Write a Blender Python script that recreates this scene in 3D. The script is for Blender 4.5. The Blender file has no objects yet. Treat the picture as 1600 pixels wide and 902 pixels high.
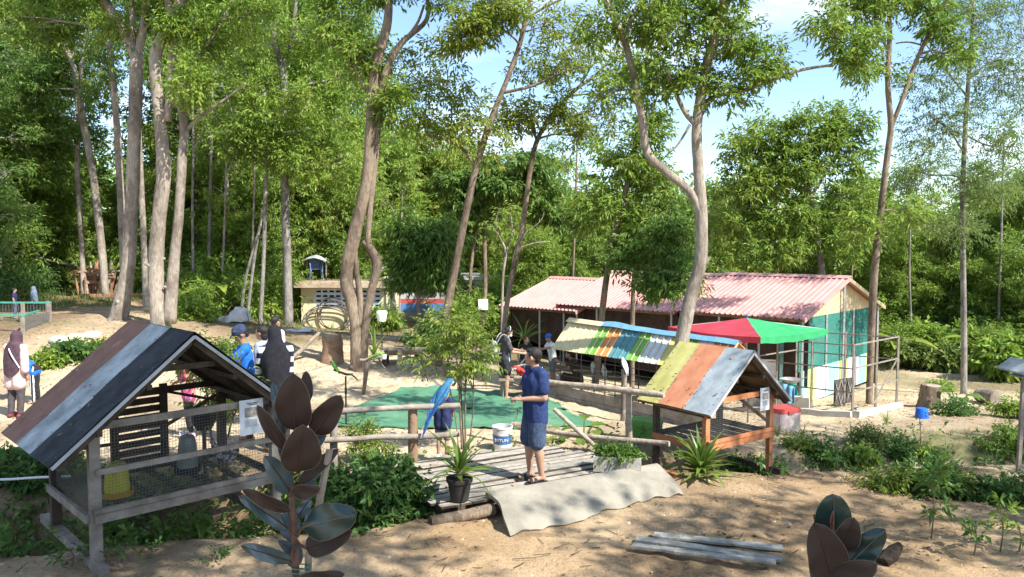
import bpy, bmesh, math, random
import numpy as np
from mathutils import Vector, Matrix
SC = bpy.context.scene
COL = SC.collection
R = math.radians
# ------------------------------------------------------------------ camera, world, sun, exposure
PITCH, FPX, EYE = R(3.3), 1200.0, 2.87
cam = bpy.data.cameras.new('camera'); cam.sensor_width = 36; cam.lens = 36 * FPX / 1600
cam.clip_start = 0.05; cam.clip_end = 3000
co = bpy.data.objects.new('camera', cam); COL.objects.link(co)
co.location = (0, 0, EYE); co.rotation_euler = (math.pi / 2 - PITCH, 0, 0)
SC.camera = co
SUN_EL, SUN_AZ = R(47), R(128)          # azimuth clockwise from +Y (the view direction): behind the camera on the right
sdir = Vector((math.sin(SUN_AZ) * math.cos(SUN_EL), math.cos(SUN_AZ) * math.cos(SUN_EL), math.sin(SUN_EL)))
sl = bpy.data.lights.new('sun', 'SUN'); sl.energy = 5.0; sl.angle = R(0.53); sl.color = (1.0, 0.965, 0.90)
so = bpy.data.objects.new('sun', sl); COL.objects.link(so)
so.rotation_euler = (-sdir).to_track_quat('-Z', 'Y').to_euler(); so.location = (20, -20, 40)
W = bpy.data.worlds.new('World'); SC.world = W; W.use_nodes = True
nt = W.node_tree; nt.nodes.clear()
def wn(t, **k):
    n = nt.nodes.new(t)
    for a, b in k.items(): setattr(n, a, b)
    return n
sky = wn('ShaderNodeTexSky', sky_type='NISHITA', sun_disc=False, sun_elevation=SUN_EL, sun_rotation=SUN_AZ, air_density=1.0, dust_density=0.4, ozone_density=3.0)
tc = wn('ShaderNodeTexCoord'); mp = wn('ShaderNodeMapping'); mp.inputs['Scale'].default_value = (1.6, 1.6, 4.2)
mp.inputs['Location'].default_value = (0.35, 0.1, 0.55)
n1 = wn('ShaderNodeTexNoise'); n1.inputs['Scale'].default_value = 1.5; n1.inputs['Detail'].default_value = 9; n1.inputs['Roughness'].default_value = 0.56
rp = wn('ShaderNodeValToRGB'); rp.color_ramp.elements[0].position = 0.50; rp.color_ramp.elements[1].position = 0.72
mx = wn('ShaderNodeMix', data_type='RGBA'); mx.inputs['B'].default_value = (6.2, 6.5, 6.9, 1)
bg = wn('ShaderNodeBackground'); bg.inputs['Strength'].default_value = 0.138
ow = wn('ShaderNodeOutputWorld')
L = nt.links.new
L(tc.outputs['Generated'], mp.inputs['Vector']); L(mp.outputs['Vector'], n1.inputs['Vector']); L(n1.outputs['Fac'], rp.inputs['Fac'])
L(rp.outputs['Color'], mx.inputs['Factor']); L(sky.outputs['Color'], mx.inputs['A']); L(mx.outputs['Result'], bg.inputs['Color']); L(bg.outputs['Background'], ow.inputs['Surface'])
SC.view_settings.view_transform = 'Standard'; SC.view_settings.look = 'None'; SC.view_settings.gamma = 1
SC.view_settings.exposure = 1.08
SC.render.engine = 'CYCLES'
SC.cycles.max_bounces = 6; SC.cycles.diffuse_bounces = 4; SC.cycles.glossy_bounces = 2; SC.cycles.transmission_bounces = 3
SC.cycles.transparent_max_bounces = 6; SC.cycles.sample_clamp_indirect = 6
SC.cycles.use_denoising = True

# ------------------------------------------------------------------ measuring helpers (photograph pixel -> place at a known distance / height)
def ray(px, py):
    u = (px - 800) / FPX; v = (451 - py) / FPX
    return Vector((u, math.cos(PITCH) + v * math.sin(PITCH), -math.sin(PITCH) + v * math.cos(PITCH)))
def P(px, py, Y):
    d = ray(px, py); return Vector((0, 0, EYE)) + d * (Y / d.y)
def G(px, py, z):
    d = ray(px, py); return Vector((0, 0, EYE)) + d * ((z - EYE) / d.z)
# ------------------------------------------------------------------ materials
MATS = {}
def mat(name, col, col2=None, scale=8.0, rough=0.8, bump=0.0, bscale=None, metal=0.0, spec=0.3, stretch=None, detail=5, lo=0.35, hi=0.65, island=0.0, transl=0.0, trcol=None, sss=0, alpha=1.0, coord='Object'):
    if name in MATS: return MATS[name]
    m = bpy.data.materials.new(name); m.use_nodes = True; t = m.node_tree; N = t.nodes; Lk = t.links.new
    b = N['Principled BSDF']; b.inputs['Roughness'].default_value = rough; b.inputs['Metallic'].default_value = metal
    b.inputs['Specular IOR Level'].default_value = spec
    c4 = lambda c: (c[0], c[1], c[2], 1)
    src = None
    if col2 is not None or bump:
        tcn = N.new('ShaderNodeTexCoord'); vec = tcn.outputs[coord]
        if stretch:
            mpn = N.new('ShaderNodeMapping'); mpn.inputs['Scale'].default_value = stretch; Lk(vec, mpn.inputs['Vector']); vec = mpn.outputs['Vector']
    if col2 is not None:
        nz = N.new('ShaderNodeTexNoise'); nz.inputs['Scale'].default_value = scale; nz.inputs['Detail'].default_value = detail; nz.inputs['Roughness'].default_value = 0.65
        Lk(vec, nz.inputs['Vector'])
        cr = N.new('ShaderNodeValToRGB'); cr.color_ramp.elements[0].position = lo; cr.color_ramp.elements[1].position = hi
        cr.color_ramp.elements[0].color = c4(col); cr.color_ramp.elements[1].color = c4(col2)
        Lk(nz.outputs['Fac'], cr.inputs['Fac']); src = cr.outputs['Color']
    else:
        rgb = N.new('ShaderNodeRGB'); rgb.outputs[0].default_value = c4(col); src = rgb.outputs[0]
    if island:
        g = N.new('ShaderNodeNewGeometry'); hs = N.new('ShaderNodeHueSaturation')
        mr = N.new('ShaderNodeMapRange'); mr.inputs['To Min'].default_value = 1 - island; mr.inputs['To Max'].default_value = 1 + island
        Lk(g.outputs['Random Per Island'], mr.inputs['Value']); Lk(mr.outputs['Result'], hs.inputs['Value'])
        m2 = N.new('ShaderNodeMath'); m2.operation = 'MULTIPLY_ADD'; m2.inputs[1].default_value = 17.31; m2.inputs[2].default_value = 0
        Lk(g.outputs['Random Per Island'], m2.inputs[0]); fr = N.new('ShaderNodeMath'); fr.operation = 'FRACT'; Lk(m2.outputs[0], fr.inputs[0])
        mh = N.new('ShaderNodeMapRange'); mh.inputs['To Min'].default_value = 0.5 - island * 0.06; mh.inputs['To Max'].default_value = 0.5 + island * 0.06
        Lk(fr.outputs[0], mh.inputs['Value']); Lk(mh.outputs['Result'], hs.inputs['Hue']); Lk(src, hs.inputs['Color']); src = hs.outputs['Color']
    Lk(src, b.inputs['Base Color'])
    if bump:
        nb = N.new('ShaderNodeTexNoise'); nb.inputs['Scale'].default_value = bscale or scale * 3; nb.inputs['Detail'].default_value = 6; Lk(vec, nb.inputs['Vector'])
        bp = N.new('ShaderNodeBump'); bp.inputs['Strength'].default_value = bump; bp.inputs['Distance'].default_value = 0.02
        Lk(nb.outputs['Fac'], bp.inputs['Height']); Lk(bp.outputs['Normal'], b.inputs['Normal'])
    if transl:
        tr = N.new('ShaderNodeBsdfTranslucent')
        if trcol: tr.inputs['Color'].default_value = c4(trcol)
        else: Lk(src, tr.inputs['Color'])
        ms = N.new('ShaderNodeMixShader'); ms.inputs['Fac'].default_value = transl
        Lk(b.outputs['BSDF'], ms.inputs[1]); Lk(tr.outputs['BSDF'], ms.inputs[2]); Lk(ms.outputs['Shader'], N['Material Output'].inputs['Surface'])
    if sss:
        b.inputs['Subsurface Weight'].default_value = sss; b.inputs['Subsurface Scale'].default_value = 0.01
    MATS[name] = m; return m
# ------------------------------------------------------------------ object helpers
def wmat(o):
    M = o.matrix_basis.copy()
    while o.parent: o = o.parent; M = o.matrix_basis @ M
    return M
def tag(o, label=None, cat=None, group=None, kind=None):
    if label: o['label'] = label
    if cat: o['category'] = cat
    if group: o['group'] = group
    if kind: o['kind'] = kind
    return o
def thing(name, label, cat, loc=(0, 0, 0), rz=0, group=None):
    o = bpy.data.objects.new(name, None); COL.objects.link(o); o.empty_display_size = 0.1
    o.location = loc; o.rotation_euler = (0, 0, rz); return tag(o, label, cat, group)
def link_mesh(name, me, parent=None):
    o = bpy.data.objects.new(name, me); COL.objects.link(o)
    if parent is not None: o.parent = parent
    return o
def copy_tree(o, parent=None):
    c = o.copy(); COL.objects.link(c)
    if parent is not None: c.parent = parent
    for ch in list(o.children): copy_tree(ch, c)
    return c
def np_mesh(name, V, quads, mats, mi=None, smooth=False, tris=None):
    me = bpy.data.meshes.new(name); V = np.asarray(V, np.float32)
    fl = []
    nq = 0 if quads is None else len(quads); ntq = 0 if tris is None else len(tris)
    me.vertices.add(len(V)); me.vertices.foreach_set('co', V.ravel())
    li = np.concatenate([np.asarray(quads, np.int32).ravel() if nq else np.zeros(0, np.int32), np.asarray(tris, np.int32).ravel() if ntq else np.zeros(0, np.int32)])
    me.loops.add(len(li)); me.loops.foreach_set('vertex_index', li)
    tot = np.concatenate([np.full(nq, 4, np.int32), np.full(ntq, 3, np.int32)])
    st = np.concatenate([[0], np.cumsum(tot)[:-1]]).astype(np.int32)
    me.polygons.add(nq + ntq); me.polygons.foreach_set('loop_start', st); me.polygons.foreach_set('loop_total', tot)
    if mi is not None: me.polygons.foreach_set('material_index', np.asarray(mi, np.int32))
    me.polygons.foreach_set('use_smooth', np.full(nq + ntq, smooth, bool))
    for m in mats: me.materials.append(m)
    me.update(calc_edges=True); return me
class MB:
    def __init__(s): s.v = []; s.f = []; s.m = []; s.mi = 0
    def add(s, vs, fs):
        b = len(s.v); s.v += [Vector(v) for v in vs]
        for f in fs: s.f.append([i + b for i in f]); s.m.append(s.mi)
    def box(s, c, d, M=None, taper=1.0):
        x, y, z = d[0] / 2, d[1] / 2, d[2] / 2; c = Vector(c)
        vs = [Vector((sx * x * (taper if sz > 0 else 1), sy * y * (taper if sz > 0 else 1), sz * z)) for sz in (-1, 1) for sy in (-1, 1) for sx in (-1, 1)]
        if M is not None: vs = [M @ v for v in vs]
        s.add([v + c for v in vs], [(0, 2, 3, 1), (4, 5, 7, 6), (0, 1, 5, 4), (1, 3, 7, 5), (3, 2, 6, 7), (2, 0, 4, 6)]); return s
    def beam(s, a, b, w, h, up=(0, 0, 1), ext=0.0):
        a = Vector(a); b = Vector(b); d = (b - a).normalized(); a = a - d * ext; b = b + d * ext
        sd = d.cross(Vector(up))
        if sd.length < 1e-4: sd = d.cross(Vector((0, 1, 0)))
        sd.normalize(); u = sd.cross(d).normalized()
        vs = [p + sd * (w / 2 * i) + u * (h / 2 * j) for p in (a, b) for j in (-1, 1) for i in (-1, 1)]
        s.add(vs, [(0, 1, 3, 2), (4, 6, 7, 5), (0, 4, 5, 1), (1, 5, 7, 3), (3, 7, 6, 2), (2, 6, 4, 0)]); return s
    def tube(s, pts, rad, n=8, cap=True, rough=0.0, rng=None, sub=0, lobe=0.0):
        pts = [Vector(p) for p in pts]
        if not hasattr(rad, '__len__'): rad = [rad] * len(pts)
        rad = list(rad)
        if sub:
            P2, R2 = [], []
            for i in range(len(pts) - 1):
                p0 = pts[max(i - 1, 0)]; p1 = pts[i]; p2 = pts[i + 1]; p3 = pts[min(i + 2, len(pts) - 1)]
                for k in range(sub):
                    t = k / sub
                    P2.append(0.5 * ((2 * p1) + (p2 - p0) * t + (2 * p0 - 5 * p1 + 4 * p2 - p3) * t * t + (3 * p1 - p0 - 3 * p2 + p3) * t ** 3)); R2.append(rad[i] + (rad[i + 1] - rad[i]) * t)
            P2.append(pts[-1]); R2.append(rad[-1]); pts, rad = P2, R2
        b = len(s.v); ref = None; rows = []; lp = [(rng or random).uniform(0, 6.28) for _ in range(4)] if lobe else None
        for i, p in enumerate(pts):
            d = (pts[min(i + 1, len(pts) - 1)] - pts[max(i - 1, 0)])
            if d.length < 1e-7: d = Vector((0, 0, 1))
            d.normalize()
            if ref is None: ref = d.orthogonal().normalized()
            ref = (ref - d * ref.dot(d))
            ref = ref.normalized() if ref.length > 1e-5 else d.orthogonal().normalized()
            o = d.cross(ref)
            for k in range(n):
                a = 2 * math.pi * k / n; r = rad[i]
                if lobe: r *= 1 + lobe * (math.sin(2 * a + lp[0] + i * .23) + .7 * math.sin(3 * a + lp[1] - i * .31) + .6 * math.sin(i * .9 + lp[2]) * math.sin(a + lp[3] + i * .5))
                if rough: r *= 1 + (rng or random).uniform(-rough, rough)
                s.v.append(p + (ref * math.cos(a) + o * math.sin(a)) * r)
        for i in range(len(pts) - 1):
            for k in range(n):
                k2 = (k + 1) % n
                s.f.append([b + i * n + k, b + i * n + k2, b + (i + 1) * n + k2, b + (i + 1) * n + k]); s.m.append(s.mi)
        if cap:
            s.f.append([b + k for k in range(n)][::-1]); s.m.append(s.mi)
            s.f.append([b + (len(pts) - 1) * n + k for k in range(n)]); s.m.append(s.mi)
        return s
    def ball(s, c, r, n=10, m=7, M=None):
        c = Vector(c)
        if not hasattr(r, '__len__'): r = (r, r, r)
        vs = []
        for i in range(m + 1):
            th = math.pi * i / m
            for k in range(n):
                a = 2 * math.pi * k / n; v = Vector((math.sin(th) * math.cos(a) * r[0], math.sin(th) * math.sin(a) * r[1], math.cos(th) * r[2]))
                vs.append((M @ v if M is not None else v) + c)
        s.add(vs, [[i * n + k, (i + 1) * n + k, (i + 1) * n + (k + 1) % n, i * n + (k + 1) % n] for i in range(m) for k in range(n)]); return s
    def lathe(s, prof, c=(0, 0, 0), n=16, M=None):
        vs = [Vector((r * math.cos(2 * math.pi * k / n), r * math.sin(2 * math.pi * k / n), z)) for r, z in prof for k in range(n)]
        vs = [(M @ v if M is not None else v) + Vector(c) for v in vs]
        s.add(vs, [[i * n + k, i * n + (k + 1) % n, (i + 1) * n + (k + 1) % n, (i + 1) * n + k] for i in range(len(prof) - 1) for k in range(n)]); return s
    def grid(s, fn, nu, nv, thick=0.0):
        g = [[Vector(fn(i / nu, j / nv)) for j in range(nv + 1)] for i in range(nu + 1)]
        w = nv + 1
        fs = [[i * w + j, (i + 1) * w + j, (i + 1) * w + j + 1, i * w + j + 1] for i in range(nu) for j in range(nv)]
        vs = [p for r in g for p in r]
        if thick:
            nrm = []
            for i in range(nu + 1):
                for j in range(nv + 1):
                    du = g[min(i + 1, nu)][j] - g[max(i - 1, 0)][j]; dv = g[i][min(j + 1, nv)] - g[i][max(j - 1, 0)]
                    q = du.cross(dv); nrm.append(q.normalized() if q.length > 1e-9 else Vector((0, 0, 1)))
            k = len(vs); vs = vs + [v - q * thick for v, q in zip(vs, nrm)]
            fs = fs + [[a + k for a in f][::-1] for f in fs]
            ring = [i * w for i in range(nu + 1)] + [nu * w + j for j in range(1, nv + 1)] + [i * w + nv for i in range(nu - 1, -1, -1)] + [j for j in range(nv - 1, 0, -1)]
            for a, b in zip(ring, ring[1:] + ring[:1]): fs.append([b, a, a + k, b + k])
        s.add(vs, fs); return s
    def prism(s, poly, d):
        """extrude a polygon (list of points) by vector d"""
        poly = [Vector(p) for p in poly]; d = Vector(d); n = len(poly)
        s.add(poly + [p + d for p in poly], [list(range(n))[::-1], [n + i for i in range(n)]] + [[i, (i + 1) % n, n + (i + 1) % n, n + i] for i in range(n)]); return s
    def mesh(s, name, mats, parent=None, smooth=False, world=True):
        if not isinstance(mats, (list, tuple)): mats = [mats]
        vs = s.v
        if parent is not None and world:
            I = wmat(parent).inverted(); vs = [I @ v for v in vs]
        me = bpy.data.meshes.new(name); me.from_pydata([tuple(v) for v in vs], [], s.f)
        for m in mats: me.materials.append(m)
        me.polygons.foreach_set('material_index', s.m)
        me.polygons.foreach_set('use_smooth', [bool(smooth)] * len(s.f)); me.update(); return me
    def build(s, name, mats, parent=None, smooth=False, world=True, kind=None):
        o = link_mesh(name, s.mesh(name, mats, parent, smooth, world), parent)
        if smooth and smooth != 'all':
            try:
                bm = bmesh.new(); bm.from_mesh(o.data)
                for e in bm.edges:
                    if len(e.link_faces) == 2 and e.calc_face_angle(0) > 0.9: e.smooth = False
                bm.to_mesh(o.data); bm.free()
            except Exception: pass
        if kind: o['kind'] = kind
        return o
# ------------------------------------------------------------------ smooth value noise
def vnoise(x, y, seed=0):
    def h(i, j):
        n = (i * 374761393 + j * 668265263 + seed * 974711) & 0x7fffffff
        n = ((n ^ (n >> 13)) * 1274126177) & 0x7fffffff
        return ((n ^ (n >> 16)) & 0xffff) / 65535.0
    xi = np.floor(x).astype(np.int64); yi = np.floor(y).astype(np.int64); fx = x - xi; fy = y - yi
    fx = fx * fx * (3 - 2 * fx); fy = fy * fy * (3 - 2 * fy)
    return (h(xi, yi) * (1 - fx) + h(xi + 1, yi) * fx) * (1 - fy) + (h(xi, yi + 1) * (1 - fx) + h(xi + 1, yi + 1) * fx) * fy
# ------------------------------------------------------------------ terrain
CTRL = [(-12, -3, 1.25), (-4, -3, 1.25), (0, -3, 1.25), (6, -3, 1.25), (12, -3, 1.25), (-4, 2.2, 1.25), (-1, 2.6, 1.22), (2, 2.6, 1.22), (6, 2.2, 1.22),
 (-4, 4.4, .1), (0, 4.4, .1), (4, 4.4, .05), (-4, 6, -.2), (-1, 6.5, -.22), (2, 6.5, -.22), (5, 7, -.25), (9, 8, -.35), (-8, 6.3, -.3), (-4, 7.3, -.24), (-2.4, 7.9, -.2), (0, 7.8, -.2), (2.2, 9, -.2), (4, 9.5, -.3), (7, 10, -.4), (11, 11, -.5),
 (-2, 10.5, -.25), (0, 11, -.22), (2, 11.4, -.2), (-6, 11, -.32), (-10, 11, -.3), (-4, 12, -.32), (0, 14, -.38), (-2, 16, -.36), (2, 14, -.42), (-5, 15, -.3), (-9.2, 14, -.3), (-10, 15.6, -.25), (-14, 14, 0), (4, 12.3, -.42), (6, 15, -.6), (9, 14, -.55), (7, 18.5, -1.05), (8.5, 16.8, -.72), (11, 16.5, -.75), (3, 18, -.75), (3, 22, -1.05), (9, 20, -1.1), (12, 20.2, -1.1), (16, 20, -1.1),
 (-3.6, 18.1, -.1), (0, 18, -.3), (-1, 21, -.25), (-4.4, 18.8, 0), (-7, 18, .15), (-10, 20, .7), (-9, 22.5, .7), (-13, 17.5, .35), (-14, 20, .75), (-16, 25, .7), (-20, 30, 1.1), (-12, 28, .85), (-7, 27.5, -.2), (-4, 27, -.2), (0, 26, -.6), (-3, 31, -.3), (-16, 31, 1.1), (-25, 45, 2.2), (-8, 50, .8), (0, 45, -.7), (14, 26, -1.3), (20, 45, -2), (40, 60, -2.6), (-40, 40, 2.5), (40, 30, -1.8), (25, 15, -1), (-25, 12, .3), (-60, 80, 3), (60, 100, -2), (0, 90, -1), (30, 0, .5), (-30, 0, .6)]
_C = np.array(CTRL, float)
def _tps(d): return np.where(d > 1e-9, d * d * np.log(np.maximum(d, 1e-9)), 0)
_D = np.linalg.norm(_C[:, None, :2] - _C[None, :, :2], axis=2); _n = len(_C)
_A = np.zeros((_n + 3, _n + 3)); _A[:_n, :_n] = _tps(_D) + np.eye(_n) * 0.3; _A[:_n, _n] = 1; _A[:_n, _n + 1:] = _C[:, :2]; _A[_n:, :_n] = _A[:_n, _n:].T
_S = np.linalg.solve(_A, np.concatenate([_C[:, 2], np.zeros(3)]))
DITCH = np.array([(-11, 8.3), (-7.5, 8.9), (-5, 9.1), (-2.6, 9.35), (0, 9.75), (2.35, 10.95), (4.6, 11.5), (7.5, 12.3), (11, 12.9), (16, 13.5)], float)
def seg_dist(x, y, poly):
    best = np.full(x.shape, 1e9); par = np.zeros(x.shape)
    for i in range(len(poly) - 1):
        a, b = poly[i], poly[i + 1]; d = b - a; l2 = d @ d
        t = np.clip(((x - a[0]) * d[0] + (y - a[1]) * d[1]) / l2, 0, 1)
        q = np.hypot(x - a[0] - t * d[0], y - a[1] - t * d[1]); par = np.where(q < best, i + t, par); best = np.minimum(best, q)
    return best, par
def terrain(x, y):
    x = np.asarray(x, float); y = np.asarray(y, float); sh = x.shape; x = x.ravel(); y = y.ravel()
    xc = np.clip(x, -60, 60); yc = np.clip(y, -4, 100)
    z = np.full(x.shape, _S[_n]) + _S[_n + 1] * xc + _S[_n + 2] * yc
    for i in range(_n): z += _S[i] * _tps(np.hypot(xc - _C[i, 0], yc - _C[i, 1]))
    far = np.clip((np.hypot(x, y) - 70) / 200, 0, 1); z = z * (1 - far) + far * (4 + 9 * vnoise(x / 90, y / 90, 5))
    d, p = seg_dist(x, y, DITCH)
    dep = np.interp(p, [0, 1, 3, 4, 5, 6, 9], [1.0, 1.2, 1.15, .8, .5, .38, .3]); wd = np.interp(p, [0, 3, 4, 5, 9], [1.05, .95, .7, .55, .6])
    z -= dep * np.exp(-(d / wd) ** 4)
    near = np.clip((60 - np.hypot(x, y)) / 40, 0, 1)
    z += near * (0.05 * (vnoise(x * 1.1, y * 1.1, 1) - .5) + 0.05 * (vnoise(x * 3.1, y * 3.1, 2) - .5) + 0.026 * (vnoise(x * 9, y * 9, 3) - .5) - 0.03 * np.maximum(0, vnoise(x * 4.3 + 7, y * 4.3, 6) - .72) / .28)
    return z.reshape(sh)
def gz(x, y): return float(terrain(np.array([x]), np.array([y]))[0])
def onground(px, py, z0=-.3):
    z = z0
    for _ in range(25):
        g = G(px, py, z); z = 0.5 * z + 0.5 * gz(g.x, g.y)
    return G(px, py, z)
def axis(knots):
    out = []
    for a, b, st in knots: out += list(np.arange(a, b, st))
    return np.array(out + [knots[-1][1]])
gx = axis([(-600, -150, 45), (-150, -50, 8), (-50, -20, 1), (-20, -11, .25), (-11, 11, .085), (11, 20, .25), (20, 50, 1), (50, 150, 8), (150, 600, 45)])
gy = axis([(-60, -10, 8), (-10, 3, .5), (3, 20, .085), (20, 34, .3), (34, 60, 1), (60, 150, 6), (150, 900, 50)])
GX, GY = np.meshgrid(gx, gy, indexing='ij'); GZ = terrain(GX, GY)
V = np.stack([GX, GY, GZ], -1).reshape(-1, 3); ny = len(gy); nx = len(gx)
I, J = np.meshgrid(np.arange(nx - 1), np.arange(ny - 1), indexing='ij'); I = I.ravel(); J = J.ravel()
Q = np.stack([I * ny + J, (I + 1) * ny + J, (I + 1) * ny + J + 1, I * ny + J + 1], 1)
# soil material: sandy play area, redder earth, dark litter, ditch darkened for its shade
def soil():
    m = bpy.data.materials.new('soil'); m.use_nodes = True; t = m.node_tree; N = t.nodes; Lk = t.links.new; b = N['Principled BSDF']; b.inputs['Roughness'].default_value = 0.95; b.inputs['Specular IOR Level'].default_value = 0.1
    tcn = N.new('ShaderNodeTexCoord')
    def noise(s, d=6, r=.6):
        n = N.new('ShaderNodeTexNoise'); n.inputs['Scale'].default_value = s; n.inputs['Detail'].default_value = d; n.inputs['Roughness'].default_value = r; Lk(tcn.outputs['Object'], n.inputs['Vector']); return n.outputs['Fac']
    def ramp(f, a, b2, c1, c2):
        r = N.new('ShaderNodeValToRGB'); r.color_ramp.elements[0].position = a; r.color_ramp.elements[1].position = b2; r.color_ramp.elements[0].color = (*c1, 1); r.color_ramp.elements[1].color = (*c2, 1); Lk(f, r.inputs['Fac']); return r.outputs['Color']
    def mix(f, a, b2, mode='MIX'):
        x = N.new('ShaderNodeMix'); x.data_type = 'RGBA'; x.blend_type = mode
        if isinstance(f, float): x.inputs['Factor'].default_value = f
        else: Lk(f, x.inputs['Factor'])
        Lk(a, x.inputs['A']); Lk(b2, x.inputs['B']); return x.outputs['Result']
    earth = ramp(noise(1.3), .35, .7, (.305, .205, .112), (.45, .325, .195))
    sand = ramp(noise(2.2), .3, .7, (.43, .335, .212), (.57, .47, .325))
    at = N.new('ShaderNodeAttribute'); at.attribute_name = 'soil'; sp = N.new('ShaderNodeSeparateColor'); Lk(at.outputs['Color'], sp.inputs['Color'])
    c = mix(sp.outputs['Red'], earth, sand)
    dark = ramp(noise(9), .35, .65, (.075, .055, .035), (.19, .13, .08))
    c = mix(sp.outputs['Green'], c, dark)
    green = ramp(noise(5), .4, .6, (.07, .10, .03), (.16, .14, .06))
    c = mix(sp.outputs['Blue'], c, green)
    spk = ramp(noise(55, 3, .5), .28, .42, (.42, .36, .3), (1, 1, 1)); c = mix(1.0, c, spk, 'MULTIPLY')
    spk2 = ramp(noise(17, 5, .7), .30, .5, (.66, .6, .55), (1, 1, 1)); c = mix(1.0, c, spk2, 'MULTIPLY')
    Lk(c, b.inputs['Base Color'])
    nb = N.new('ShaderNodeTexNoise'); nb.inputs['Scale'].default_value = 26; nb.inputs['Detail'].default_value = 8; nb.inputs['Roughness'].default_value = .7; Lk(tcn.outputs['Object'], nb.inputs['Vector'])
    bp = N.new('ShaderNodeBump'); bp.inputs['Strength'].default_value = .75; bp.inputs['Distance'].default_value = .03; Lk(nb.outputs['Fac'], bp.inputs['Height']); Lk(bp.outputs['Normal'], b.inputs['Normal'])
    return m
me = np_mesh('ground', V, Q, [soil()], smooth=True)
X, Y = V[:, 0], V[:, 1]
def sstep(a, b, x): t = np.clip((x - a) / (b - a), 0, 1); return t * t * (3 - 2 * t)
wob = (vnoise(X * .8, Y * .8, 8) - .5) * 1.6
sandm = sstep(10.6, 12.2, Y + wob) * sstep(30, 24, Y) * sstep(12, 10, np.abs(X + 2 + wob)) 
sandm = np.maximum(sandm, .85 * sstep(13, 15, Y + wob) * sstep(29, 26, Y) * sstep(8, 10, X))
sandm = np.maximum(sandm, .35 * sstep(.45, .7, vnoise(X * .7, Y * .7, 4)))
sandm *= 1 - .6 * sstep(-4.5, -6.5, X + wob) * sstep(16.5, 18.5, Y)
dd, pp = seg_dist(X, Y, DITCH); darkm = np.exp(-(dd / 1.15) ** 4) * np.interp(pp, [0, 4, 5, 9], [1, .9, .5, .45])  # ditch soil darkened over a wide band to stand for its shade
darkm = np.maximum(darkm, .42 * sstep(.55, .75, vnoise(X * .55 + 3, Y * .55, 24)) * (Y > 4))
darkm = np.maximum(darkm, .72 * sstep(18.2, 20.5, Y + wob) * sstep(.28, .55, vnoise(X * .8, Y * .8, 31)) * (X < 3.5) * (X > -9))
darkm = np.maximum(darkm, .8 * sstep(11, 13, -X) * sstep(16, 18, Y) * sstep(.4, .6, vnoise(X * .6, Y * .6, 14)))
grn = sstep(26, 30, Y + wob * 2) * .9
grn = np.maximum(grn, sstep(.5, .75, vnoise(X * .9, Y * .9, 9)) * sstep(4, 6, X) * sstep(9.5, 11, Y) * sstep(15, 13, Y) * .8)
grn = np.maximum(grn, sstep(19, 21, Y) * sstep(.45, .7, vnoise(X * .5, Y * .5, 19)) * .5)
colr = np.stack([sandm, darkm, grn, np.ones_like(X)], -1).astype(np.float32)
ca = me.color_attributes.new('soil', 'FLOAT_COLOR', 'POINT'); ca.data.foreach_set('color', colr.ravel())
ground = link_mesh('ground', me); tag(ground, 'sandy brown earth yard with a ditch', kind='structure')
# ------------------------------------------------------------------ foliage
def leafmat(name, c1, c2, scale=0.5, transl=0.5, island=.4, rough=.45, spec=.35):
    m = mat(name, c1, c2, scale=scale, rough=rough, spec=spec, island=island, transl=transl, lo=.3, hi=.7, detail=2); return m
LM = {'mid': leafmat('leaf_mid', (.145, .245, .038), (.28, .38, .068)),
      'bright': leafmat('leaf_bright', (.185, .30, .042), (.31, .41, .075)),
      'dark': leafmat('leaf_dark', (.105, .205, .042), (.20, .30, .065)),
      'olive': leafmat('leaf_olive', (.20, .27, .04), (.33, .39, .075)),
      'feather': leafmat('leaf_feather', (.14, .22, .06), (.22, .29, .09)),
      'grass': leafmat('leaf_grass', (.14, .21, .045), (.24, .29, .08), scale=2),
      'fern': leafmat('leaf_fern', (.17, .25, .04), (.27, .33, .06), scale=3),
      'strap': leafmat('leaf_strap', (.09, .19, .03), (.17, .28, .055), scale=3, rough=.35),
      'shrub': leafmat('leaf_shrub', (.075, .16, .04), (.14, .24, .06), scale=3),
      'litter': mat('leaf_litter', (.16, .10, .055), (.33, .24, .14), scale=2, rough=.9, island=.45)}
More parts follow.
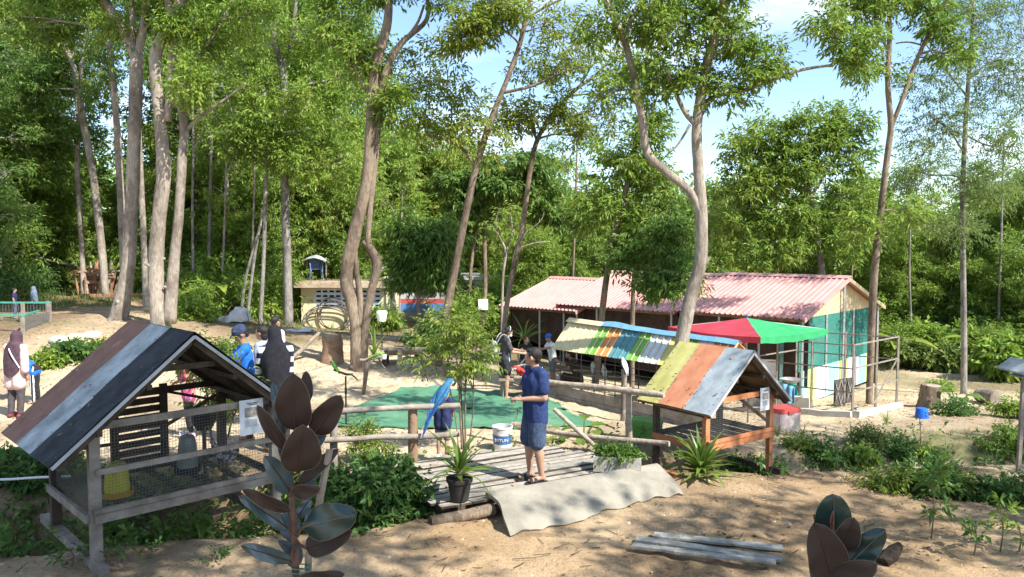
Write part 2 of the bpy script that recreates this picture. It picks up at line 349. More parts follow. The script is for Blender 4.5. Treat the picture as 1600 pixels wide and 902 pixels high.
def barkmat(name, c1, c2, c3, lich):
    m = bpy.data.materials.new(name); m.use_nodes = True; N = m.node_tree.nodes; Lk = m.node_tree.links.new; b = N['Principled BSDF']; b.inputs['Roughness'].default_value = .92; b.inputs['Specular IOR Level'].default_value = .15
    tcn = N.new('ShaderNodeTexCoord')
    def noise(sc, st, d=5, r=.65):
        mp_ = N.new('ShaderNodeMapping'); mp_.inputs['Scale'].default_value = st; Lk(tcn.outputs['Object'], mp_.inputs['Vector']); n = N.new('ShaderNodeTexNoise'); n.inputs['Scale'].default_value = sc; n.inputs['Detail'].default_value = d; n.inputs['Roughness'].default_value = r; Lk(mp_.outputs['Vector'], n.inputs['Vector']); return n.outputs['Fac']
    def ramp(f, lo, hi, a_, b_):
        r = N.new('ShaderNodeValToRGB'); r.color_ramp.elements[0].position = lo; r.color_ramp.elements[1].position = hi; r.color_ramp.elements[0].color = (*a_, 1); r.color_ramp.elements[1].color = (*b_, 1); Lk(f, r.inputs['Fac']); return r.outputs['Color']
    def mix(f, a_, b_, mode='MIX'):
        x = N.new('ShaderNodeMix'); x.data_type = 'RGBA'; x.blend_type = mode
        if isinstance(f, float): x.inputs['Factor'].default_value = f
        else: Lk(f, x.inputs['Factor'])
        Lk(a_, x.inputs['A']); Lk(b_, x.inputs['B']); return x.outputs['Result']
    base = ramp(noise(27, (1, 1, .2), 8, .72), .34, .66, c1, c2); patch = ramp(noise(1.7, (1, 1, .55), 5, .7), .44, .60, (0, 0, 0), (1, 1, 1)); stain = ramp(noise(22, (1, 1, .3), 4), .3, .7, c3, c1)
    c = mix(patch, base, stain); lm = ramp(noise(3.3, (1, 1, .8), 6, .75), .60, .68, (0, 0, 0), (1, 1, 1)); lc = ramp(noise(30, (1, 1, 1), 3), .3, .7, lich, c2); c = mix(lm, c, lc)
    Lk(c, b.inputs['Base Color']); bp = N.new('ShaderNodeBump'); bp.inputs['Strength'].default_value = 1; bp.inputs['Distance'].default_value = .03
    h1 = noise(34, (1, 1, .2), 8, .75); Lk(h1, bp.inputs['Height']); Lk(bp.outputs['Normal'], b.inputs['Normal']); return m
BARK = {'pale': barkmat('bark_pale', (.235, .195, .155), (.47, .41, .335), (.12, .095, .075), (.38, .38, .31)),
        'brown': barkmat('bark_brown', (.15, .11, .08), (.36, .28, .20), (.08, .06, .043), (.24, .24, .155)),
        'grey': barkmat('bark_grey', (.17, .152, .132), (.40, .37, .325), (.085, .078, .065), (.31, .345, .285)),
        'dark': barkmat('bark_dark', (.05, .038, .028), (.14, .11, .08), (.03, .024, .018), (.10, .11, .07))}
def unit(a): return a / np.maximum(np.linalg.norm(a, axis=-1, keepdims=True), 1e-9)
def sprays(rng, C, D, k, L, Wd, twig, droop=.35, jit=.35, flat=.5):
    """k leaves along each of N short twigs at C pointing along D; every leaf one folded diamond"""
    N = len(C); t = (np.arange(k) + .6) / k
    side = unit(np.cross(D, rng.normal(size=(N, 3)) * (1 - flat) + np.array([0, 0, 1.0]) * flat))
    sg = np.where(np.arange(k) % 2 == 0, 1.0, -1.0)
    base = C[:, None] + D[:, None] * (t[None, :, None] * twig)
    ld = D[:, None] * (.35 + .6 * t[None, :, None]) + side[:, None] * sg[None, :, None] * (1.05 - .6 * t[None, :, None]) + rng.normal(size=(N, k, 3)) * jit
    ld[..., 2] -= droop; ld = unit(ld)
    nn = rng.normal(size=(N, k, 3)) * .55 + np.array([0, 0, 1.0]); wd = unit(np.cross(ld, nn)); up = unit(np.cross(wd, ld))
    Ls = L * rng.uniform(.65, 1.2, (N, k, 1)); Ws = Wd * rng.uniform(.75, 1.2, (N, k, 1))
    b = base; tip = base + ld * Ls - np.array([0, 0, 1.0]) * Ls * .12
    m1 = base + ld * Ls * .48 + wd * Ws * .5 + up * Ws * .22; m2 = base + ld * Ls * .48 - wd * Ws * .5 + up * Ws * .22
    V = np.stack([b, m1, tip, m2], 2).reshape(-1, 3); return V
def quads_of(V): return np.arange(len(V)).reshape(-1, 4)
def blob_points(rng, c, r, n, clumps=9, tight=.34):
    """spray positions gathered in clumps through an ellipsoid, thicker near its skin"""
    c = np.array(c, float); r = np.array(r, float)
    u = unit(rng.normal(size=(clumps, 3))) * rng.uniform(.25, .95, (clumps, 1)) ** .6
    w = rng.dirichlet(np.ones(clumps) * 2.5); cnt = rng.multinomial(n, w); out = []; dr = []
    for i in range(clumps):
        q = rng.normal(size=(cnt[i], 3)) * tight * .62 + u[i] * .82; l = np.linalg.norm(q, axis=1, keepdims=True)
        q = np.where(l > 1.12, q / l * 1.12, q); out.append(q)
        d = unit(q - u[i] * .5 + rng.normal(size=q.shape) * .35); dr.append(d)
    q = np.concatenate(out); d = np.concatenate(dr); d[:, 2] = d[:, 2] * .6 + .05
    return c + q * r, unit(d), [c + x * r * .8 for x in u]
class Tree:
    def __init__(s, name, label, seed, bark, leaf, base, cat='tree', group=None, L=.16, Wd=.06, k=7, twig=.3, droop=.35, jit=.35, flat=.5):
        s.rng = np.random.default_rng(seed); s.pr = random.Random(seed); s.bark = bark; s.leaf = leaf; s.L, s.W, s.k, s.twig, s.droop, s.jit, s.flat = L, Wd, k, twig, droop, jit, flat
        s.pn = ('trunk', 'crown'); s.o = thing(name, label, cat, base, 0, group); s.mb = MB(); s.stems = []; s.C = []; s.D = []
    def stem(s, pts, rad, n=9, sub=4):
        s.mb.tube(pts, rad, n=n + 3, rough=.05, rng=s.pr, sub=sub + 1, lobe=.055); s.stems += [(Vector(p), r) for p, r in zip(pts, rad)]
        pp = [Vector(p) for p in pts]
        if rad[0] > .05:
            for _ in range(3 + int(rad[0] * 14)):                     # broken stubs and knots
                i = s.pr.randrange(max(1, len(pp) - 2)) ; q = s.pr.random(); c = pp[i].lerp(pp[i + 1], q); r = rad[i] + (rad[i + 1] - rad[i]) * q; a = s.pr.uniform(0, 6.28); d = Vector((math.cos(a), math.sin(a), s.pr.uniform(0, .8))).normalized(); l = r * s.pr.choice((1.12, 1.15, 1.25, 1.5))
                s.mb.tube([c + d * r * .5, c + d * (r * .92), c + d * l], [r * .5, r * s.pr.uniform(.28, .42), r * .16], 7, rough=.12, rng=s.pr)
        for i in range(len(pp) - 1):
            for q in (.33, .66): s.stems.append((pp[i].lerp(pp[i + 1], q), rad[i] + (rad[i + 1] - rad[i]) * q))
    def twigs(s, a, b, r0, r1=None, wig=.09, n=5):
        a = Vector(a); b = Vector(b); d = b - a; l = d.length; pr = s.pr
        m1 = a.lerp(b, .35) + Vector((pr.uniform(-1, 1), pr.uniform(-1, 1), pr.uniform(-.2, 1))) * l * wig
        m2 = a.lerp(b, .7) + Vector((pr.uniform(-1, 1), pr.uniform(-1, 1), pr.uniform(-.4, 1))) * l * wig
        s.mb.tube([a, m1, m2, b], [r0, r0 * .75, r0 * .5, r1 or r0 * .25], n=n, sub=2, cap=False); return m1, m2
    def blob(s, c, r, n, clumps=9, tight=.34, limb=True, lr=None):
        c = Vector(c); p, d, cl = blob_points(s.rng, c, r, n, clumps, tight); s.C.append(p); s.D.append(d)
        if limb and s.stems:
            best = min(s.stems, key=lambda q: (q[0] - c).length + max(0, q[0].z - c.z) * 2.0)
            a, ra = best; r0 = lr or min(ra * .6, .022 * (c - a).length + .012)
            m1, m2 = s.twigs(a, c, r0, r0 * .5)
            for x in cl[:11]:
                st = m2 if s.pr.random() < .5 else c
                s.twigs(st, Vector(x), r0 * .42, .006, .12, 4)
    def done(s):
        if s.mb.v: s.mb.build(s.pn[0], s.bark, s.o, smooth='all')
        if s.C:
            V = sprays(s.rng, np.concatenate(s.C), np.concatenate(s.D), s.k, s.L, s.W, s.twig, s.droop, s.jit, s.flat)
            V = V - np.array(s.o.location); link_mesh(s.pn[1], np_mesh(s.pn[1], V, quads_of(V), [s.leaf]), s.o)
        return s.o
def ptree(name, label, seed, Y, stems, blobs, bark='pale', leaf='mid', L=.145, Wd=.052, k=8, twig=.32, rs=.64, droop=.35, jit=.35, flat=.5, dens=1.0, group=None, clumps=16, tight=.24):
    """a tree measured on the photograph: stems are (px, py, half-width px[, dY]) runs, blobs (px, py, rx, ry, sprays[, dY])"""
    p0 = stems[0][0]; g = P(p0[0], p0[1], Y); base = Vector((g.x, g.y, gz(g.x, g.y) - .05))
    T = Tree(name, label, seed, BARK[bark], LM[leaf], base, group=group, L=L, Wd=Wd, k=k, twig=twig, droop=droop, jit=jit, flat=flat)
    for i, st in enumerate(stems):
        pts = [P(q[0], q[1], Y + (q[3] if len(q) > 3 else 0)) for q in st]; rad = [q[2] * rs / FPX * Y for q in st]
        if i == 0:
            if pts[0].z > base.z + .02 : pts = [Vector((pts[0].x, pts[0].y, base.z - .1)), Vector((pts[0].x, pts[0].y, base.z + .06))] + pts; rad = [rad[0] * 1.4, rad[0] * 1.2] + rad
            else:
                e0 = Vector((pts[0].x, pts[0].y, base.z)); pts = [e0 - Vector((0, 0, .1)), e0 + Vector((0, 0, .05)), e0.lerp(pts[1], .12) + Vector((0, 0, .05))] + pts[1:]; rad = [rad[0] * 1.38, rad[0] * 1.2, rad[0] * 1.03] + rad[1:]
        T.stem(pts, rad, n=10 if i == 0 else 8)
    for b in blobs:
        yy = Y + (b[5] if len(b) > 5 else 0); c = P(b[0], b[1], yy); T.blob(c, (b[2] / FPX * yy, (b[2] + b[3]) / 2 / FPX * yy, b[3] / FPX * yy), int(b[4] * dens), clumps, tight)
    return T.done()
# ------------------------------------------------------------------ the trees one can follow from root to branch
ptree('tall_tree', 'thick straight grey-brown trunk forking at the top, left of the twin trunk', 1, 21,
 [[(186, 535, 18), (200, 420, 15), (207, 300, 14.5), (211, 180, 13.5), (214, 84, 13)], [(214, 95, 11), (197, 55, 9), (172, 15, 8), (150, -20, 7), (110, -80, 4)], [(214, 95, 9), (225, 40, 8), (228, 0, 7), (240, -80, 4)], [(213, 110, 7), (207, 60, 6), (206, 10, 5), (200, -60, 3)]],
 [(100, -40, 90, 50, 700), (190, -60, 90, 50, 600), (270, -50, 60, 50, 400), (175, 40, 45, 30, 120), (235, 15, 40, 35, 160), (60, 40, 60, 40, 280)], 'pale', 'mid', rs=.72)
ptree('tall_tree', 'thick pale twin trunk joined low down, upper stem with an orange-brown scar', 2, 20,
 [[(252, 520, 21), (243, 430, 17), (249, 340, 16), (256, 270, 17), (250, 190, 13), (243, 90, 13), (262, 45, 11), (285, -5, 11), (320, -80, 6)], [(264, 505, 15), (271, 420, 12), (280, 330, 11), (284, 260, 11), (288, 200, 10), (283, 150, 9), (303, 105, 8), (320, 75, 7.5), (345, 35, 7), (372, -10, 6), (410, -70, 3)], [(262, 190, 9), (268, 100, 9), (274, 45, 9), (262, 0, 7), (255, -60, 4)], [(287, 208, 5), (310, 185, 4), (345, 160, 3), (385, 130, 2)]],
 [(350, -40, 90, 55, 600), (260, -50, 70, 50, 400), (300, 130, 38, 42, 330, -.6), (295, 40, 50, 40, 280), (330, 60, 50, 45, 260), (395, 30, 60, 50, 300)], 'pale', 'bright', rs=.68, dens=.75)
ptree('slim_tree', 'slim pale trunk close behind the thick straight trunk', 3, 26, [[(196, 480, 9), (190, 330, 9), (184, 220, 8), (178, 140, 7), (168, 50, 6), (160, -40, 3)]], [(150, -20, 70, 50, 350), (160, 100, 40, 40, 160), (190, 20, 50, 40, 200)], 'pale', 'mid')
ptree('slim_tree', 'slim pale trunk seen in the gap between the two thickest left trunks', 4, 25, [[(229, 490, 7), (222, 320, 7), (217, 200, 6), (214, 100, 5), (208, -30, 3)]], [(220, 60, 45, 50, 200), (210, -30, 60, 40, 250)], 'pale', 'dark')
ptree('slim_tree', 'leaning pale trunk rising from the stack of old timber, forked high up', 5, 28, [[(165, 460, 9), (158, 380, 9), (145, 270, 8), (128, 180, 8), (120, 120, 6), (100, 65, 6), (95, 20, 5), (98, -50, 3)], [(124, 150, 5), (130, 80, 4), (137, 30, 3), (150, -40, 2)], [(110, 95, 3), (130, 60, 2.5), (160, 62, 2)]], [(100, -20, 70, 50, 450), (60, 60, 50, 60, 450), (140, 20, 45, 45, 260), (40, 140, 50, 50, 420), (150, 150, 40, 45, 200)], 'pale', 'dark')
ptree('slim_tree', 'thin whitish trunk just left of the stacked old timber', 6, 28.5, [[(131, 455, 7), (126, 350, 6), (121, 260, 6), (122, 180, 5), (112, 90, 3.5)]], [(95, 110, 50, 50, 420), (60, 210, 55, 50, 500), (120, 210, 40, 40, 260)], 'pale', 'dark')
ptree('slim_tree', 'thin leaning mottled trunk under the bright green crown, left of the blue-stained trunk', 7, 24, [[(407, 510, 5), (412, 400, 5), (415, 300, 5), (417, 210, 4.5), (412, 140, 3)], [(386, 500, 4), (398, 400, 3.5), (413, 320, 3)], [(376, 500, 3.5), (385, 430, 3), (408, 350, 2.5)]], [(385, 215, 48, 50, 480), (430, 220, 50, 45, 480), (400, 150, 45, 40, 300)], 'grey', 'mid', dens=.65)
ptree('slim_tree', 'grey trunk with a blue-green stained foot, left of the yellow block outhouse', 8, 24.5, [[(451, 525, 9.5), (449, 420, 9.5), (446, 330, 9), (444, 240, 8), (446, 160, 8), (440, 105, 7), (428, 55, 6), (432, -20, 4)], [(442, 115, 5), (456, 60, 5), (463, 0, 4), (470, -50, 2)], [(448, 75, 3), (480, 62, 3), (500, 60, 2)]],
 [(420, 190, 58, 55, 560, -.5), (485, 165, 60, 60, 600, -.5), (465, 250, 75, 45, 640, -.4), (530, 250, 50, 55, 480), (500, 60, 60, 50, 430), (410, 70, 55, 50, 420), (445, -10, 70, 40, 380), (540, 130, 45, 50, 380), (390, 130, 40, 40, 300), (550, 20, 50, 45, 300)], 'grey', 'bright', dens=.62, clumps=24, tight=.19, rs=.72)
ptree('twin_trunk_tree', 'pale twisted twin trunk with knobbly stubs in the middle of the sand', 9, 18.1,
 [[(558, 582, 15), (556, 510, 14), (549, 470, 14), (541, 435, 13), (553, 370, 14), (572, 290, 13), (579, 205, 13), (582, 150, 12), (591, 90, 11), (606, 30, 9), (606, -40, 6)], [(566, 580, 13), (569, 525, 10), (576, 475, 9), (586, 432, 9), (588, 410, 10.5), (580, 391, 9), (575, 374, 6.5), (579, 320, 6.5), (585, 262, 6.5), (590, 205, 7), (601, 120, 8), (625, 70, 6.5), (667, 30, 5), (665, -20, 4)], [(588, 412, 9), (594, 400, 6)], [(541, 452, 7), (535, 437, 4.5)], [(578, 388, 7.5), (567, 377, 4)], [(562, 510, 9), (563, 470, 7), (557, 420, 6), (553, 380, 6)], [(571, 140, 4), (553, 105, 4), (545, 100, 3.4), (555, 70, 3)], [(585, 70, 4), (560, 72, 3.4), (530, 75, 2.4), (500, 62, 1.6)], [(620, 78, 4), (650, 40, 3), (662, 10, 2.4)]],
 [(525, 30, 45, 40, 260), (600, -30, 70, 35, 300), (620, 160, 26, 40, 200), (560, 100, 40, 35, 220), (690, -10, 40, 35, 120), (600, -110, 110, 50, 330), (700, -130, 90, 50, 220, -1), (500, -120, 90, 50, 260)], 'brown', 'mid', rs=.72)
ptree('leaning_tree', 'leaning mossy trunk with drooping olive leaves at top centre', 10, 19,
 [[(684, 590, 11), (693, 520, 10), (703, 460, 9.5), (724, 355, 8.5), (742, 270, 8), (766, 190, 7.5), (790, 130, 6.5), (812, 70, 5.5), (826, 10, 5), (835, -40, 3)], [(744, 262, 4.5), (725, 235, 4), (700, 220, 3.4), (668, 212, 2.4)], [(700, 220, 2.5), (706, 175, 2), (698, 140, 1.6)], [(785, 145, 4), (830, 135, 3.3), (870, 118, 2.8), (905, 105, 2)], [(822, 30, 3), (850, 12, 3), (880, -2, 2.4)]],
 [(745, 30, 50, 40, 420, -1), (720, 65, 30, 25, 150, -1), (790, 10, 45, 35, 300, -1), (660, 180, 45, 35, 60), (650, 130, 40, 40, 45), (700, 200, 36, 30, 60), (870, 100, 55, 40, 110), (770, 220, 40, 40, 90), (725, 210, 40, 30, 90), (900, 60, 50, 45, 90), (640, 160, 55, 45, 130), (700, 130, 50, 45, 130), (690, 80, 40, 36, 80), (860, 40, 60, 40, 120), (620, 100, 40, 40, 90), (740, 170, 40, 36, 100)], 'brown', 'olive', clumps=20, tight=.22, dens=.62)
ptree('leaning_tree', 'slender curving trunk right of the woman with outspread thin boughs', 11, 20,
 [[(786, 560, 6.5), (789, 500, 6.5), (798, 440, 6.5), (814, 370, 6.5), (824, 300, 6), (833, 240, 6), (846, 205, 5.5), (870, 170, 5), (900, 140, 4.2), (930, 118, 3), (952, 95, 2.4)], [(840, 225, 3.5), (833, 200, 3), (830, 170, 2.4)], [(905, 135, 2.5), (920, 110, 2), (926, 80, 1.4)]],
 [(860, 170, 45, 35, 170), (820, 180, 40, 30, 150), (790, 190, 35, 35, 130), (930, 80, 45, 40, 100), (880, 190, 30, 22, 90), (960, 150, 40, 36, 70), (830, 110, 40, 36, 110), (940, 180, 45, 40, 120), (900, 210, 40, 30, 100), (985, 110, 45, 40, 110), (870, 90, 45, 36, 100)], 'brown', 'olive', clumps=20, tight=.22, dens=.6)
ptree('forked_tree', 'pale V-shaped trunk towering over the striped pen, one bough sweeping left', 12, 14.5,
 [[(1058, 620, 15), (1066, 530, 15), (1080, 460, 13.5), (1095, 405, 12), (1096, 330, 11.5), (1091, 260, 10.5), (1089, 195, 10.5), (1103, 110, 10), (1122, 40, 9.5), (1142, -20, 8), (1160, -80, 5)], [(1095, 335, 9), (1078, 300, 8.5), (1045, 272, 8.5), (1012, 240, 8), (1004, 190, 7.5), (990, 120, 7), (976, 65, 7), (955, 20, 6.5), (930, -30, 5)], [(1090, 195, 7), (1078, 185, 6), (1062, 160, 4.5), (1040, 105, 3.5)], [(976, 66, 5), (985, 35, 4.5), (1003, 5, 4), (1012, -30, 3)], [(1097, 163, 4, .2), (1120, 150, 4), (1160, 142, 3.8), (1200, 128, 3.6), (1250, 110, 3.4), (1300, 102, 2.4)], [(1097, 415, 7), (1106, 403, 5)], [(1078, 195, 3), (1060, 225, 2), (1045, 240, 1.6)]],
 [(1060, 40, 70, 50, 420), (1000, 20, 60, 45, 330), (1150, 60, 60, 50, 330), (1180, 110, 50, 30, 180), (1220, 90, 30, 25, 70), (1340, 80, 42, 45, 300), (1300, 40, 36, 40, 160), (1030, 130, 50, 40, 220), (960, 140, 45, 40, 110), (1120, -20, 90, 40, 400), (940, 40, 40, 40, 130), (1075, 110, 40, 36, 160), (1130, 150, 40, 30, 160), (1250, -120, 130, 60, 210, -3.5), (1080, -160, 130, 60, 200, -3), (1380, -160, 130, 70, 200, -4), (900, -140, 120, 60, 160, -2.5), (1150, -260, 150, 70, 190, -5)], 'pale', 'mid', L=.13, Wd=.046, twig=.28, clumps=26, tight=.17, dens=.64, rs=.78)
ptree('slim_tree', 'brown mossy trunk beyond the striped roof, in line with its cream sheets', 13, 18.5, [[(930, 600, 9), (937, 530, 8), (943, 470, 8), (955, 390, 7.5), (975, 310, 7), (990, 240, 6), (1002, 170, 5), (1010, 110, 4), (1012, 20, 2.5)], [(995, 220, 3), (1015, 185, 2.4), (1030, 140, 1.8)]], [(960, 260, 50, 40, 260), (1010, 210, 40, 35, 200), (930, 330, 40, 35, 260), (1020, 290, 40, 40, 260), (1000, 360, 35, 40, 260), (1010, 100, 40, 35, 160)], 'brown', 'mid', clumps=12, tight=.3)
ptree('slim_tree', 'straight orange-brown trunk in front of the middle red-roofed shed', 14, 19, [[(988, 600, 6), (988, 520, 5.5), (990, 440, 5.5), (998, 360, 5), (1003, 280, 4), (1008, 200, 3)]], [(1040, 380, 45, 35, 330, -1.5), (1020, 440, 40, 22, 200, -1.5), (980, 400, 36, 30, 220, -1), (1060, 440, 36, 22, 150, -2), (1050, 330, 40, 36, 240)], 'brown', 'dark', clumps=12, tight=.3)
ptree('forked_tree', 'tall grey forked trunk beside the gable end of the red-roofed shed', 15, 17.5,
 [[(1358, 625, 8), (1362, 520, 8), (1366, 430, 8.5), (1376, 330, 7.5), (1387, 240, 7.5), (1392, 195, 7.5), (1387, 130, 6), (1390, 60, 5.5), (1388, -20, 4)], [(1392, 200, 6), (1408, 160, 5), (1430, 100, 5), (1450, 55, 4.5), (1480, 0, 4), (1500, -50, 3)], [(1388, 80, 3), (1372, 45, 3), (1366, 0, 2.4)], [(1445, 72, 2.4), (1420, 66, 2), (1400, 68, 1.6)]],
 [(1330, 20, 50, 40, 260), (1400, -10, 70, 36, 330), (1460, 30, 50, 36, 260), (1370, 110, 32, 30, 130), (1490, 80, 30, 26, 120), (1420, 330, 40, 30, 120), (1350, 350, 36, 30, 150)], 'brown', 'mid', L=.16, clumps=26, tight=.17, dens=.58)
ptree('feathery_tree', 'straight lichen-grey trunk with thin feathery foliage at the far right', 16, 20,
 [[(1505, 630, 7), (1506, 520, 7), (1505, 400, 6.5), (1505, 280, 6), (1510, 170, 5), (1517, 80, 4), (1522, -20, 3)], [(1507, 240, 2.6), (1480, 200, 2.2), (1450, 180, 1.6)], [(1508, 210, 2.4), (1545, 228, 2.2), (1590, 229, 1.6)], [(1506, 290, 2.4), (1560, 270, 2), (1600, 250, 1.5)], [(1512, 120, 2.4), (1560, 90, 2), (1600, 60, 1.5)], [(1510, 150, 2.2), (1470, 100, 2), (1440, 60, 1.4)]],
 [(1460, 190, 60, 50, 260), (1560, 190, 60, 60, 260), (1540, 90, 60, 45, 240), (1460, 120, 55, 45, 180), (1440, 270, 60, 45, 240), (1550, 290, 60, 45, 260), (1500, 20, 70, 40, 240), (1600, 120, 50, 60, 200), (1490, 350, 50, 40, 200), (1590, 20, 50, 40, 150)], 'grey', 'feather', L=.11, Wd=.028, k=11, twig=.42, droop=.5, clumps=16, tight=.3)
ptree('round_tree', 'broad bushy tree whose fork shows above the ridge of the right red roof', 17, 27,
 [[(1284, 440, 8), (1281, 400, 7.5), (1275, 345, 7), (1266, 305, 6), (1262, 290, 5)], [(1266, 300, 4.5), (1240, 288, 4), (1215, 270, 3)], [(1268, 305, 4.5), (1285, 280, 3.5), (1300, 255, 2.6)]],
 [(1200, 220, 60, 42, 560), (1270, 200, 65, 40, 600), (1180, 280, 55, 45, 480), (1310, 240, 50, 45, 420), (1230, 260, 60, 40, 480), (1150, 330, 50, 50, 420), (1240, 340, 60, 40, 500), (1320, 310, 50, 40, 420), (1200, 390, 70, 36, 460), (1150, 230, 36, 30, 200), (1330, 190, 34, 26, 180), (1310, 380, 60, 40, 420)], 'grey', 'mid', L=.22, Wd=.075, twig=.42, clumps=24, tight=.19, dens=.52)
ptree('round_tree', 'small dark bushy tree in front of the grey-walled building', 18, 22.5, [[(655, 540, 5), (654, 480, 5), (656, 430, 4.5), (660, 380, 3)]], [(660, 400, 45, 40, 620), (640, 360, 34, 34, 320), (690, 370, 36, 36, 320), (630, 430, 30, 24, 240), (690, 430, 32, 24, 260)], 'brown', 'dark', L=.2, Wd=.06, droop=.75)
ptree('bare_tree', 'white-stemmed bare shrub tree behind the woman', 19, 24, [[(784, 500, 3.6), (786, 430, 3.4), (790, 395, 3.2), (780, 370, 2.2), (765, 350, 1.2)], [(792, 500, 3), (800, 420, 2.8), (808, 385, 2.2), (825, 360, 1.2)], [(790, 396, 2.2), (800, 365, 1.8), (798, 335, 1)], [(806, 390, 1.8), (835, 380, 1.4), (860, 378, .8)], [(780, 372, 1.6), (775, 345, 1.2), (782, 325, .8)], [(824, 362, 1.2), (845, 345, .8), (850, 330, .6)]], [(790, 345, 50, 26, 50)], 'pale', 'bright')
ptree('round_tree', 'olive tree with a mossy trunk between the leaning trunk and the woman', 20, 27, [[(757, 520, 5), (758, 430, 5), (757, 350, 4.5), (764, 290, 3)], [(733, 520, 4), (736, 420, 4), (748, 340, 3)]], [(770, 290, 60, 36, 480), (820, 270, 50, 40, 420), (720, 300, 40, 40, 300), (850, 320, 50, 40, 380), (740, 340, 36, 40, 240)], 'brown', 'dark', L=.24, Wd=.09, droop=.6)
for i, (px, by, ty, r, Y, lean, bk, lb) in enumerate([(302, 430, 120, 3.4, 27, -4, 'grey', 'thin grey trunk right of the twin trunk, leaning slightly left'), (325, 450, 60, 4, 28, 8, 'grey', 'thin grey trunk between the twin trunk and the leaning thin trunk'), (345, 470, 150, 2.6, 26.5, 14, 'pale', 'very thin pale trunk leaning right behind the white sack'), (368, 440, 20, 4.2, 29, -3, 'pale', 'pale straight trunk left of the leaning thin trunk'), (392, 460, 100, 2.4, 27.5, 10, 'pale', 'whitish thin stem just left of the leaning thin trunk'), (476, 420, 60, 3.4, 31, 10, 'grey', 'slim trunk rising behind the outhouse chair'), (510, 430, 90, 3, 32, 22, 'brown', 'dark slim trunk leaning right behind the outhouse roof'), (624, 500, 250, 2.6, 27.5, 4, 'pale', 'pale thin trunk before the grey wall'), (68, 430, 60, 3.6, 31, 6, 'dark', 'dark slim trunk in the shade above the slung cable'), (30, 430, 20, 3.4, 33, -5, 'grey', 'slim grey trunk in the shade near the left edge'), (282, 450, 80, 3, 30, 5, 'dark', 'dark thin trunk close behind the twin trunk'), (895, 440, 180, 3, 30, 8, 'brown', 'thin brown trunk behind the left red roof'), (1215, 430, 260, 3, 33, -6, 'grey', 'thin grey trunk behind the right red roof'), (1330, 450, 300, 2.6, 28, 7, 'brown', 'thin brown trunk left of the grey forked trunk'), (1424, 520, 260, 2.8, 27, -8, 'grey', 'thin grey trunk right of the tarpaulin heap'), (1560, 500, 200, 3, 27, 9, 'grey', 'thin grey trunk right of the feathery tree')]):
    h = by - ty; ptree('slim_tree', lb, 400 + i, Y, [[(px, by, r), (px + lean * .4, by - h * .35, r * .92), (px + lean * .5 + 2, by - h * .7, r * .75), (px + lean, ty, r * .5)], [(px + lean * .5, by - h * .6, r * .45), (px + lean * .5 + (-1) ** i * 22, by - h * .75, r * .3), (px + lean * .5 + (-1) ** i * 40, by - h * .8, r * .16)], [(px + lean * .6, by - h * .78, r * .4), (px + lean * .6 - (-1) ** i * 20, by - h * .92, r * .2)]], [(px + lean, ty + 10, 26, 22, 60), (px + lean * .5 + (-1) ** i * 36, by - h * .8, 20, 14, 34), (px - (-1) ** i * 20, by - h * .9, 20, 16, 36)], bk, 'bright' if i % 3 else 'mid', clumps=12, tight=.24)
# ------------------------------------------------------------------ forest behind: a few kinds, copied with their parts
def proto(name, seed, bark, leaf, h, blobs, tr, L, Wd, n, lean=.03, k=7, twig=.4, droop=.4):
    T = Tree(name, 'forest tree', seed, BARK[bark], LM[leaf], (0, 0, 0), L=L, Wd=Wd, k=k, twig=twig, droop=droop)
    pr = T.pr; pts = [(pr.uniform(-1, 1) * lean * h * q, pr.uniform(-1, 1) * lean * h * q, -.4 + (h * .92 + .4) * q) for q in (0, .2, .45, .7, 1)]
    T.stem(pts, [tr * 1.25, tr, tr * .85, tr * .6, tr * .2], n=8)
    for i in range(blobs[0]):
        q = (i + .5) / blobs[0]; zz = h * (blobs[1] + (1 - blobs[1]) * q); a = i * 2.4 + pr.uniform(-.4, .4); rad = blobs[2] * h * (1 - .55 * abs(q - .4)) * pr.uniform(.35, 1)
        s_ = blobs[3] * h * pr.uniform(.75, 1.25); T.blob((math.cos(a) * rad, math.sin(a) * rad, zz), (s_, s_, s_ * .75), int(n * .56), 16, .20)
    return T.done()
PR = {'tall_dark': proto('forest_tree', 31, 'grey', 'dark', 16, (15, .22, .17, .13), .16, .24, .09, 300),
      'tall_mid': proto('forest_tree', 32, 'pale', 'mid', 16, (14, .3, .15, .12), .15, .24, .085, 280),
      'tall_bright': proto('forest_tree', 33, 'brown', 'bright', 14, (14, .25, .18, .14), .15, .26, .09, 300),
      'round_mid': proto('forest_tree', 34, 'grey', 'mid', 8, (15, .22, .34, .2), .14, .24, .08, 330),
      'round_bright': proto('forest_tree', 35, 'brown', 'bright', 8, (15, .2, .36, .2), .14, .26, .085, 330),
      'round_olive': proto('forest_tree', 36, 'brown', 'olive', 8, (14, .25, .34, .19), .13, .24, .07, 320)}
FOR = []; USED = set(); rf = random.Random(77)
ZL = {'L': ('leafy tree in the dense shady wood behind the thick left trunks', 'trees of the dense wood on the left'),
      'M': ('pale green tree in the wood behind the yellow outhouse and grey building', 'trees of the wood behind the outhouse'),
      'R': ('bushy tree in the sunny wood beyond the red-roofed sheds', 'trees of the wood beyond the sheds')}
def forest(px, top, Y, kind, zone):
    src = PR[kind]; hh = {'t': 16, 'r': 8}[kind[0]]
    if kind == 'tall_bright': hh = 14
    x = (px - 800) / FPX * Y; g = gz(x, Y); h = max(3.0, P(px, top, Y).z - g); s = h / hh
    o = src if kind not in USED else copy_tree(src); USED.add(kind)
    o.location = (x, Y, g - .1); o.rotation_euler = (0, 0, rf.uniform(0, 6.28)); w = s * rf.uniform(.92, 1.15); o.scale = (max(w, .75 * s), max(w, .75 * s), s)
    o['group'] = ZL[zone][1]; FOR.append((o, px, top, Y, kind, zone)); return o
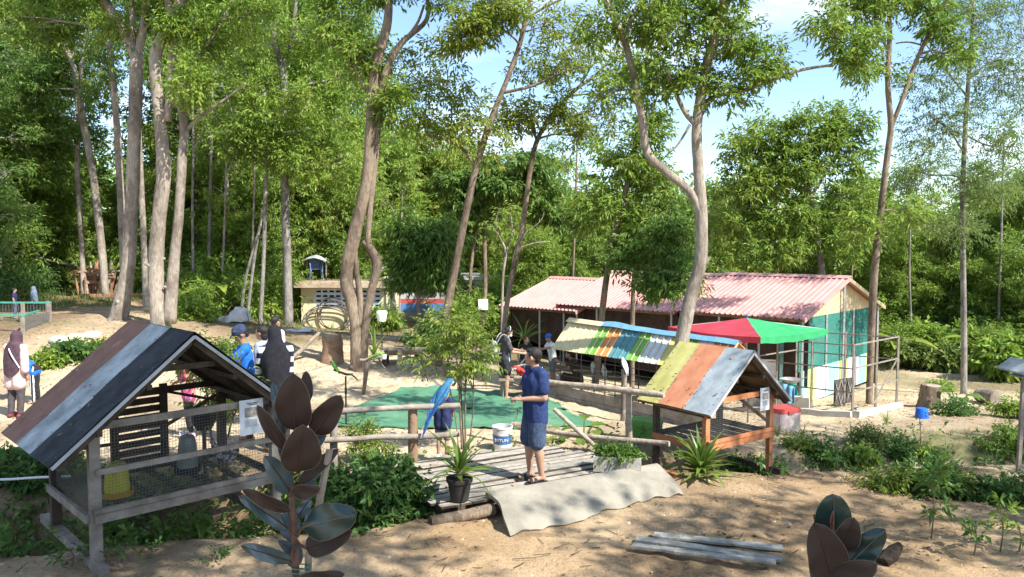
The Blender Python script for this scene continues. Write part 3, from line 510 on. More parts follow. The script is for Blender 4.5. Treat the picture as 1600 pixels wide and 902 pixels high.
for px, top, Y, k in [(-60, -120, 30, 'tall_dark'), (10, -90, 33, 'tall_dark'), (55, -140, 31, 'tall_mid'), (95, -60, 36, 'tall_dark'), (270, -40, 36, 'tall_dark'), (310, -90, 31, 'tall_mid'), (345, -110, 34, 'tall_dark'), (385, -80, 38, 'tall_mid'), (0, 180, 29, 'round_mid'), (60, 250, 30.5, 'round_mid'), (100, 300, 31, 'round_mid'), (285, 250, 30, 'round_mid'), (320, 230, 33, 'tall_dark'), (362, 160, 29, 'tall_mid'), (200, 290, 34, 'round_mid'), (-20, 60, 26, 'tall_dark'), (170, 330, 33, 'round_mid'), (35, 20, 40, 'tall_dark')]: forest(px, top, Y, k, 'L')
for px, top, Y, k in [(425, -60, 36, 'tall_bright'), (470, 60, 32, 'tall_bright'), (505, -40, 40, 'tall_mid'), (545, 40, 36, 'tall_bright'), (500, 230, 31.5, 'round_olive'), (575, 200, 36, 'round_bright'), (620, 225, 39, 'round_olive'), (655, 215, 41, 'round_bright'), (690, 225, 40, 'round_olive'), (720, 260, 40, 'round_bright'), (430, 260, 30, 'round_mid'), (590, 330, 37, 'round_mid'), (540, 290, 31, 'round_mid'), (760, 255, 44, 'round_mid'), (380, 330, 29.5, 'round_bright'), (640, 320, 40, 'round_mid')]: forest(px, top, Y, k, 'M')
for px, top, Y, k in [(800, 250, 36, 'round_olive'), (850, 270, 42, 'round_bright'), (890, 300, 34, 'round_mid'), (930, 305, 40, 'round_olive'), (975, 320, 46, 'round_mid'), (1020, 300, 38, 'round_mid'), (1070, 310, 40, 'round_mid'), (1110, 290, 34, 'round_mid'), (1140, 330, 45, 'round_bright'), (1180, 340, 36, 'round_bright'), (1340, 300, 34, 'round_bright'), (1380, 335, 31, 'round_bright'), (1420, 370, 36, 'round_mid'), (1460, 350, 32, 'round_olive'), (1530, 330, 34, 'round_mid'), (1580, 290, 30, 'round_mid'), (1630, 260, 33, 'round_bright'), (1680, 250, 30, 'round_mid'), (1490, 400, 29.5, 'round_mid'), (1560, 400, 28, 'round_bright'), (1400, 410, 30, 'round_bright'), (1250, 370, 38, 'round_mid'), (820, 350, 31, 'round_bright'), (870, 370, 33, 'round_mid'), (1620, 380, 27, 'round_mid')]: forest(px, top, Y, k, 'R')
# far-off woods on the rising ground: one mass
def mass(name, label, pts, r, n, L, Wd, leaf, seed, k=6, twig=.5, cat=None, clumps=8):
    rng = np.random.default_rng(seed); C, D = [], []
    for (x, y) in pts:
        s = rng.uniform(.7, 1.25); c = (x, y, gz(x, y) + r[2] * s * .8); p, d, _ = blob_points(rng, c, (r[0] * s, r[1] * s, r[2] * s), n, clumps, .34); C.append(p); D.append(d)
    V = sprays(rng, np.concatenate(C), np.concatenate(D), k, L, Wd, twig); o = link_mesh(name, np_mesh(name, V, quads_of(V), [LM[leaf]])); tag(o, label, cat or name.replace('_', ' '), kind='stuff'); return o
rf2 = random.Random(5)
mass('far_wood', 'far-off green wood on the rising ground behind everything', [((u - 800) / FPX * y, y) for u in range(-250, 1900, 36) for y in (rf2.uniform(58, 75), rf2.uniform(90, 120))], (4.6, 4.6, 5.0), 120, .75, .33, 'mid', 41, twig=1.2, cat='wood')
# trees behind and beside the camera that shade the foreground
def shade_tree(base, blobs, seed, label, dn=1.25):
    T = Tree('shade_tree', label, seed, BARK['brown'], LM['mid'], (base[0], base[1], gz(*base) - .1), L=.2, Wd=.085, twig=.36)
    z0 = gz(*base); c = Vector(np.mean([b[:3] for b in blobs], axis=0)); T.stem([(base[0], base[1], z0 - .1), (base[0] + .2, base[1], z0 + 2.5), (base[0] * .6 + c.x * .4, base[1] * .6 + c.y * .4, c.z - 2.2), (c.x, c.y, c.z + .5)], [.26, .2, .16, .08])
    for b in blobs: T.blob(b[:3], (b[3], b[3], b[3] * .55), int(b[4] * dn), 11, .36)
    return T.done()

KADJ = {'tall_dark': 'tall dark-leaved tree', 'tall_mid': 'tall green tree', 'tall_bright': 'tall bright-leaved tree', 'round_mid': 'bushy green tree', 'round_bright': 'bushy bright tree', 'round_olive': 'bushy olive tree'}
LMK = {'L': [(-30, 'at the left edge of the picture'), (20, 'above the far pair of visitors'), (70, 'above the slung cable'), (125, 'above the stacked timber'), (185, 'behind the thick straight trunk'), (250, 'behind the thick twin trunk'), (290, 'just right of the thick twin trunk'), (325, 'between the twin trunk and the leaning thin trunk'), (375, 'left of the leaning thin trunk')],
       'M': [(395, 'left of the blue-stained trunk'), (435, 'behind the blue-stained trunk'), (490, 'above the yellow outhouse'), (545, 'left of the knobbly twin trunk'), (590, 'behind the knobbly twin trunk'), (640, 'above the grey building'), (690, 'left of the leaning mossy trunk'), (730, 'behind the leaning mossy trunk'), (770, 'above the bare white shrub')],
       'R': [(800, 'above the left end of the red roofs'), (850, 'behind the slender curving trunk'), (895, 'above the left red roof'), (945, 'behind the brown mossy trunk'), (1000, 'above the middle red roof'), (1060, 'behind the left bough of the pale forked trunk'), (1110, 'right of the pale forked trunk'), (1165, 'above the right red roof'), (1250, 'behind the broad bushy tree'), (1345, 'left of the grey forked trunk'), (1385, 'behind the grey forked trunk'), (1425, 'right of the grey forked trunk'), (1470, 'left of the feathery tree'), (1510, 'behind the feathery tree'), (1560, 'right of the feathery tree'), (1620, 'at the right edge of the picture'), (1690, 'beyond the right edge')]}
seen = {}
for o, px, top, Y, kind, zone in FOR:
    lm = min(LMK[zone], key=lambda q: abs(q[0] - px))[1]; lb = KADJ[kind] + ' in the wood ' + lm
    seen.setdefault(lb, []).append((Y, o))
for lb, l in seen.items():
    l.sort(key=lambda q: q[0])
    for i, (Y, o) in enumerate(l): o['label'] = lb if len(l) == 1 else ('nearer ', 'farther ', 'farthest ')[min(i, 2)] + lb
shade_tree((5.5, -3.0), [(-.8, 2.8, 8.8, 2.0, 420), (.6, 3.9, 8.9, 1.9, 460), (2.0, 3.4, 9.0, 1.9, 380), (3.6, 2.7, 9.3, 1.9, 110), (-2.2, 3.2, 8.9, 1.8, 360), (-.6, 4.6, 9.0, 1.5, 260), (1.4, 4.9, 9.1, 1.4, 240), (1.6, 2.2, 8.8, 1.9, 330), (2.6, 1.0, 9.0, 2.2, 150), (.4, .6, 9, 2.2, 300), (5.4, 1.6, 9.4, 1.7, 110), (4.6, -1.8, 9.2, 2.0, 420), (6.4, -1.2, 9.3, 1.8, 350), (3.0, -1.0, 9.0, 1.8, 330)], 51, 'broad tree standing behind the camera that shades the left foreground')
shade_tree((14.5, 1.0), [(9.0, 2.2, 9.2, 1.9, 210), (11.6, 5.4, 9.3, 2.0, 300), (14.2, 6.2, 9.3, 2.2, 330), (17.2, 6.4, 9.2, 2.3, 330), (11.0, 2.8, 9, 1.8, 190), (14, 3.4, 9, 2.2, 280)], 52, 'broad tree standing right of the camera that shades the right foreground', .8)
# ------------------------------------------------------------------ built things: materials
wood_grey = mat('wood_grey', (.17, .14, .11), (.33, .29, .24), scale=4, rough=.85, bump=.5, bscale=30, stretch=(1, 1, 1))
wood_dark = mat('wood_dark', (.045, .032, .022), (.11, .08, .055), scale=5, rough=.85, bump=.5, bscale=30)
wood_brown = mat('wood_brown', (.16, .095, .055), (.30, .20, .125), scale=5, rough=.8, bump=.4, bscale=30)
wood_pole = mat('wood_pole', (.23, .18, .13), (.42, .36, .28), scale=9, rough=.85, bump=.6, bscale=26)
wood_orange = mat('wood_orange', (.40, .14, .055), (.52, .22, .10), scale=6, rough=.7, bump=.35, bscale=30)
plank_mats = [mat('plank_%s' % n, a, b, scale=6, rough=.85, bump=.5, bscale=34, stretch=(1, 1, 1)) for n, a, b in (('ash', (.24, .215, .18), (.40, .365, .31)), ('tan', (.26, .225, .18), (.42, .37, .30)), ('worn', (.20, .18, .15), (.35, .32, .275)))]
felt_brown = mat('felt_brown', (.17, .085, .058), (.30, .16, .115), scale=5, detail=9, lo=.25, hi=.8, rough=.9, bump=.25, bscale=60)
felt_grey = mat('felt_grey', (.22, .25, .25), (.46, .49, .48), scale=4, detail=9, rough=.9, bump=.25, bscale=60)
felt_black = mat('felt_black', (.018, .02, .024), (.045, .048, .055), scale=5, rough=.92, bump=.25, bscale=60)
felt_olive = mat('felt_olive', (.36, .34, .10), (.48, .44, .17), scale=3, rough=.9, bump=.25, bscale=50)
felt_orange = mat('felt_orange', (.44, .17, .085), (.56, .25, .14), scale=3, rough=.9, bump=.25, bscale=50)
felt_blue = mat('felt_bluegrey', (.20, .24, .26), (.36, .40, .42), scale=3, rough=.9, bump=.25, bscale=50)
cardboard = mat('sheathing', (.20, .12, .06), (.32, .21, .11), scale=3, rough=.9, bump=.3, bscale=30)
edge_grey = mat('edge_trim', (.36, .37, .37), (.48, .49, .49), scale=4, rough=.8)
wire_m = mat('wire', (.16, .16, .15), rough=.6, metal=.3)
steel = mat('galvanised_steel', (.34, .34, .33), (.48, .48, .47), scale=12, rough=.5, metal=.55)
steel_dark = mat('dark_steel', (.07, .06, .055), (.14, .11, .09), scale=14, rough=.65, metal=.3)
rust_pipe = mat('weathered_pipe', (.20, .165, .13), (.33, .29, .24), scale=10, rough=.7, metal=.2)
paper = mat('paper', (.62, .64, .66), rough=.6); ink = mat('ink', (.10, .10, .11), rough=.7); ink_pale = mat('ink_pale', (.33, .34, .35), rough=.7)
print_dark = mat('print_photo', (.13, .10, .09), (.42, .38, .33), scale=24, rough=.5)
plas_yellow = mat('plastic_yellow', (.42, .40, .04), rough=.4); plas_ochre = mat('plastic_ochre', (.42, .23, .04), rough=.4)
plas_grey = mat('plastic_smoke', (.17, .20, .18), (.25, .28, .26), scale=5, rough=.3); plas_white = mat('plastic_white', (.74, .74, .72), (.8, .8, .78), scale=5, rough=.45)
plas_black = mat('plastic_black', (.018, .018, .018), (.035, .034, .032), scale=8, rough=.55); plas_blue = mat('plastic_blue', (.015, .12, .55), rough=.4)
plas_red = mat('plastic_red', (.46, .05, .05), (.52, .09, .08), scale=6, rough=.5); plas_green = mat('plastic_green', (.10, .27, .05), (.16, .34, .08), scale=5, rough=.5)
def noise_u(r, a): return r.uniform(-a, a)
# ------------------------------------------------------------------ gable-roofed animal hutches
def hutch(name, label, base, rz, wid, dep, ridge, eave, zr, ze, over, y_end, strips, post, pw, zfoot, zfloor, ztop, zmid, wood, wood_back, under, rng):
    """local x runs along the open gable, local y back under the ridge"""
    t = thing(name, label, 'hutch', base, rz); B = lambda mb, n, m, par=None, **k: mb.build(n, m, par or t, world=False, **k)
    xl, xm, xr = eave[0], ridge, eave[1]; y0 = -over; y1 = y_end
    zat = lambda x: zr - (zr - ze) * (abs(x - xm) / (xm - xl) if x < xm else abs(x - xm) / (xr - xm))
    # sheathing below the felt
    for sgn, xe in ((-1, xl), (1, xr)):
        mb = MB(); a = Vector((xm, y0, zr - .03)); e = Vector((xe, y0, ze - .03)); nrm = Vector((-(e - a).z, 0, (e - a).x)).normalized()
        if nrm.z < 0: nrm = -nrm
        mb.prism([a, e, e - nrm * .016, a - nrm * .016], (0, y1 - y0, 0)); B(mb, 'sheathing', under)
        n = len(strips); tot = sum(q[1] for q in strips); acc = 0
        for k, (m, w) in enumerate(strips):
            ya = y1 - (y1 - y0) * acc / tot; acc += w; yb = y1 - (y1 - y0) * acc / tot; r2 = random.Random(k + int(10 * zr))
            def fn(u, v, ya=ya, yb=yb, xe=xe, r2=r2, k=k):
                x = xm + (xe - xm) * u * 1.015; yy = ya + (yb - ya) * (v * 1.03 - .015)
                z = zr - (zr - ze) * u * 1.015
                wv = .006 * math.sin(u * 11 + k * 2 + v * 3) * (u > .05) + .010 * (k % 2) + .004 * math.sin(v * 20 + u * 5)
                return Vector((x, yy, z)) + nrm * (.004 + wv * .6 + .003 * k)
            mb = MB(); mb.grid(fn, 14, 5, .006)
            if sgn < 0: mb.f = [f[::-1] for f in mb.f]
            B(mb, 'roof_strip', m, smooth=False)
        nb = MB(); r2 = random.Random(77)
        for k in range(n + 1):
            yn = y1 - (y1 - y0) * sum(q[1] for q in strips[:k]) / tot + (.03 if k == n else -.03 if k == 0 else .012)
            for j in range(1, 11):
                c = a.lerp(e, j / 10.6); nb.tube([Vector((c.x, yn + r2.uniform(-.004, .004), c.z)) + nrm * (.028 if k else .024), Vector((c.x, yn, c.z)) + nrm * .042], .0055, 6)
        B(nb, 'nail_heads', wire_m, kind='stuff')
        mb = MB(); o_ = Vector((0, -.012, 0)); mb.beam(a + o_, e + o_, .02, .03, up=nrm); B(mb, 'barge_board', edge_grey)
        mb = MB()
        for yy in (y0 + .06, (y0 + y1) / 2, y1 - .06): mb.beam(Vector((xm, yy, zr - .075)), Vector((xe * .96 + xm * .04, yy, ze - .06)), .05, .055, up=nrm)
        for yy_, r_ in zip((y0 + .06, (y0 + y1) / 2, y1 - .06), range(3)):
            m1 = MB(); m1.v, m1.f, m1.m = [v.copy() for v in mb.v[r_ * 8:r_ * 8 + 8]], [[i - 0 for i in f] for f in mb.f[:6]], [0] * 6
            B(m1, 'rafter', wood_back)
    for q in (.33, .68):                                             # purlins under each slope
        for xe in (xl, xr):
            mb = MB(); x = xm + (xe - xm) * q; mb.beam((x, y0 + .03, zat(x) - .14), (x, y1 - .03, zat(x) - .14), .05, .05); B(mb, 'purlin', wood_back)
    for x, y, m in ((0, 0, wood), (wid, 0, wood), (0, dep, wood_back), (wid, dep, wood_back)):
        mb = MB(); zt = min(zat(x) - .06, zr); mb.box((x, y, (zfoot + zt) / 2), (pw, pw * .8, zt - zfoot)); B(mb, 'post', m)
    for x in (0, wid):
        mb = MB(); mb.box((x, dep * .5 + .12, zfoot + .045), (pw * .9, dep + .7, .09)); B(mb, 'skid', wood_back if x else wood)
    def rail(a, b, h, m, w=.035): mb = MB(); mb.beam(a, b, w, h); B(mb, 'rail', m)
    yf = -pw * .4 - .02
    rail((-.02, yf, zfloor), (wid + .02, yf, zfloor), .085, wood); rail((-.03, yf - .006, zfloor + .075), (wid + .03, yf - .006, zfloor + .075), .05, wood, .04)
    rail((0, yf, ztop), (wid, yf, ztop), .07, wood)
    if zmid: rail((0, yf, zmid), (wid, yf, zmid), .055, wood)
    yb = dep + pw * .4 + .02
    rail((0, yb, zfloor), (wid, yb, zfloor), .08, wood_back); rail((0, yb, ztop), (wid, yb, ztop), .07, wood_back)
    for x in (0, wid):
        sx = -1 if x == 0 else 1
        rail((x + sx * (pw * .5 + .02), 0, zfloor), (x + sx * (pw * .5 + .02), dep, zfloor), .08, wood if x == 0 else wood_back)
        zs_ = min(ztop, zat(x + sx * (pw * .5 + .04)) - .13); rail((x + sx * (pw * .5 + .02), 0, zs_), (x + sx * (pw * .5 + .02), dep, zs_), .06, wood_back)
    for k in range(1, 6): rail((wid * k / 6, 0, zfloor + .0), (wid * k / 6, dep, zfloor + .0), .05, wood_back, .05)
    def wires(a, b, c, d, n1, n2, nm='wire_mesh', th=.0024):           # a woven panel between four corners
        mb = MB(); a, b, c, d = map(Vector, (a, b, c, d)); nr = (b - a).cross(d - a).normalized()
        for i in range(n1 + 1): mb.beam(a.lerp(b, i / n1), d.lerp(c, i / n1), th, th, up=nr)
        for j in range(n2 + 1): mb.beam(a.lerp(d, j / n2) + nr * th, b.lerp(c, j / n2) + nr * th, th, th, up=nr)
        B(mb, nm, wire_m, kind='stuff')
    wires((0, yf + .03, zfloor), (wid, yf + .03, zfloor), (wid, yf + .03, ztop), (0, yf + .03, ztop), int(wid / .03), int((ztop - zfloor) / .03))
    wires((0, .05, zfloor), (0, dep, zfloor), (0, dep, ztop), (0, .05, ztop), int(dep / .035), int((ztop - zfloor) / .035))
    wires((0, 0, zfloor + .03), (wid, 0, zfloor + .03), (wid, dep, zfloor + .03), (0, dep, zfloor + .03), int(wid / .04), int(dep / .04))
    return t, B
F0 = P(157, 882, 7.2); HL = Vector((-3.98, 7.2, 0)); rzL = R(44.8)
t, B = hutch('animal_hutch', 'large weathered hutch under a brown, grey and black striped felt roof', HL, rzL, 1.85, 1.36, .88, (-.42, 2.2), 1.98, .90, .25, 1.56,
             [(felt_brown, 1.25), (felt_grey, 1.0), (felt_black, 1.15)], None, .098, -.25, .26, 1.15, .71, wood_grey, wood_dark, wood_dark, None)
# slatted board at its back and a brace or two
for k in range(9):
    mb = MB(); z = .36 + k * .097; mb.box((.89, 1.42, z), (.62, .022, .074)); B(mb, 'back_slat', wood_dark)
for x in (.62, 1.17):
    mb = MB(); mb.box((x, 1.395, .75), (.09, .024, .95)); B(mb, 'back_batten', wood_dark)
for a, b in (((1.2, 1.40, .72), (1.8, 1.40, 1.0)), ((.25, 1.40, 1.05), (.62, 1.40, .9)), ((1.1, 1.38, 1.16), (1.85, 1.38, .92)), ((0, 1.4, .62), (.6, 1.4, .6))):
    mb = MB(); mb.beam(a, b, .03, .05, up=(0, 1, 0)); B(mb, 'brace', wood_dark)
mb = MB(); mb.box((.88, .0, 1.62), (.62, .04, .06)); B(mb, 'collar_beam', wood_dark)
def wl(x, y, z): return wmat(t) @ Vector((x, y, z))
# notice on the hutch
def notice(base, rz, w, h, label):
    s = thing('notice', label, 'sign', base, rz); b = lambda m, n, mm: m.build(n, mm, s, world=False)
    m = MB(); m.grid(lambda u, v: (u * w, -.004 * math.sin(u * 3.1) * 2 - .006 * math.sin(v * 2), -h * v), 6, 6, .0015); m.f = [f[::-1] for f in m.f]; b(m, 'sheet', paper)
    m = MB()
    for z, a, c in ((-.10, .28, .78), (-.145, .38, .72)): m.box((w * (a + c) / 2, -.018, h * z), (w * (c - a), .002, h * .022))
    b(m, 'title_print', ink)
    m = MB(); m.box((w * .5, -.018, -h * .36), (w * .56, .002, h * .27)); b(m, 'photo_print', print_dark)
    m = MB(); r = random.Random(4)
    for k in range(7): ww = w * r.uniform(.5, .6); m.box((w * .2 + ww / 2, -.018, -h * (.57 + k * .032)), (ww, .002, h * .012))
    b(m, 'text_print', ink_pale); return s
notice(wl(1.40, -.105, 1.2), rzL, .27, .38, 'white paper notice with a small picture, pinned to the big hutch')
def drinker(name, label, cat, loc, r, h, m1, m2):
    s = thing(name, label, cat, loc)
    MB().lathe([(0, h), (r * .35, h), (r * .5, h * .985), (r * .62, h * .9), (r * .72, h * .62), (r * .78, h * .3), (r * .8, h * .12)], n=18).build('bell', m1, s, smooth=True, world=False)
    MB().lathe([(0, 0), (r, 0), (r * 1.05, h * .16), (r * 1.0, h * .17), (r * .9, h * .05), (0, h * .05)], n=18).build('tray', m2, s, smooth=True, world=False)
    MB().tube([(-.02, 0, h), (0, 0, h + .02), (.02, 0, h)], .006, 6).build('knob', m1, s, world=False); return s
drinker('poultry_drinker', 'yellow bell drinker on an ochre tray inside the big hutch', 'drinker', wl(.33, .42, .305), .155, .34, plas_yellow, plas_ochre)
drinker('poultry_feeder', 'smoky grey bell feeder at the back of the big hutch', 'feeder', wl(1.17, .72, .305), .14, .42, plas_grey, plas_black)
rg = random.Random(3)
mb = MB()
for k in range(420):
    x, y = rg.uniform(.1, 1.75), rg.uniform(.1, 1.25); a = rg.uniform(0, 6.28); l = rg.uniform(.03, .09); mb.add([wl(x, y, .30 + rg.uniform(0, .012)), wl(x + l * math.cos(a), y + l * math.sin(a), .305), wl(x + l * .5 * math.cos(a + .5), y + l * .5 * math.sin(a + .5), .315)], [(0, 1, 2)])
o = mb.build('straw', LM['grass']); tag(o, 'scattered cut grass on the wire floor of the big hutch', 'straw', kind='stuff')
HO = Vector((2.66, 10.4, 0)); rzO = math.atan2(.585, .811)
t, B = hutch('animal_hutch', 'smaller orange-legged hutch under an olive, orange and grey roof', HO, rzO, 1.42, .92, .737, (-.163, 1.64), 1.376, .60, .20, 1.145,
             [(felt_olive, 1.05), (felt_orange, 1.1), (felt_blue, 1.15)], None, .085, -.5, .08, .716, 0, wood_orange, wood_dark, cardboard, None)
for x in (1.42,):
    mb = MB(); mb.beam((x + .05, .0, .2), (x + .05, .92, .66), .03, .05, up=(1, 0, 0)); B(mb, 'brace', wood_orange)
for k, (u0, v0) in enumerate(((.2, .1), (.45, .5), (.7, .2), (.3, .75), (.65, .7))):
    mb = MB(); x = .737 + (1.64 - .737) * u0; z = 1.376 - (1.376 - .60) * u0 - .068; mb.grid(lambda u, v, x=x, z=z, v0=v0: (x + .3 * u, -.18 + 1.25 * v0 + .38 * v, z - .3 * .86 * u - .008 * math.sin(u * 3)), 3, 3, .004); B(mb, 'sheathing_patch', cardboard)
notice(wl(1.06, -.09, .80), rzO, .21, .33, 'white paper notice on the right leg of the orange hutch')
# ------------------------------------------------------------------ timber deck over the ditch
A0 = Vector((-.78, 8.28, 0)); eu = Vector((.882, .471, 0)); nu = Vector((-.471, .882, 0)); Zu = Vector((0, 0, 1))
deck = thing('plank_deck', 'low footbridge deck of weathered narrow planks', 'deck', A0)
rd = random.Random(12); y = 0; meshes = []
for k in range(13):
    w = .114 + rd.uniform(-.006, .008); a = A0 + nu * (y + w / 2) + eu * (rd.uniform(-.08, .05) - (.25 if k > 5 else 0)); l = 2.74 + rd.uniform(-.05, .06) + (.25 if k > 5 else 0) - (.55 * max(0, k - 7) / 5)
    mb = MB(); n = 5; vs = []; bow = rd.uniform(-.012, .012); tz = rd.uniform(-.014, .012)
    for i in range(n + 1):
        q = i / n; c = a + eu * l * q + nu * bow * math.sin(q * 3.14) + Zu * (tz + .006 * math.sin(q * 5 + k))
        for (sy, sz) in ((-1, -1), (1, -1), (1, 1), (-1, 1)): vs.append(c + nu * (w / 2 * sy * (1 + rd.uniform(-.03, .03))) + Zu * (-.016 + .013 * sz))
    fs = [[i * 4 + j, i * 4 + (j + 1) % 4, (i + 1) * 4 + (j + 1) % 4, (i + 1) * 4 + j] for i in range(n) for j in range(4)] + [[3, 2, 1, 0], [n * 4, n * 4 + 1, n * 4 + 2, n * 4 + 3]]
    mb.add(vs, fs); mb.m = [0 if (i < n * 4 and i % 4 == 2) else 1 for i in range(len(fs))]; mb.build('plank', [plank_mats[rd.randrange(3)], wood_dark], deck); y += w + rd.uniform(.022, .036)  # sides and ends darkened to stand for the shade in the gaps
for q in (.25, 1.3, 2.4):
    MB().beam(A0 + eu * q + Zu * -.09, A0 + eu * q + nu * 1.85 + Zu * -.09, .09, .10).build('bearer', wood_dark, deck)
log = MB(); log.tube([A0 + eu * -.15 - nu * .05 + Zu * -.13, A0 + eu * .3 - nu * .04 + Zu * -.14, A0 + eu * .62 - nu * .05 + Zu * -.12], [.06, .068, .072], 12, rough=.05, rng=rd, sub=3)
o = log.build('log', BARK['brown'], smooth=True); tag(o, 'short rough log wedged under the near edge of the plank deck', 'log')
cement = mat('cement', (.17, .155, .12), (.33, .30, .24), scale=2.0, rough=.95, bump=.45, bscale=40, detail=10, lo=.25, hi=.72)
mb = MB(); r7 = random.Random(8)
def apr(u, v):
    e = .04 * math.sin(u * 7) + .02 * math.sin(u * 23) + .006 * math.sin(u * 57 + 1)
    p = A0 + eu * (.56 + 2.45 * u + .05 * math.sin(v * 5) * (1 if u < .1 else 0)) + nu * (.035 - (.68 + e * .7 - .2 * u) * v)
    g = gz(p.x, p.y) + .02; q = max(0, (v - .08) / .92); w = q ** .95 * (1 - .12 * math.sin(q * 3.14)); z = .014 * (1 - w) + g * w
    return Vector((p.x, p.y, z + .016 * math.sin(u * 19 + v * 7) * v * (1 - v) + .007 * math.sin(u * 41 - v * 13) * v - .03 * max(0, v - .9) * 10))
mb.grid(apr, 90, 14, .045); mb.f = [f[::-1] for f in mb.f]; o = mb.build('ramp', cement, smooth=True); tag(o, 'pale rough cement ramp along the near side of the plank deck', 'ramp')
# ------------------------------------------------------------------ pole fences
def pole(par, name, a, b, r, m=wood_pole, sag=.015, seed=0, n=8, r2=None):
    q = random.Random(seed); a = Vector(a); b = Vector(b); pts = [a.lerp(b, i / 5) + Vector((q.uniform(-1, 1), q.uniform(-1, 1), q.uniform(-1, 1))) * sag * (0 < i < 5) for i in range(6)]
    mb = MB(); rr = [r + ((r2 or r) - r) * i / 5 for i in range(6)]; mb.tube(pts, [x * q.uniform(.92, 1.08) for x in rr], n, sub=2, rough=.04, rng=q); return mb.build(name, m, par, smooth=True)
pf = thing('pole_fence', 'rustic three-rail pole fence left of the deck, where the macaw sits', 'fence', (-1.29, 9.84, 0))
fa = Vector((-1.29, 9.84, 0)); fd = Vector((.955, .296, 0))
gA = gz(-2.26, 9.54); gB = gz(-1.29, 9.84)
pole(pf, 'post', (-1.29, 9.86, gB - .1), (-1.29, 9.86, .80), .062, wood_brown, .006, 1); pole(pf, 'post', (-2.27, 9.56, gA - .1), (-2.24, 9.56, .80), .05, wood_grey, .008, 2)
for z, q0, q1, s in ((.76, -1.75, .63, 3), (.385, -1.1, .62, 4), (-.005, -1.05, .62, 5)):
    pole(pf, 'rail', fa + fd * q0 + Vector((0, -.07, z + .05)), fa + fd * q1 + Vector((0, -.07, z)), .038, wood_grey, .016, s)
pg = thing('pole_fence', 'rustic pole fence behind the deck, right of the standing man', 'fence', (1.68, 10.86, 0))
pole(pg, 'rail', (.05, 11.93, .77), (2.1, 10.5, .79), .043, wood_pole, .018, 6); pole(pg, 'rail', (.10, 11.9, .0), (2.16, 10.42, .13), .04, wood_pole, .02, 7)
pole(pg, 'post', (1.68, 10.86, -.5), (1.67, 10.86, .83), .045, wood_pole, .01, 8)
p_ = onground(973, 658); pole(pg, 'post', (p_.x, p_.y, p_.z - .1), (p_.x + .02, p_.y, p_.z + .98), .055, BARK['pale'], .012, 9)
o = pole(None, 'pole', P(866, 640, 11.3), P(938, 704, 10.75) - Vector((0, 0, .02)), .034, wood_pole, .01, 10); tag(o, 'grey pole leaning diagonally behind the standing man', 'pole')
a = onground(800, 669); b = onground(872, 676); o = pole(None, 'log', a + Vector((0, 0, .05)), b + Vector((0, 0, .05)), .06, wood_pole, .01, 11); tag(o, 'grey log lying between the paint bucket and the man', 'log')
# ------------------------------------------------------------------ green play mats
matm = mat('rubber_mat', (.06, .185, .105), (.14, .255, .16), scale=2.0, rough=.8, bump=.25, bscale=22, lo=.4, hi=.85, detail=8)
ML = ['left front green mat by the black perch stand', 'left rear green mat below the sand bank', 'green mat behind the blue macaw', 'rear green mat under the cane fronds', 'right front green mat behind the standing man', 'right rear green mat under the woman with the backpack']
MQ = [[(-3.15, 13.42), (-1.56, 13.2), (-1.46, 14.93), (-3.1, 14.8)], [(-3.1, 14.85), (-1.46, 14.98), (-1.02, 16.7), (-2.4, 16.75)], [(-1.52, 13.2), (0, 13.05), (.1, 14.94), (-1.42, 14.94)], [(-1.42, 14.99), (.1, 14.99), (.38, 16.5), (-.98, 16.68)], [(.03, 13.05), (1.55, 13.35), (1.12, 14.9), (.13, 14.94)], [(.13, 14.99), (1.12, 14.95), (.75, 16.3), (.42, 16.48)]]
for k, (q, lb) in enumerate(zip(MQ, ML)):
    q = [Vector((x, yv, 0)) for x, yv in q]
    def fn(u, v, q=q, k=k):
        p = q[0].lerp(q[1], u).lerp(q[3].lerp(q[2], u), v); z = gz(p.x, p.y); ed = max(abs(u - .5), abs(v - .5)) * 2
        return Vector((p.x, p.y, z + .035 + .018 * math.sin(u * 7 + k) * math.sin(v * 5 + k) + .008 * math.sin(u * 17 + v * 9 + k) + .02 * max(0, ed - .9) * 10 * (math.sin(u * 13 + v * 11 + k * 3) > .4)))
    mb = MB(); mb.grid(fn, 16, 16, .022); mb.f = [f for f in mb.f]; o = mb.build('play_mat', matm, smooth=True); tag(o, lb, 'mat', 'green mats on the sand')
# ------------------------------------------------------------------ bucket, pot, planter, boxes
def textmesh(body, size):
    c = bpy.data.curves.new('lettering', 'FONT'); c.body = body; c.size = size; c.align_x = 'CENTER'; c.extrude = .002; c.resolution_u = 2
    o = bpy.data.objects.new('lettering', c); COL.objects.link(o); dg = bpy.context.evaluated_depsgraph_get(); me = bpy.data.meshes.new_from_object(o.evaluated_get(dg)); bpy.data.objects.remove(o); return me
bk = onground(785, 702); bkt = thing('paint_bucket', 'white and blue paint bucket standing behind the deck', 'bucket', bk)
MB().lathe([(0, .0), (.125, 0), (.135, .08), (.152, .33), (.162, .335), (.162, .36), (.148, .36), (.146, .33), (.12, .02), (0, .02)], n=24).build('tub', mat('bucket_grimy', (.36, .35, .32), (.66, .65, .62), scale=9, rough=.55, detail=8, lo=.3, hi=.6), bkt, smooth=True, world=False)
MB().lathe([(.1395, .10), (.1515, .235)], n=24).build('label_band', mat('label_blue', (.03, .10, .26), (.06, .16, .36), scale=12, rough=.4), bkt, smooth=True, world=False)
me = textmesh('JOTUN', .068)
for v in me.vertices:
    a_ = math.pi * 1.5 - .1 + v.co.x / .147; rr = .149 + .012 * (v.co.y / .068) + v.co.z; v.co = (rr * math.cos(a_), rr * math.sin(a_), .148 + v.co.y)
me.materials.append(plas_white); link_mesh('lettering', me, bkt)
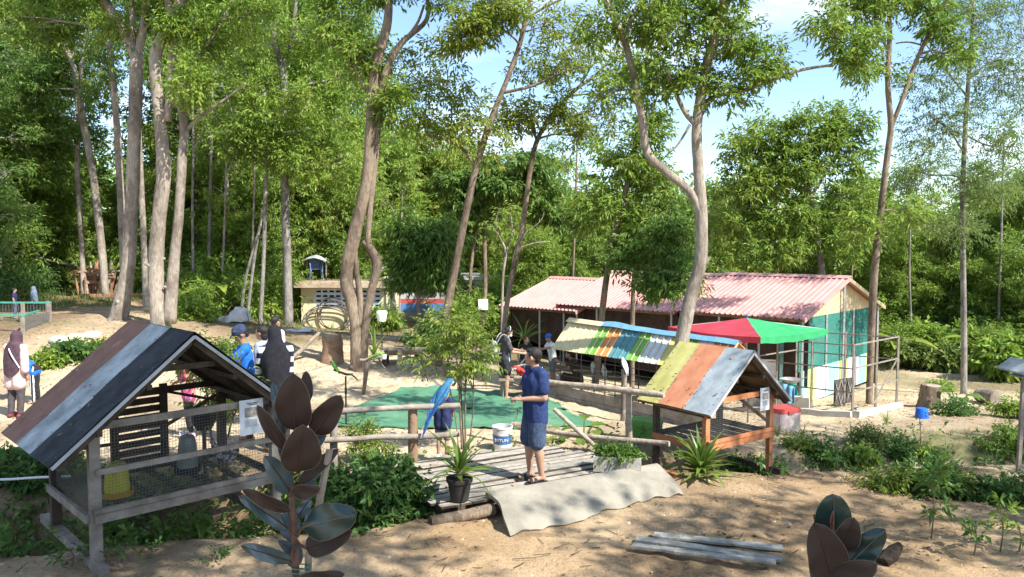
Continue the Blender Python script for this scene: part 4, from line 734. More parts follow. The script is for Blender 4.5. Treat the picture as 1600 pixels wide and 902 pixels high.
pts = [Vector((.158 * math.cos(a), .158 * math.sin(a), .34 - .13 * math.sin(a))) for a in [math.pi * k / 10 for k in range(11)]]; MB().tube(pts, .004, 5).build('handle', wire_m, bkt, world=False)
def box_open(par, name, c, d, wall, m, M=None):
    mb = MB(); x, yv, z = d
    mb.box((0, -yv / 2 + wall / 2, z / 2), (x, wall, z)); mb.box((0, yv / 2 - wall / 2, z / 2), (x, wall, z)); mb.box((-x / 2 + wall / 2, 0, z / 2), (wall, yv - 2 * wall, z)); mb.box((x / 2 - wall / 2, 0, z / 2), (wall, yv - 2 * wall, z)); mb.box((0, 0, wall / 2 + .001), (x - 2 * wall, yv - 2 * wall, wall)); return mb.build(name, m, par, world=False)
a, b = G(929, 737, 0), G(1004, 741, 0); c = (a + b) / 2 + Vector((0, .1, 0)); rzp = math.atan2((b - a).y, (b - a).x)
pb = thing('planter_box', 'long pale trough of green herbs at the right corner of the deck', 'planter', c, rzp)
box_open(pb, 'trough', None, ((b - a).length, .2, .19), .02, mat('trough_cement', (.28, .26, .225), (.42, .39, .34), scale=6, rough=.9, bump=.4, bscale=30))
MB().box((0, 0, .14), ((b - a).length - .05, .15, .03)).build('earth', wood_dark, pb, world=False)
def lid_box(name, label, cat, loc, rz, d, mbody, mlid, lid=.08):
    s = thing(name, label, cat, loc, rz); mb = MB(); mb.box((0, 0, (d[2] - lid) / 2), (d[0] * .94, d[1] * .94, d[2] - lid), taper=1.03); mb.build('body', mbody, s, world=False)
    mb = MB(); mb.box((0, 0, d[2] - lid / 2), (d[0], d[1], lid), taper=.95); mb.build('lid', mlid, s, world=False)
    mb = MB(); mb.box((0, -d[1] / 2 - .01, d[2] - lid * .8), (d[0] * .25, .02, lid * .6)); mb.build('latch', mlid, s, world=False); return s
g = onground(1223, 672); lid_box('cool_box', 'red-lidded cool box beside the orange hutch', 'cool box', g, R(25), (.5, .38, .42), mat('box_faded', (.42, .28, .26), (.58, .52, .5), scale=7, rough=.6), plas_red)
g = onground(1006, 690); lid_box('storage_box', 'green lidded plastic box behind the thin fence post', 'box', g, R(-35), (.5, .36, .36), plas_green, plas_green)
# ------------------------------------------------------------------ striped pen: low board wall, steel posts, wires, ribbed coloured roof
E0, E1, R0, R1 = Vector((.85, 16.5, .615)), Vector((3.75, 13.6, .56)), Vector((1.27, 16.92, 1.2)), Vector((4.17, 14.02, 1.06))
pen = thing('striped_pen', 'low animal pen under a multicoloured ribbed metal roof', 'pen', (2.3, 15.1, -.5))
c_cream = mat('paint_cream', (.56, .46, .26), (.66, .56, .34), scale=7, rough=.6); c_green = mat('paint_green', (.16, .37, .06), (.21, .44, .10), scale=6, rough=.55); c_orange = mat('paint_orange', (.60, .20, .05), (.68, .27, .09), scale=6, rough=.55)
c_teal = mat('paint_teal', (.08, .22, .25), (.14, .29, .31), scale=6, rough=.55); c_white = mat('paint_white', (.54, .57, .62), (.66, .69, .73), scale=6, rough=.55); c_yellow = mat('paint_yellow', (.58, .49, .13), (.66, .57, .19), scale=6, rough=.55); c_blue = mat('paint_blue', (.10, .24, .38), (.16, .33, .46), scale=4, rough=.6)
seq = [c_cream] * 6 + [c_green] * 2 + [c_orange] * 2 + [c_teal] * 3 + [c_green] * 2 + [c_white] * 3 + [c_yellow] * 2 + [c_green] * 2 + [c_white] * 2 + [c_orange] * 3
n = len(seq); back = Vector((.62, .62, -.52))
for k, m in enumerate(seq):
    for side in (0, 1):
        a, b = k / n, (k + 1) / n; qa = R0.lerp(R1, a); qb = R0.lerp(R1, b)
        ea, eb = (E0.lerp(E1, a), E0.lerp(E1, b)) if side == 0 else (qa + back, qb + back)
        up = (qb - qa).cross(ea - qa).normalized(); up = up if up.z > 0 else -up; w = qb - qa
        rowT = [qa, qa + w * .80, qa + w * .84 + up * .014, qa + w * .95 + up * .014, qa + w * .99]; rowB = [ea, ea + w * .80, ea + w * .84 + up * .014, ea + w * .95 + up * .014, ea + w * .99]
        mb = MB(); vs = rowT + rowB + [v - up * .006 for v in rowT + rowB]
        fs = [[i, i + 1, i + 6, i + 5] for i in range(4)] + [[10 + i, 15 + i, 16 + i, 11 + i] for i in range(4)] + [[5 + i, 6 + i, 16 + i, 15 + i] for i in range(4)] + [[i + 1, i, i + 10, i + 11] for i in range(4)] + [[0, 5, 15, 10], [4, 14, 19, 9]]
        mb.add(vs, fs); mb.build('roof_sheet', m, pen)
    if m is not c_cream:
        q = (k + .9) / n; up = (R1 - R0).cross(E0 - R0).normalized(); up = up if up.z > 0 else -up; mb = MB(); mb.beam(R0.lerp(R1, q) + up * .017, E0.lerp(E1, q) + up * .017, .03, .006, up=up); mb.build('rib_stripe', c_cream if m is not c_teal else c_teal, pen)
for a, b, m in ((0, .24, c_cream), (.24, 1, c_blue)):
    mb = MB(); q0, q1 = R0.lerp(R1, a), R0.lerp(R1, b); d = (q1 - q0); 
    def fn(u, v, q0=q0, d=d, b=b):
        s = (v - .5) * 2; crump = (.035 * max(0, math.sin(u * 5 + 1)) ** 5 + .006 * math.sin(u * 23)) * (b == 1) * (1 - abs(s) * .5)
        return q0 + d * u + Vector((.09 * s, .09 * s, .055 - .075 * abs(s) + crump))
    mb.grid(fn, 24, 4, .008); mb.build('ridge_cap', m, pen)
pw = [Vector((.95, 16.4, 0)), Vector((3.72, 13.63, 0))]
for j, (z0, z1) in enumerate(((-.55, -.36), (-.355, -.16))):
    for k in range(2):
        a = pw[0].lerp(pw[1], k / 2 + .002); b = pw[0].lerp(pw[1], (k + 1) / 2 - .002); dz = -.06 * k
        MB().beam(a + Zu * ((z0 + z1) / 2 + dz), b + Zu * ((z0 + z1) / 2 + dz - .05), .03, z1 - z0 - .006).build('wall_board', wood_grey, pen)
for q in (.02, .17, .33, .49, .65, .81, .98):
    a = pw[0].lerp(pw[1], q) + Vector((.03, .03, 0)); MB().beam(a + Zu * -.75, a + Zu * (.58), .022, .022).build('post', steel_dark, pen)
    c = a + Vector((.82, .82, 0)); MB().beam(c + Zu * -.95, c + Zu * .6, .022, .022).build('post', steel_dark, pen)
for z in (-.05, .08, .21, .34, .47): MB().tube([pw[0] + Zu * z, pw[1] + Zu * (z - .06)], .007, 5).build('wire', steel_dark, pen)
g = onground(1010, 612, -.6); o = MB().beam(Vector((2.55, 15.35, -.42)), Vector((3.4, 14.6, -.40)), .5, .02).build('board', c_white); tag(o, 'white sheet lying on the floor of the striped pen', 'board')
# ------------------------------------------------------------------ three red-roofed sheds in a row
roof_pink = mat('roof_red_paint', (.44, .215, .19), (.58, .31, .28), scale=2.5, rough=.5, lo=.2, hi=.72, detail=9)
net_brown = mat('shade_cloth_brown', (.05, .032, .024), (.095, .06, .045), scale=4, rough=.95)
board_cream = mat('board_cream', (.44, .34, .19), (.57, .46, .29), scale=5, rough=.8, bump=.2)
chain_green = mat('chain_link_green', (.05, .24, .19), (.08, .30, .24), scale=9, rough=.6)
gd = Vector((.69, .724, 0)).normalized(); rdv = Vector((-.724, .69, 0)).normalized(); C0 = Vector((7.06, 18.5, 0))
def shed(label, s0, s1, dz, yo, ze=1.05, zr=1.98, half=2.9, gable=False):
    o3 = C0 + rdv * s0; t = thing('animal_shed', label, 'shed', (o3.x, o3.y, gz(o3.x + .5, o3.y + .5)), 0, 'red-roofed sheds in a row'); L = s1 - s0
    loc = lambda x, y, z: C0 + rdv * (s0 + x) + gd * (y + yo) + Zu * (z + dz)
    nrib = int(L / .15)
    for sd in (0, 1):
        ys, zs = ((0, half), (ze, zr)) if sd == 0 else ((half * 2, half), (ze, zr)); mb = MB(); prof = []
        for k in range(nrib):
            w = L / nrib; x = k * w
            prof += [(x, 0), (x + w * .55, 0), (x + w * .65, .028), (x + w * .9, .028)]
        prof.append((L, 0)); vs = []
        for x, h in prof: vs += [loc(x, ys[0], zs[0] + h), loc(x, ys[1], zs[1] + h)]
        m_ = len(vs); vs += [v - Zu * .01 for v in vs]; fs = []
        for k in range(len(prof) - 1):
            f = [2 * k, 2 * k + 1, 2 * k + 3, 2 * k + 2]; fs.append(f); fs.append([i + m_ for i in f[::-1]]); fs.append([2 * k, 2 * k + 2, 2 * k + 2 + m_, 2 * k + m_])
        mb.add(vs, fs); mb.build('roof', roof_pink, t)
    mb = MB(); mb.prism([loc(-.03, half - .17, zr - .02), loc(-.03, half, zr + .055), loc(-.03, half + .17, zr - .02), loc(-.03, half, zr + .015)], rdv * (L + .06)); mb.build('ridge_cap', roof_pink, t)
    for sgn in (0, 1):
        for xx in (.0, L):
            mb = MB(); mb.beam(loc(xx, 0 if sgn == 0 else half * 2, ze - .05), loc(xx, half, zr - .05), .03, .10, up=Zu); mb.build('barge_board', board_cream if sgn else roof_pink, t)
    zb = lambda p: gz(p.x, p.y)
    nb = max(2, int(L / 1.2))
    for k in range(nb + 1):
        for yy in (.22, half, half * 2 - .25):
            p = loc(.12 + (L - .24) * k / nb, yy, 0); top = ze - .03 + (zr - ze) * (yy / half if yy <= half else (2 * half - yy) / half) + dz
            MB().beam((p.x, p.y, zb(p) - .1), (p.x, p.y, top), .05, .05).build('post', steel, t)
    MB().beam(loc(.05, .22, ze - .06), loc(L - .05, .22, ze - .06), .05, .07).build('eave_beam', wood_brown, t)
    def cloth(a, b, name, z0, z1, m):
        def fn(u, v): p = a.lerp(b, u); return Vector((p.x, p.y, zb(p) + z0 + (z1 + dz - zb(p) - z0) * v)) + gd * (.02 * math.sin(u * 25) * (1 - v))
        mb = MB(); mb.grid(fn, 24, 4, .01); mb.build(name, m, t)
    cloth(loc(.1, .55, 0), loc(L - .1, .55, 0), 'shade_cloth', .35, ze + .06, net_brown); cloth(loc(.1, half * 2 - .4, 0), loc(L - .1, half * 2 - .4, 0), 'shade_cloth', 0, ze - .02, net_brown)
    cloth(loc(L - .1, .5, 0), loc(L - .1, half * 2 - .4, 0), 'shade_cloth', 0, ze, net_brown)
    if gable:
        x = .22; nb2 = 26
        for k in range(nb2):
            a, b = .3 + (2 * half - .6) * k / nb2, .3 + (2 * half - .6) * (k + .94) / nb2; zt = lambda yv: ze - .07 + (zr - ze) * (1 - abs(yv - half) / half)
            mb = MB(); mb.prism([loc(x, a, ze - .02), loc(x, b, ze - .02), loc(x, b, max(zt(b), ze + .0)), loc(x, a, max(zt(a), ze + .0))], rdv * .02); mb.build('gable_board', board_cream, t)
        mb = MB(); a, b = loc(x, .22, 0), loc(x, half * 2 - .25, 0); z0, z1 = -.29, ze - .02; sp = .085; Lg = (b - a).length; H = z1 - z0
        for k in range(int((Lg + H) / sp)):
            for sg in (1, -1):
                u0 = k * sp if sg > 0 else k * sp - H; pa, pb_ = u0, u0 - H if sg > 0 else u0 + H
                za, zb2 = z0, z1
                if sg > 0: (xa, xb) = (u0, u0 - H)
                else: (xa, xb) = (u0, u0 + H)
                cl = []
                for (xx, zz) in ((xa, za), (xb, zb2)):
                    cl.append([xx, zz])
                for c_, o_ in ((cl[0], cl[1]), (cl[1], cl[0])):
                    if c_[0] < 0: c_[1] = c_[1] + (o_[1] - c_[1]) * (0 - c_[0]) / (o_[0] - c_[0]); c_[0] = 0
                    if c_[0] > Lg: c_[1] = c_[1] + (o_[1] - c_[1]) * (Lg - c_[0]) / (o_[0] - c_[0]); c_[0] = Lg
                if abs(cl[0][0] - cl[1][0]) < .02: continue
                off = rdv * (.004 * sg)
                mb.beam(a + gd * cl[0][0] + Zu * cl[0][1] + off, a + gd * cl[1][0] + Zu * cl[1][1] + off, .013, .013, up=rdv)
        mb.build('chain_link', chain_green, t, kind='stuff')
        cloth(loc(x + .5, .3, 0), loc(x + .5, half * 2 - .3, 0), 'inner_cloth', 0, ze, mat('shade_cloth_green', (.15, .27, .24), (.20, .33, .295), scale=5, rough=.95))
        for yy in (1.9, 3.8): MB().beam(loc(x - .03, yy, -1.3), loc(x - .03, yy, ze - .02), .045, .045).build('post', steel, t)
        cols = [mat('panel_cyan', (.22, .58, .60), (.28, .64, .66), scale=3, rough=.6), mat('panel_lime', (.52, .62, .19), (.58, .68, .24), scale=3, rough=.6), mat('panel_white', (.66, .66, .74), (.74, .74, .8), scale=3, rough=.6)]
        y0 = .3; ws = [(0, .42), (1, .55), (2, .8), (0, .72), (1, .72), (2, .75), (0, .6), (1, .6)]
        for c_, w in ws:
            a = loc(x - .012, y0, 0); b = loc(x - .012, y0 + w, 0); MB().prism([a + Zu * -1.12, b + Zu * -1.12, b + Zu * -.29, a + Zu * -.29], rdv * -.02).build('wall_panel', cols[c_], t); y0 += w
    return t
shed('right-hand shed with a red ribbed roof, cream gable and green wire end wall', 0, 3.63, 0, 0, gable=True)
shed('middle shed of the red-roofed row, its left eave behind the mossy trunk', 3.72, 7.85, -.05, 0, zr=1.99)
shed('left-hand shed of the red-roofed row, lowest and farthest away', 7.0, 10.3, -.22, -.1, half=2.7, zr=1.9)
# ------------------------------------------------------------------ sun umbrella
u_red = mat('canopy_red', (.44, .045, .07), (.50, .07, .10), scale=3, rough=.85, transl=.25); u_green = mat('canopy_green', (.03, .33, .11), (.06, .42, .16), scale=3, rough=.85, transl=.25)
uc = Vector((5.05, 16.45, 0)); ub = gz(uc.x, uc.y)
um = thing('sun_umbrella', 'flat square garden umbrella, half red and half green, before the right shed', 'umbrella', (uc.x, uc.y, ub))
ap = uc + Zu * 1.29; cor = [uc + Vector((1.66 * math.cos(a), 1.66 * math.sin(a), 1.07)) for a in (R(262), R(352), R(82), R(172))]
for k in range(4):
    a, b = cor[k], cor[(k + 1) % 4]; m = u_green if k in (0, 2) else u_red
    def fn(u, v, a=a, b=b): e = a.lerp(b, u) ; p = ap.lerp(e, v); return p - Zu * (.05 * v * math.sin(u * 3.14159) + .02 * math.sin(v * 3.14))
    MB().grid(fn, 12, 8, .004).build('canopy_panel', m, um, smooth=True)
    def fv(u, v, a=a, b=b): e = a.lerp(b, u) - Zu * (.05 * math.sin(u * 3.14159)); return e - Zu * (.125 * v) + (e - uc).normalized() * (.015 * math.sin(u * 22) * v)
    MB().grid(fv, 20, 3, .003).build('valance', m, um, smooth=True)
    MB().tube([ap - Zu * .03, a - Zu * .01], .012, 6).build('rib', steel, um)
MB().tube([(uc.x, uc.y, ub), ap + Zu * .0], .024, 8).build('pole', steel, um); MB().tube([ap, ap + Zu * .07], .02, 8).build('finial', plas_blue, um)
MB().lathe([(0, 0), (.24, 0), (.24, .06), (.06, .1), (.04, .25), (0, .25)], (uc.x, uc.y, ub), 14).build('base', steel_dark, um)
# ------------------------------------------------------------------ pipe frame run
fr = thing('pipe_frame', 'open run of thin weathered steel pipes at the right-hand shed', 'pipe frame', (6.9, 15.4, -.6))
fB, fC, fE, fD = Vector((6.9, 15.4, 0)), Vector((8.5, 16.8, 0)), Vector((5.1, 16.75, 0)), Vector((6.75, 18.1, 0))
for p in (fB, fC, fE, fD, fB.lerp(fE, .36), fB.lerp(fE, .68), fC.lerp(fD, .5), fB.lerp(fC, .5)):
    g = gz(p.x, p.y); MB().beam((p.x, p.y, g - .1), (p.x, p.y, .86), .04, .04).build('post', rust_pipe, fr)
for a, b, zs in ((fB, fC, (.84, .36, -.12)), (fB, fE, (.83, .35, -.13)), (fC, fD, (.82, .34)), (fE, fD, (.83, .37))):
    for z in zs: MB().beam(a + Zu * z, b + Zu * z, .026, .026).build('rail', rust_pipe, fr)
MB().beam(fC + Zu * .38, fB.lerp(fC, .45) + Zu * -.5, .022, .022).build('brace', rust_pipe, fr)
conc = mat('concrete', (.34, .33, .29), (.48, .46, .42), scale=4, rough=.95, bump=.3)
for a, b, lb in ((fE, fB, 'low concrete kerb under the long side of the pipe frame'), (fB, fC, 'low concrete kerb under the short right side of the pipe frame')):
    za, zb = gz(a.x, a.y), gz(b.x, b.y); mb = MB(); d = (b - a).normalized() * .07; off = Vector((d.y, -d.x, 0)) * 1.2
    pts = [a.lerp(b, k / 8) for k in range(9)]
    for k in range(8): mb.beam(pts[k] + off + Zu * (gz(pts[k].x, pts[k].y) + .03), pts[k + 1] + off + Zu * (gz(pts[k + 1].x, pts[k + 1].y) + .03), .12, .2)
    o = mb.build('kerb', conc); tag(o, lb, 'kerb')
a, b = Vector((5.2, 16.95, 0)), Vector((6.35, 16.2, 0)); mb = MB(); mb.beam(a + Zu * -.62, b + Zu * -.6, .15, .42); o = mb.build('low_wall', mat('render_cream', (.52, .47, .36), (.62, .57, .46), scale=3, rough=.9)); tag(o, 'short cream rendered wall inside the pipe frame', 'wall')
# hanging cloths, trellis gate, pan
def hang(name, label, a, b, drop, m, fold=.03, nf=4, cat=None):
    a, b = Vector(a), Vector(b); nr = (b - a).cross(Zu).normalized()
    def fn(u, v): p = a.lerp(b, u); return p - Zu * (drop * v * (1 + .06 * math.sin(u * 5))) + nr * (fold * math.sin(u * nf * 3.14) * (.3 + v) + .03 * math.sin(min(1, v * 8) * 1.57))
    o = MB().grid(fn, 24, 12, .012).build(name, m, smooth=True); return tag(o, label, cat or name.replace('_', ' '))
q = fB.lerp(fE, .70); d = (fE - fB).normalized(); n_ = Vector((-.6, -.8, 0)) * .03
qm = mat('quilt_white', (.60, .61, .64), (.74, .75, .78), scale=9, rough=.95, bump=.6, bscale=14)
hang('quilted_mat', 'pale quilted mat hung over the left rail of the pipe frame', q - d * .02 + Zu * .40 + n_, q + d * .36 + Zu * .38 + n_, .80, qm, .015, 2, 'mat')
tl = mat('cloth_teal', (.02, .42, .40), (.05, .52, .48), scale=5, rough=.9)
q = fB.lerp(fE, .45) + Vector((.1, .5, 0)); hang('cloth', 'turquoise cloth heaped beside the quilted mat', q + Zu * -.18, q + Vector((-.38, .2, -.15)), .42, tl, .06, 5)
q = fB.lerp(fE, .45) + Vector((.08, .35, 0)); hang('cloth', 'white cloth hanging under the turquoise one', q + Zu * -.55, q + Vector((-.2, .1, -.55)), .32, c_white, .03, 3)
q = C0 + gd * .5 + rdv * .8 + Vector((-.55, -.75, 0)); hang('cloth', 'blue and white cloth beside the orange hutch roof', (5.55, 15.6, .02), (5.75, 15.45, -.03), .35, c_blue, .05, 4)
tg = thing('trellis_gate', 'dark folding trellis gate under the striped wall panel', 'gate', (7.45, 17.2, -.95)); a, b = Vector((7.28, 17.35, 0)), Vector((7.74, 17.75, 0)); a, b = P(1303, 622, 17.6), P(1331, 628, 18.0); a.z = b.z = gz(a.x, a.y) + .02; d = b - a; L_ = d.length; d.normalize()
MB().beam(a + Zu * .3, b + Zu * .3, .02, .6).build('panel', steel_dark, tg)
nf = d.cross(Zu) * .016
for k in range(3):
    w = L_ / 3
    for sg in (0, 1): MB().beam(a + d * (w * (k + sg)) + Zu * .02 + nf * (1 + .4 * sg), a + d * (w * (k + 1 - sg)) + Zu * .58 + nf * (1 + .4 * sg), .022, .012, up=nf).build('lattice', steel, tg)
pn = thing('cooking_pan', 'shiny metal pan on a low stove beside the umbrella pole', 'pan', P(1236, 592, 16.4) - Zu * .1); MB().lathe([(0, 0), (.12, .01), (.22, .09), (.23, .1), (.21, .09), (.11, .025), (0, .02)], n=18).build('bowl', steel, pn, smooth=True, world=False)
for k in range(3): a_ = 2.1 * k; MB().tube([(.13 * math.cos(a_), .13 * math.sin(a_), .03), (.2 * math.cos(a_), .2 * math.sin(a_), -.45)], .012, 5).build('leg', steel_dark, pn, world=False)
MB().tube([(.22, 0, .09), (.36, .03, .13)], .012, 6).build('handle', steel_dark, pn, world=False)
# ------------------------------------------------------------------ right-hand side: bucket, stumps, sack, bird shelter
def stump(name, label, base, r, h, m, seed):
    q = random.Random(seed); t = thing(name, label, 'stump', base); mb = MB(); pts = [(0, 0, -.1), (0, 0, .05), (q.uniform(-.03, .03), q.uniform(-.03, .03), h * .5), (q.uniform(-.05, .05), 0, h)]
    mb.tube(pts, [r * 1.35, r * 1.1, r * .95, r * .9], 16, sub=4, rough=.06, rng=q); o = mb.build('bole', m, t, smooth=True, world=False)
    top = MB(); top.lathe([(0, h + .012), (r * .5, h + .01), (r * .84, h + .004), (r * .86, h - .01)], (pts[3][0], 0, 0), 16); top.build('cut_face', wood_pole, t, world=False); return t
g = onground(1440, 654, -.6); s = thing('bucket', 'bright blue plastic bucket upside down on the right bank', 'bucket', g); MB().lathe([(0, .21), (.10, .21), (.105, .2), (.135, .012), (.145, .012), (.145, 0), (.125, 0), (.095, .19)], n=18).build('tub', plas_blue, s, smooth=True, world=False); MB().tube([(.14, 0, .02), (.18, .06, .01), (.1, .17, .01), (-.06, .17, .01), (-.14, 0, .02)], .005, 5).build('handle', wire_m, s, world=False)
stump('tree_stump', 'short brown stump left of the feathery tree on the right', onground(1452, 637, -.9), .23, .5, BARK['brown'], 5)
stump('tree_stump', 'brown stump with a leaning pole in the middle of the yard', onground(519, 566, 0), .26, .66, wood_brown, 6)
a = onground(452, 565); o = pole(None, 'pole', a, P(503, 517, 18.6), .05, wood_pole, .015, 21); tag(o, 'pale pole leaning on the stump in the middle of the yard', 'pole')
g = onground(1556, 634, -1); o = MB().tube([g + Vector((-.1, .5, .16)), g + Vector((0, -.02, .17))], [.16, .17], 12, rough=.05, rng=random.Random(3)).build('log', BARK['pale'], smooth=True); tag(o, 'sawn log end lying right of the feathery tree', 'log')
sack = mat('sack_grey', (.42, .40, .39), (.62, .60, .58), scale=6, rough=.9, bump=.5, bscale=18)
g = onground(1407, 563, -1.2); mb = MB(); rs = random.Random(2)
def sk(u, v): a = u * 6.283; r = (.62 + .08 * math.sin(a * 3 + 1) + .05 * math.sin(a * 7)) * math.cos(v * 1.5) ** .45; return g + Vector((r * math.cos(a), r * .7 * math.sin(a), .95 * math.sin(v * 1.5) + .04 * math.sin(a * 5 + v * 9)))
mb.grid(sk, 30, 10); o = mb.build('tarp_heap', sack, smooth=True); tag(o, 'heap under a grey-white tarpaulin beyond the pipe frame', 'heap')
bp = onground(1591, 738, -.5); sh = thing('bird_table', 'little grey roof on a thin post at the right edge', 'bird table', bp); zt = P(1592, 575, bp.y).z
MB().beam(bp - Zu * .1, (bp.x + .03, bp.y, zt), .05, .05).build('post', wood_grey, sh)
for sg in (-1, 1): MB().prism([(bp.x + .03, bp.y - .3, zt + .12), (bp.x + .03 + sg * .21, bp.y - .3, zt - .03), (bp.x + .03 + sg * .21, bp.y - .3, zt - .055), (bp.x + .03, bp.y - .3, zt + .095)], (0, .6, 0)).build('roof_board', felt_grey, sh)
MB().box((bp.x + .03, bp.y, zt - .12), (.26, .3, .02)).build('tray', wood_grey, sh)
# boards lying in the foreground
pmat = mat('old_board', (.14, .14, .125), (.32, .315, .285), scale=5, rough=.9, bump=.6, bscale=30)
for k, (a, b, w, lb) in enumerate((((1022, 842), (1224, 862), .13, 'rear grey board of the three lying on the earth'), ((994, 850), (1222, 882), .13, 'middle grey board of the three lying on the earth'), ((988, 862), (1212, 889), .10, 'nearest grey board of the three lying on the earth'))):
    a, b = onground(*a), onground(*b); mb = MB(); d = b - a; q = random.Random(k); nn = Vector((-d.y, d.x, 0)).normalized()
    def fn(u, v, a=a, d=d, nn=nn, w=w, q=k): p = a + d * u + nn * (w * (v - .5) * (1 + .08 * math.sin(u * 17 + q))); return Vector((p.x, p.y, a.z * (1 - u) + b.z * u + .05 + .012 * q + .004 * math.sin(u * 5 + q)))
    mb.grid(fn, 12, 2, .022); mb.f = [f[::-1] for f in mb.f]; o = mb.build('board', pmat); tag(o, lb, 'board', 'boards lying in the foreground')
q = random.Random(9); mb = MB()
for k in range(26): 
    g = onground(q.uniform(1010, 1225), q.uniform(836, 862)); l = q.uniform(.02, .07); a_ = q.uniform(0, 6.3); mb.beam(g + Zu * .01, g + Vector((l * math.cos(a_), l * math.sin(a_), .012)), .02, .012)
o = mb.build('splinters', wood_dark); tag(o, 'dark splinters of bark around the lying boards', 'splinters', kind='stuff')
g = onground(1392, 880); mb = MB(); mb.tube([g + Vector((-.12, -.08, .03)), g + Vector((.0, .0, .09)), g + Vector((.14, .12, .13))], [.07, .075, .04], 9, rough=.2, rng=q, sub=3); o = mb.build('bark_chunk', BARK['dark'], smooth=False); tag(o, 'dark broken chunk of wood right of the right-hand rubber plant', 'wood chunk')
# ------------------------------------------------------------------ perches
g = onground(541, 668); pr1 = thing('bird_perch', 'thin black perch stand with a forked twig on the left mat', 'perch', g); X0 = Vector((g.x, g.y, 0)); zt = P(541, 588, g.y).z
MB().tube([g, X0 + Zu * zt], .016, 8).build('pole', plas_black, pr1); MB().tube([X0 + Zu * (zt - .32), X0 + Zu * (zt - .2)], .022, 8).build('collar', plas_black, pr1)
pa, pb2 = P(521, 578, g.y), P(559, 594, g.y); MB().tube([pa, P(530, 581, g.y), P(541, 585, g.y), P(550, 586, g.y), pb2], [.016, .02, .024, .016, .01], 7, sub=3).build('branch', BARK['dark'], pr1)
MB().tube([P(541, 585, g.y), P(552, 584, g.y + .1)], [.016, .008], 6).build('twig', BARK['dark'], pr1); MB().lathe([(0, 0), (.16, 0), (.16, .015), (.02, .03), (0, .03)], g + Zu * .03, 14).build('base', plas_black, pr1)
g = onground(568, 616); pr2 = thing('bird_perch', 'weathered post perch with a pale crossbar and a white cup', 'perch', g); Yp = g.y
MB().tube([g - Zu * .05, P(571, 590, Yp), P(573, 566, Yp)], [.035, .05, .055], 9, sub=3, rough=.08, rng=q).build('post', BARK['brown'], pr2)
MB().tube([P(562, 561, Yp), P(566, 563, Yp), P(580, 561, Yp), P(594, 558, Yp)], [.02, .03, .03, .02], 8, sub=3).build('crossbar', BARK['pale'], pr2)
MB().lathe([(0, 0), (.05, 0), (.058, .1), (.05, .1), (.045, .01), (0, .01)], P(600, 561, Yp), 14).build('cup', plas_white, pr2, smooth=True)
for a, b in (((575, 563), (565, 575)), ((590, 560), (601, 575))): MB().tube([P(*a, Yp), P(*b, Yp + .1)], .012, 5).build('twig', BARK['pale'], pr2)
# stake, bench, block behind
g = onground(623, 579); o = pole(None, 'stake', g - Zu * .05, P(625, 546, g.y), .06, wood_pole, .02, 31); tag(o, 'knotty brown stake standing in the sand bank', 'stake')
g = onground(643, 571); o = MB().box(g + Zu * .09, (.42, .26, .22), Matrix.Rotation(.3, 3, 'Z'), taper=.9).build('stone_block', conc); tag(o, 'pale squared stone block by the brown bench', 'stone')
g1, g2 = onground(602, 570), onground(652, 568); bn = thing('bench', 'rough brown bench of slabs behind the post perch', 'bench', g1); hz = P(602, 552, g1.y).z
MB().beam(Vector((g1.x, g1.y, hz)), Vector((g2.x + .1, g2.y, hz - .02)), .4, .07).build('seat', wood_brown, bn)
MB().beam(Vector((g1.x - .1, g1.y + .12, hz + .09)), Vector((g2.x + .2, g2.y + .12, hz + .05)), .2, .06).build('seat', wood_grey, bn)
for p in (g1, g2): MB().box((p.x, p.y + .05, (p.z + hz) / 2 - .04), (.12, .34, hz - p.z)).build('leg', wood_dark, bn)
g = onground(597, 548, 0); s = thing('pail', 'white pail upturned on a thin black stick', 'pail', g); zt = P(597, 502, g.y).z - g.z
MB().tube([(0, 0, -.05), (0, 0, zt + .1)], .018, 6).build('stick', plas_black, s, world=False); MB().lathe([(.11, zt), (.145, zt + .18), (.15, zt + .25), (.12, zt + .28), (0, zt + .29)], n=16).build('tub', plas_white, s, smooth=True, world=False)
# ------------------------------------------------------------------ yellow block outhouse, chair on its roof, hose coils, grey building
oy = mat('render_yellow', (.62, .54, .32), (.70, .63, .42), scale=2, rough=.9, bump=.2); Yh = 28
x0, x1 = P(471, 500, Yh).x, P(604, 500, Yh).x; zb = gz(-6, Yh) - .3; z1 = P(500, 449, Yh).z
oh = thing('outhouse', 'small yellow rendered outhouse with rows of vent holes', 'outhouse', ((x0 + x1) / 2, Yh, zb))
zv0, zv1 = P(500, 481, Yh).z, P(500, 452, Yh).z
MB().box(((x0 + x1) / 2, Yh + .06, (zb + zv0) / 2), (x1 - x0, .14, zv0 - zb)).build('wall', oy, oh)
MB().box(((x0 + x1) / 2, Yh + .06, (zv1 + z1) / 2), (x1 - x0 - .004, .138, z1 - zv1)).build('wall', oy, oh)
MB().box((x0 + .26, Yh + .06, (zv0 + zv1) / 2), (.52, .136, zv1 - zv0)).build('wall', oy, oh); MB().box((x1 - .1, Yh + .06, (zv0 + zv1) / 2), (.2, .136, zv1 - zv0)).build('wall', oy, oh)
xa, xb = x0 + .52, x1 - .2; rows = 4; colsn = 10
vent = MB(); H = (zv1 - zv0) / rows
for j in range(rows + 1): vent.box(((xa + xb) / 2, Yh + .055, zv0 + H * j), (xb - xa, .12, H * .58))
vent.build('vent_course', c_white, oh)
for i in range(colsn + 1):
    mbv = MB(); mbv.box((xa + (xb - xa) * i / colsn, Yh + .05, (zv0 + zv1) / 2), (.07, .10, zv1 - zv0)); mbv.build('vent_web', c_white, oh)
for xx in (x0 + .07, x1 - .07): MB().box((xx, Yh + 1.6, (zb + z1) / 2), (.14, 2.94, z1 - zb)).build('wall', oy, oh)
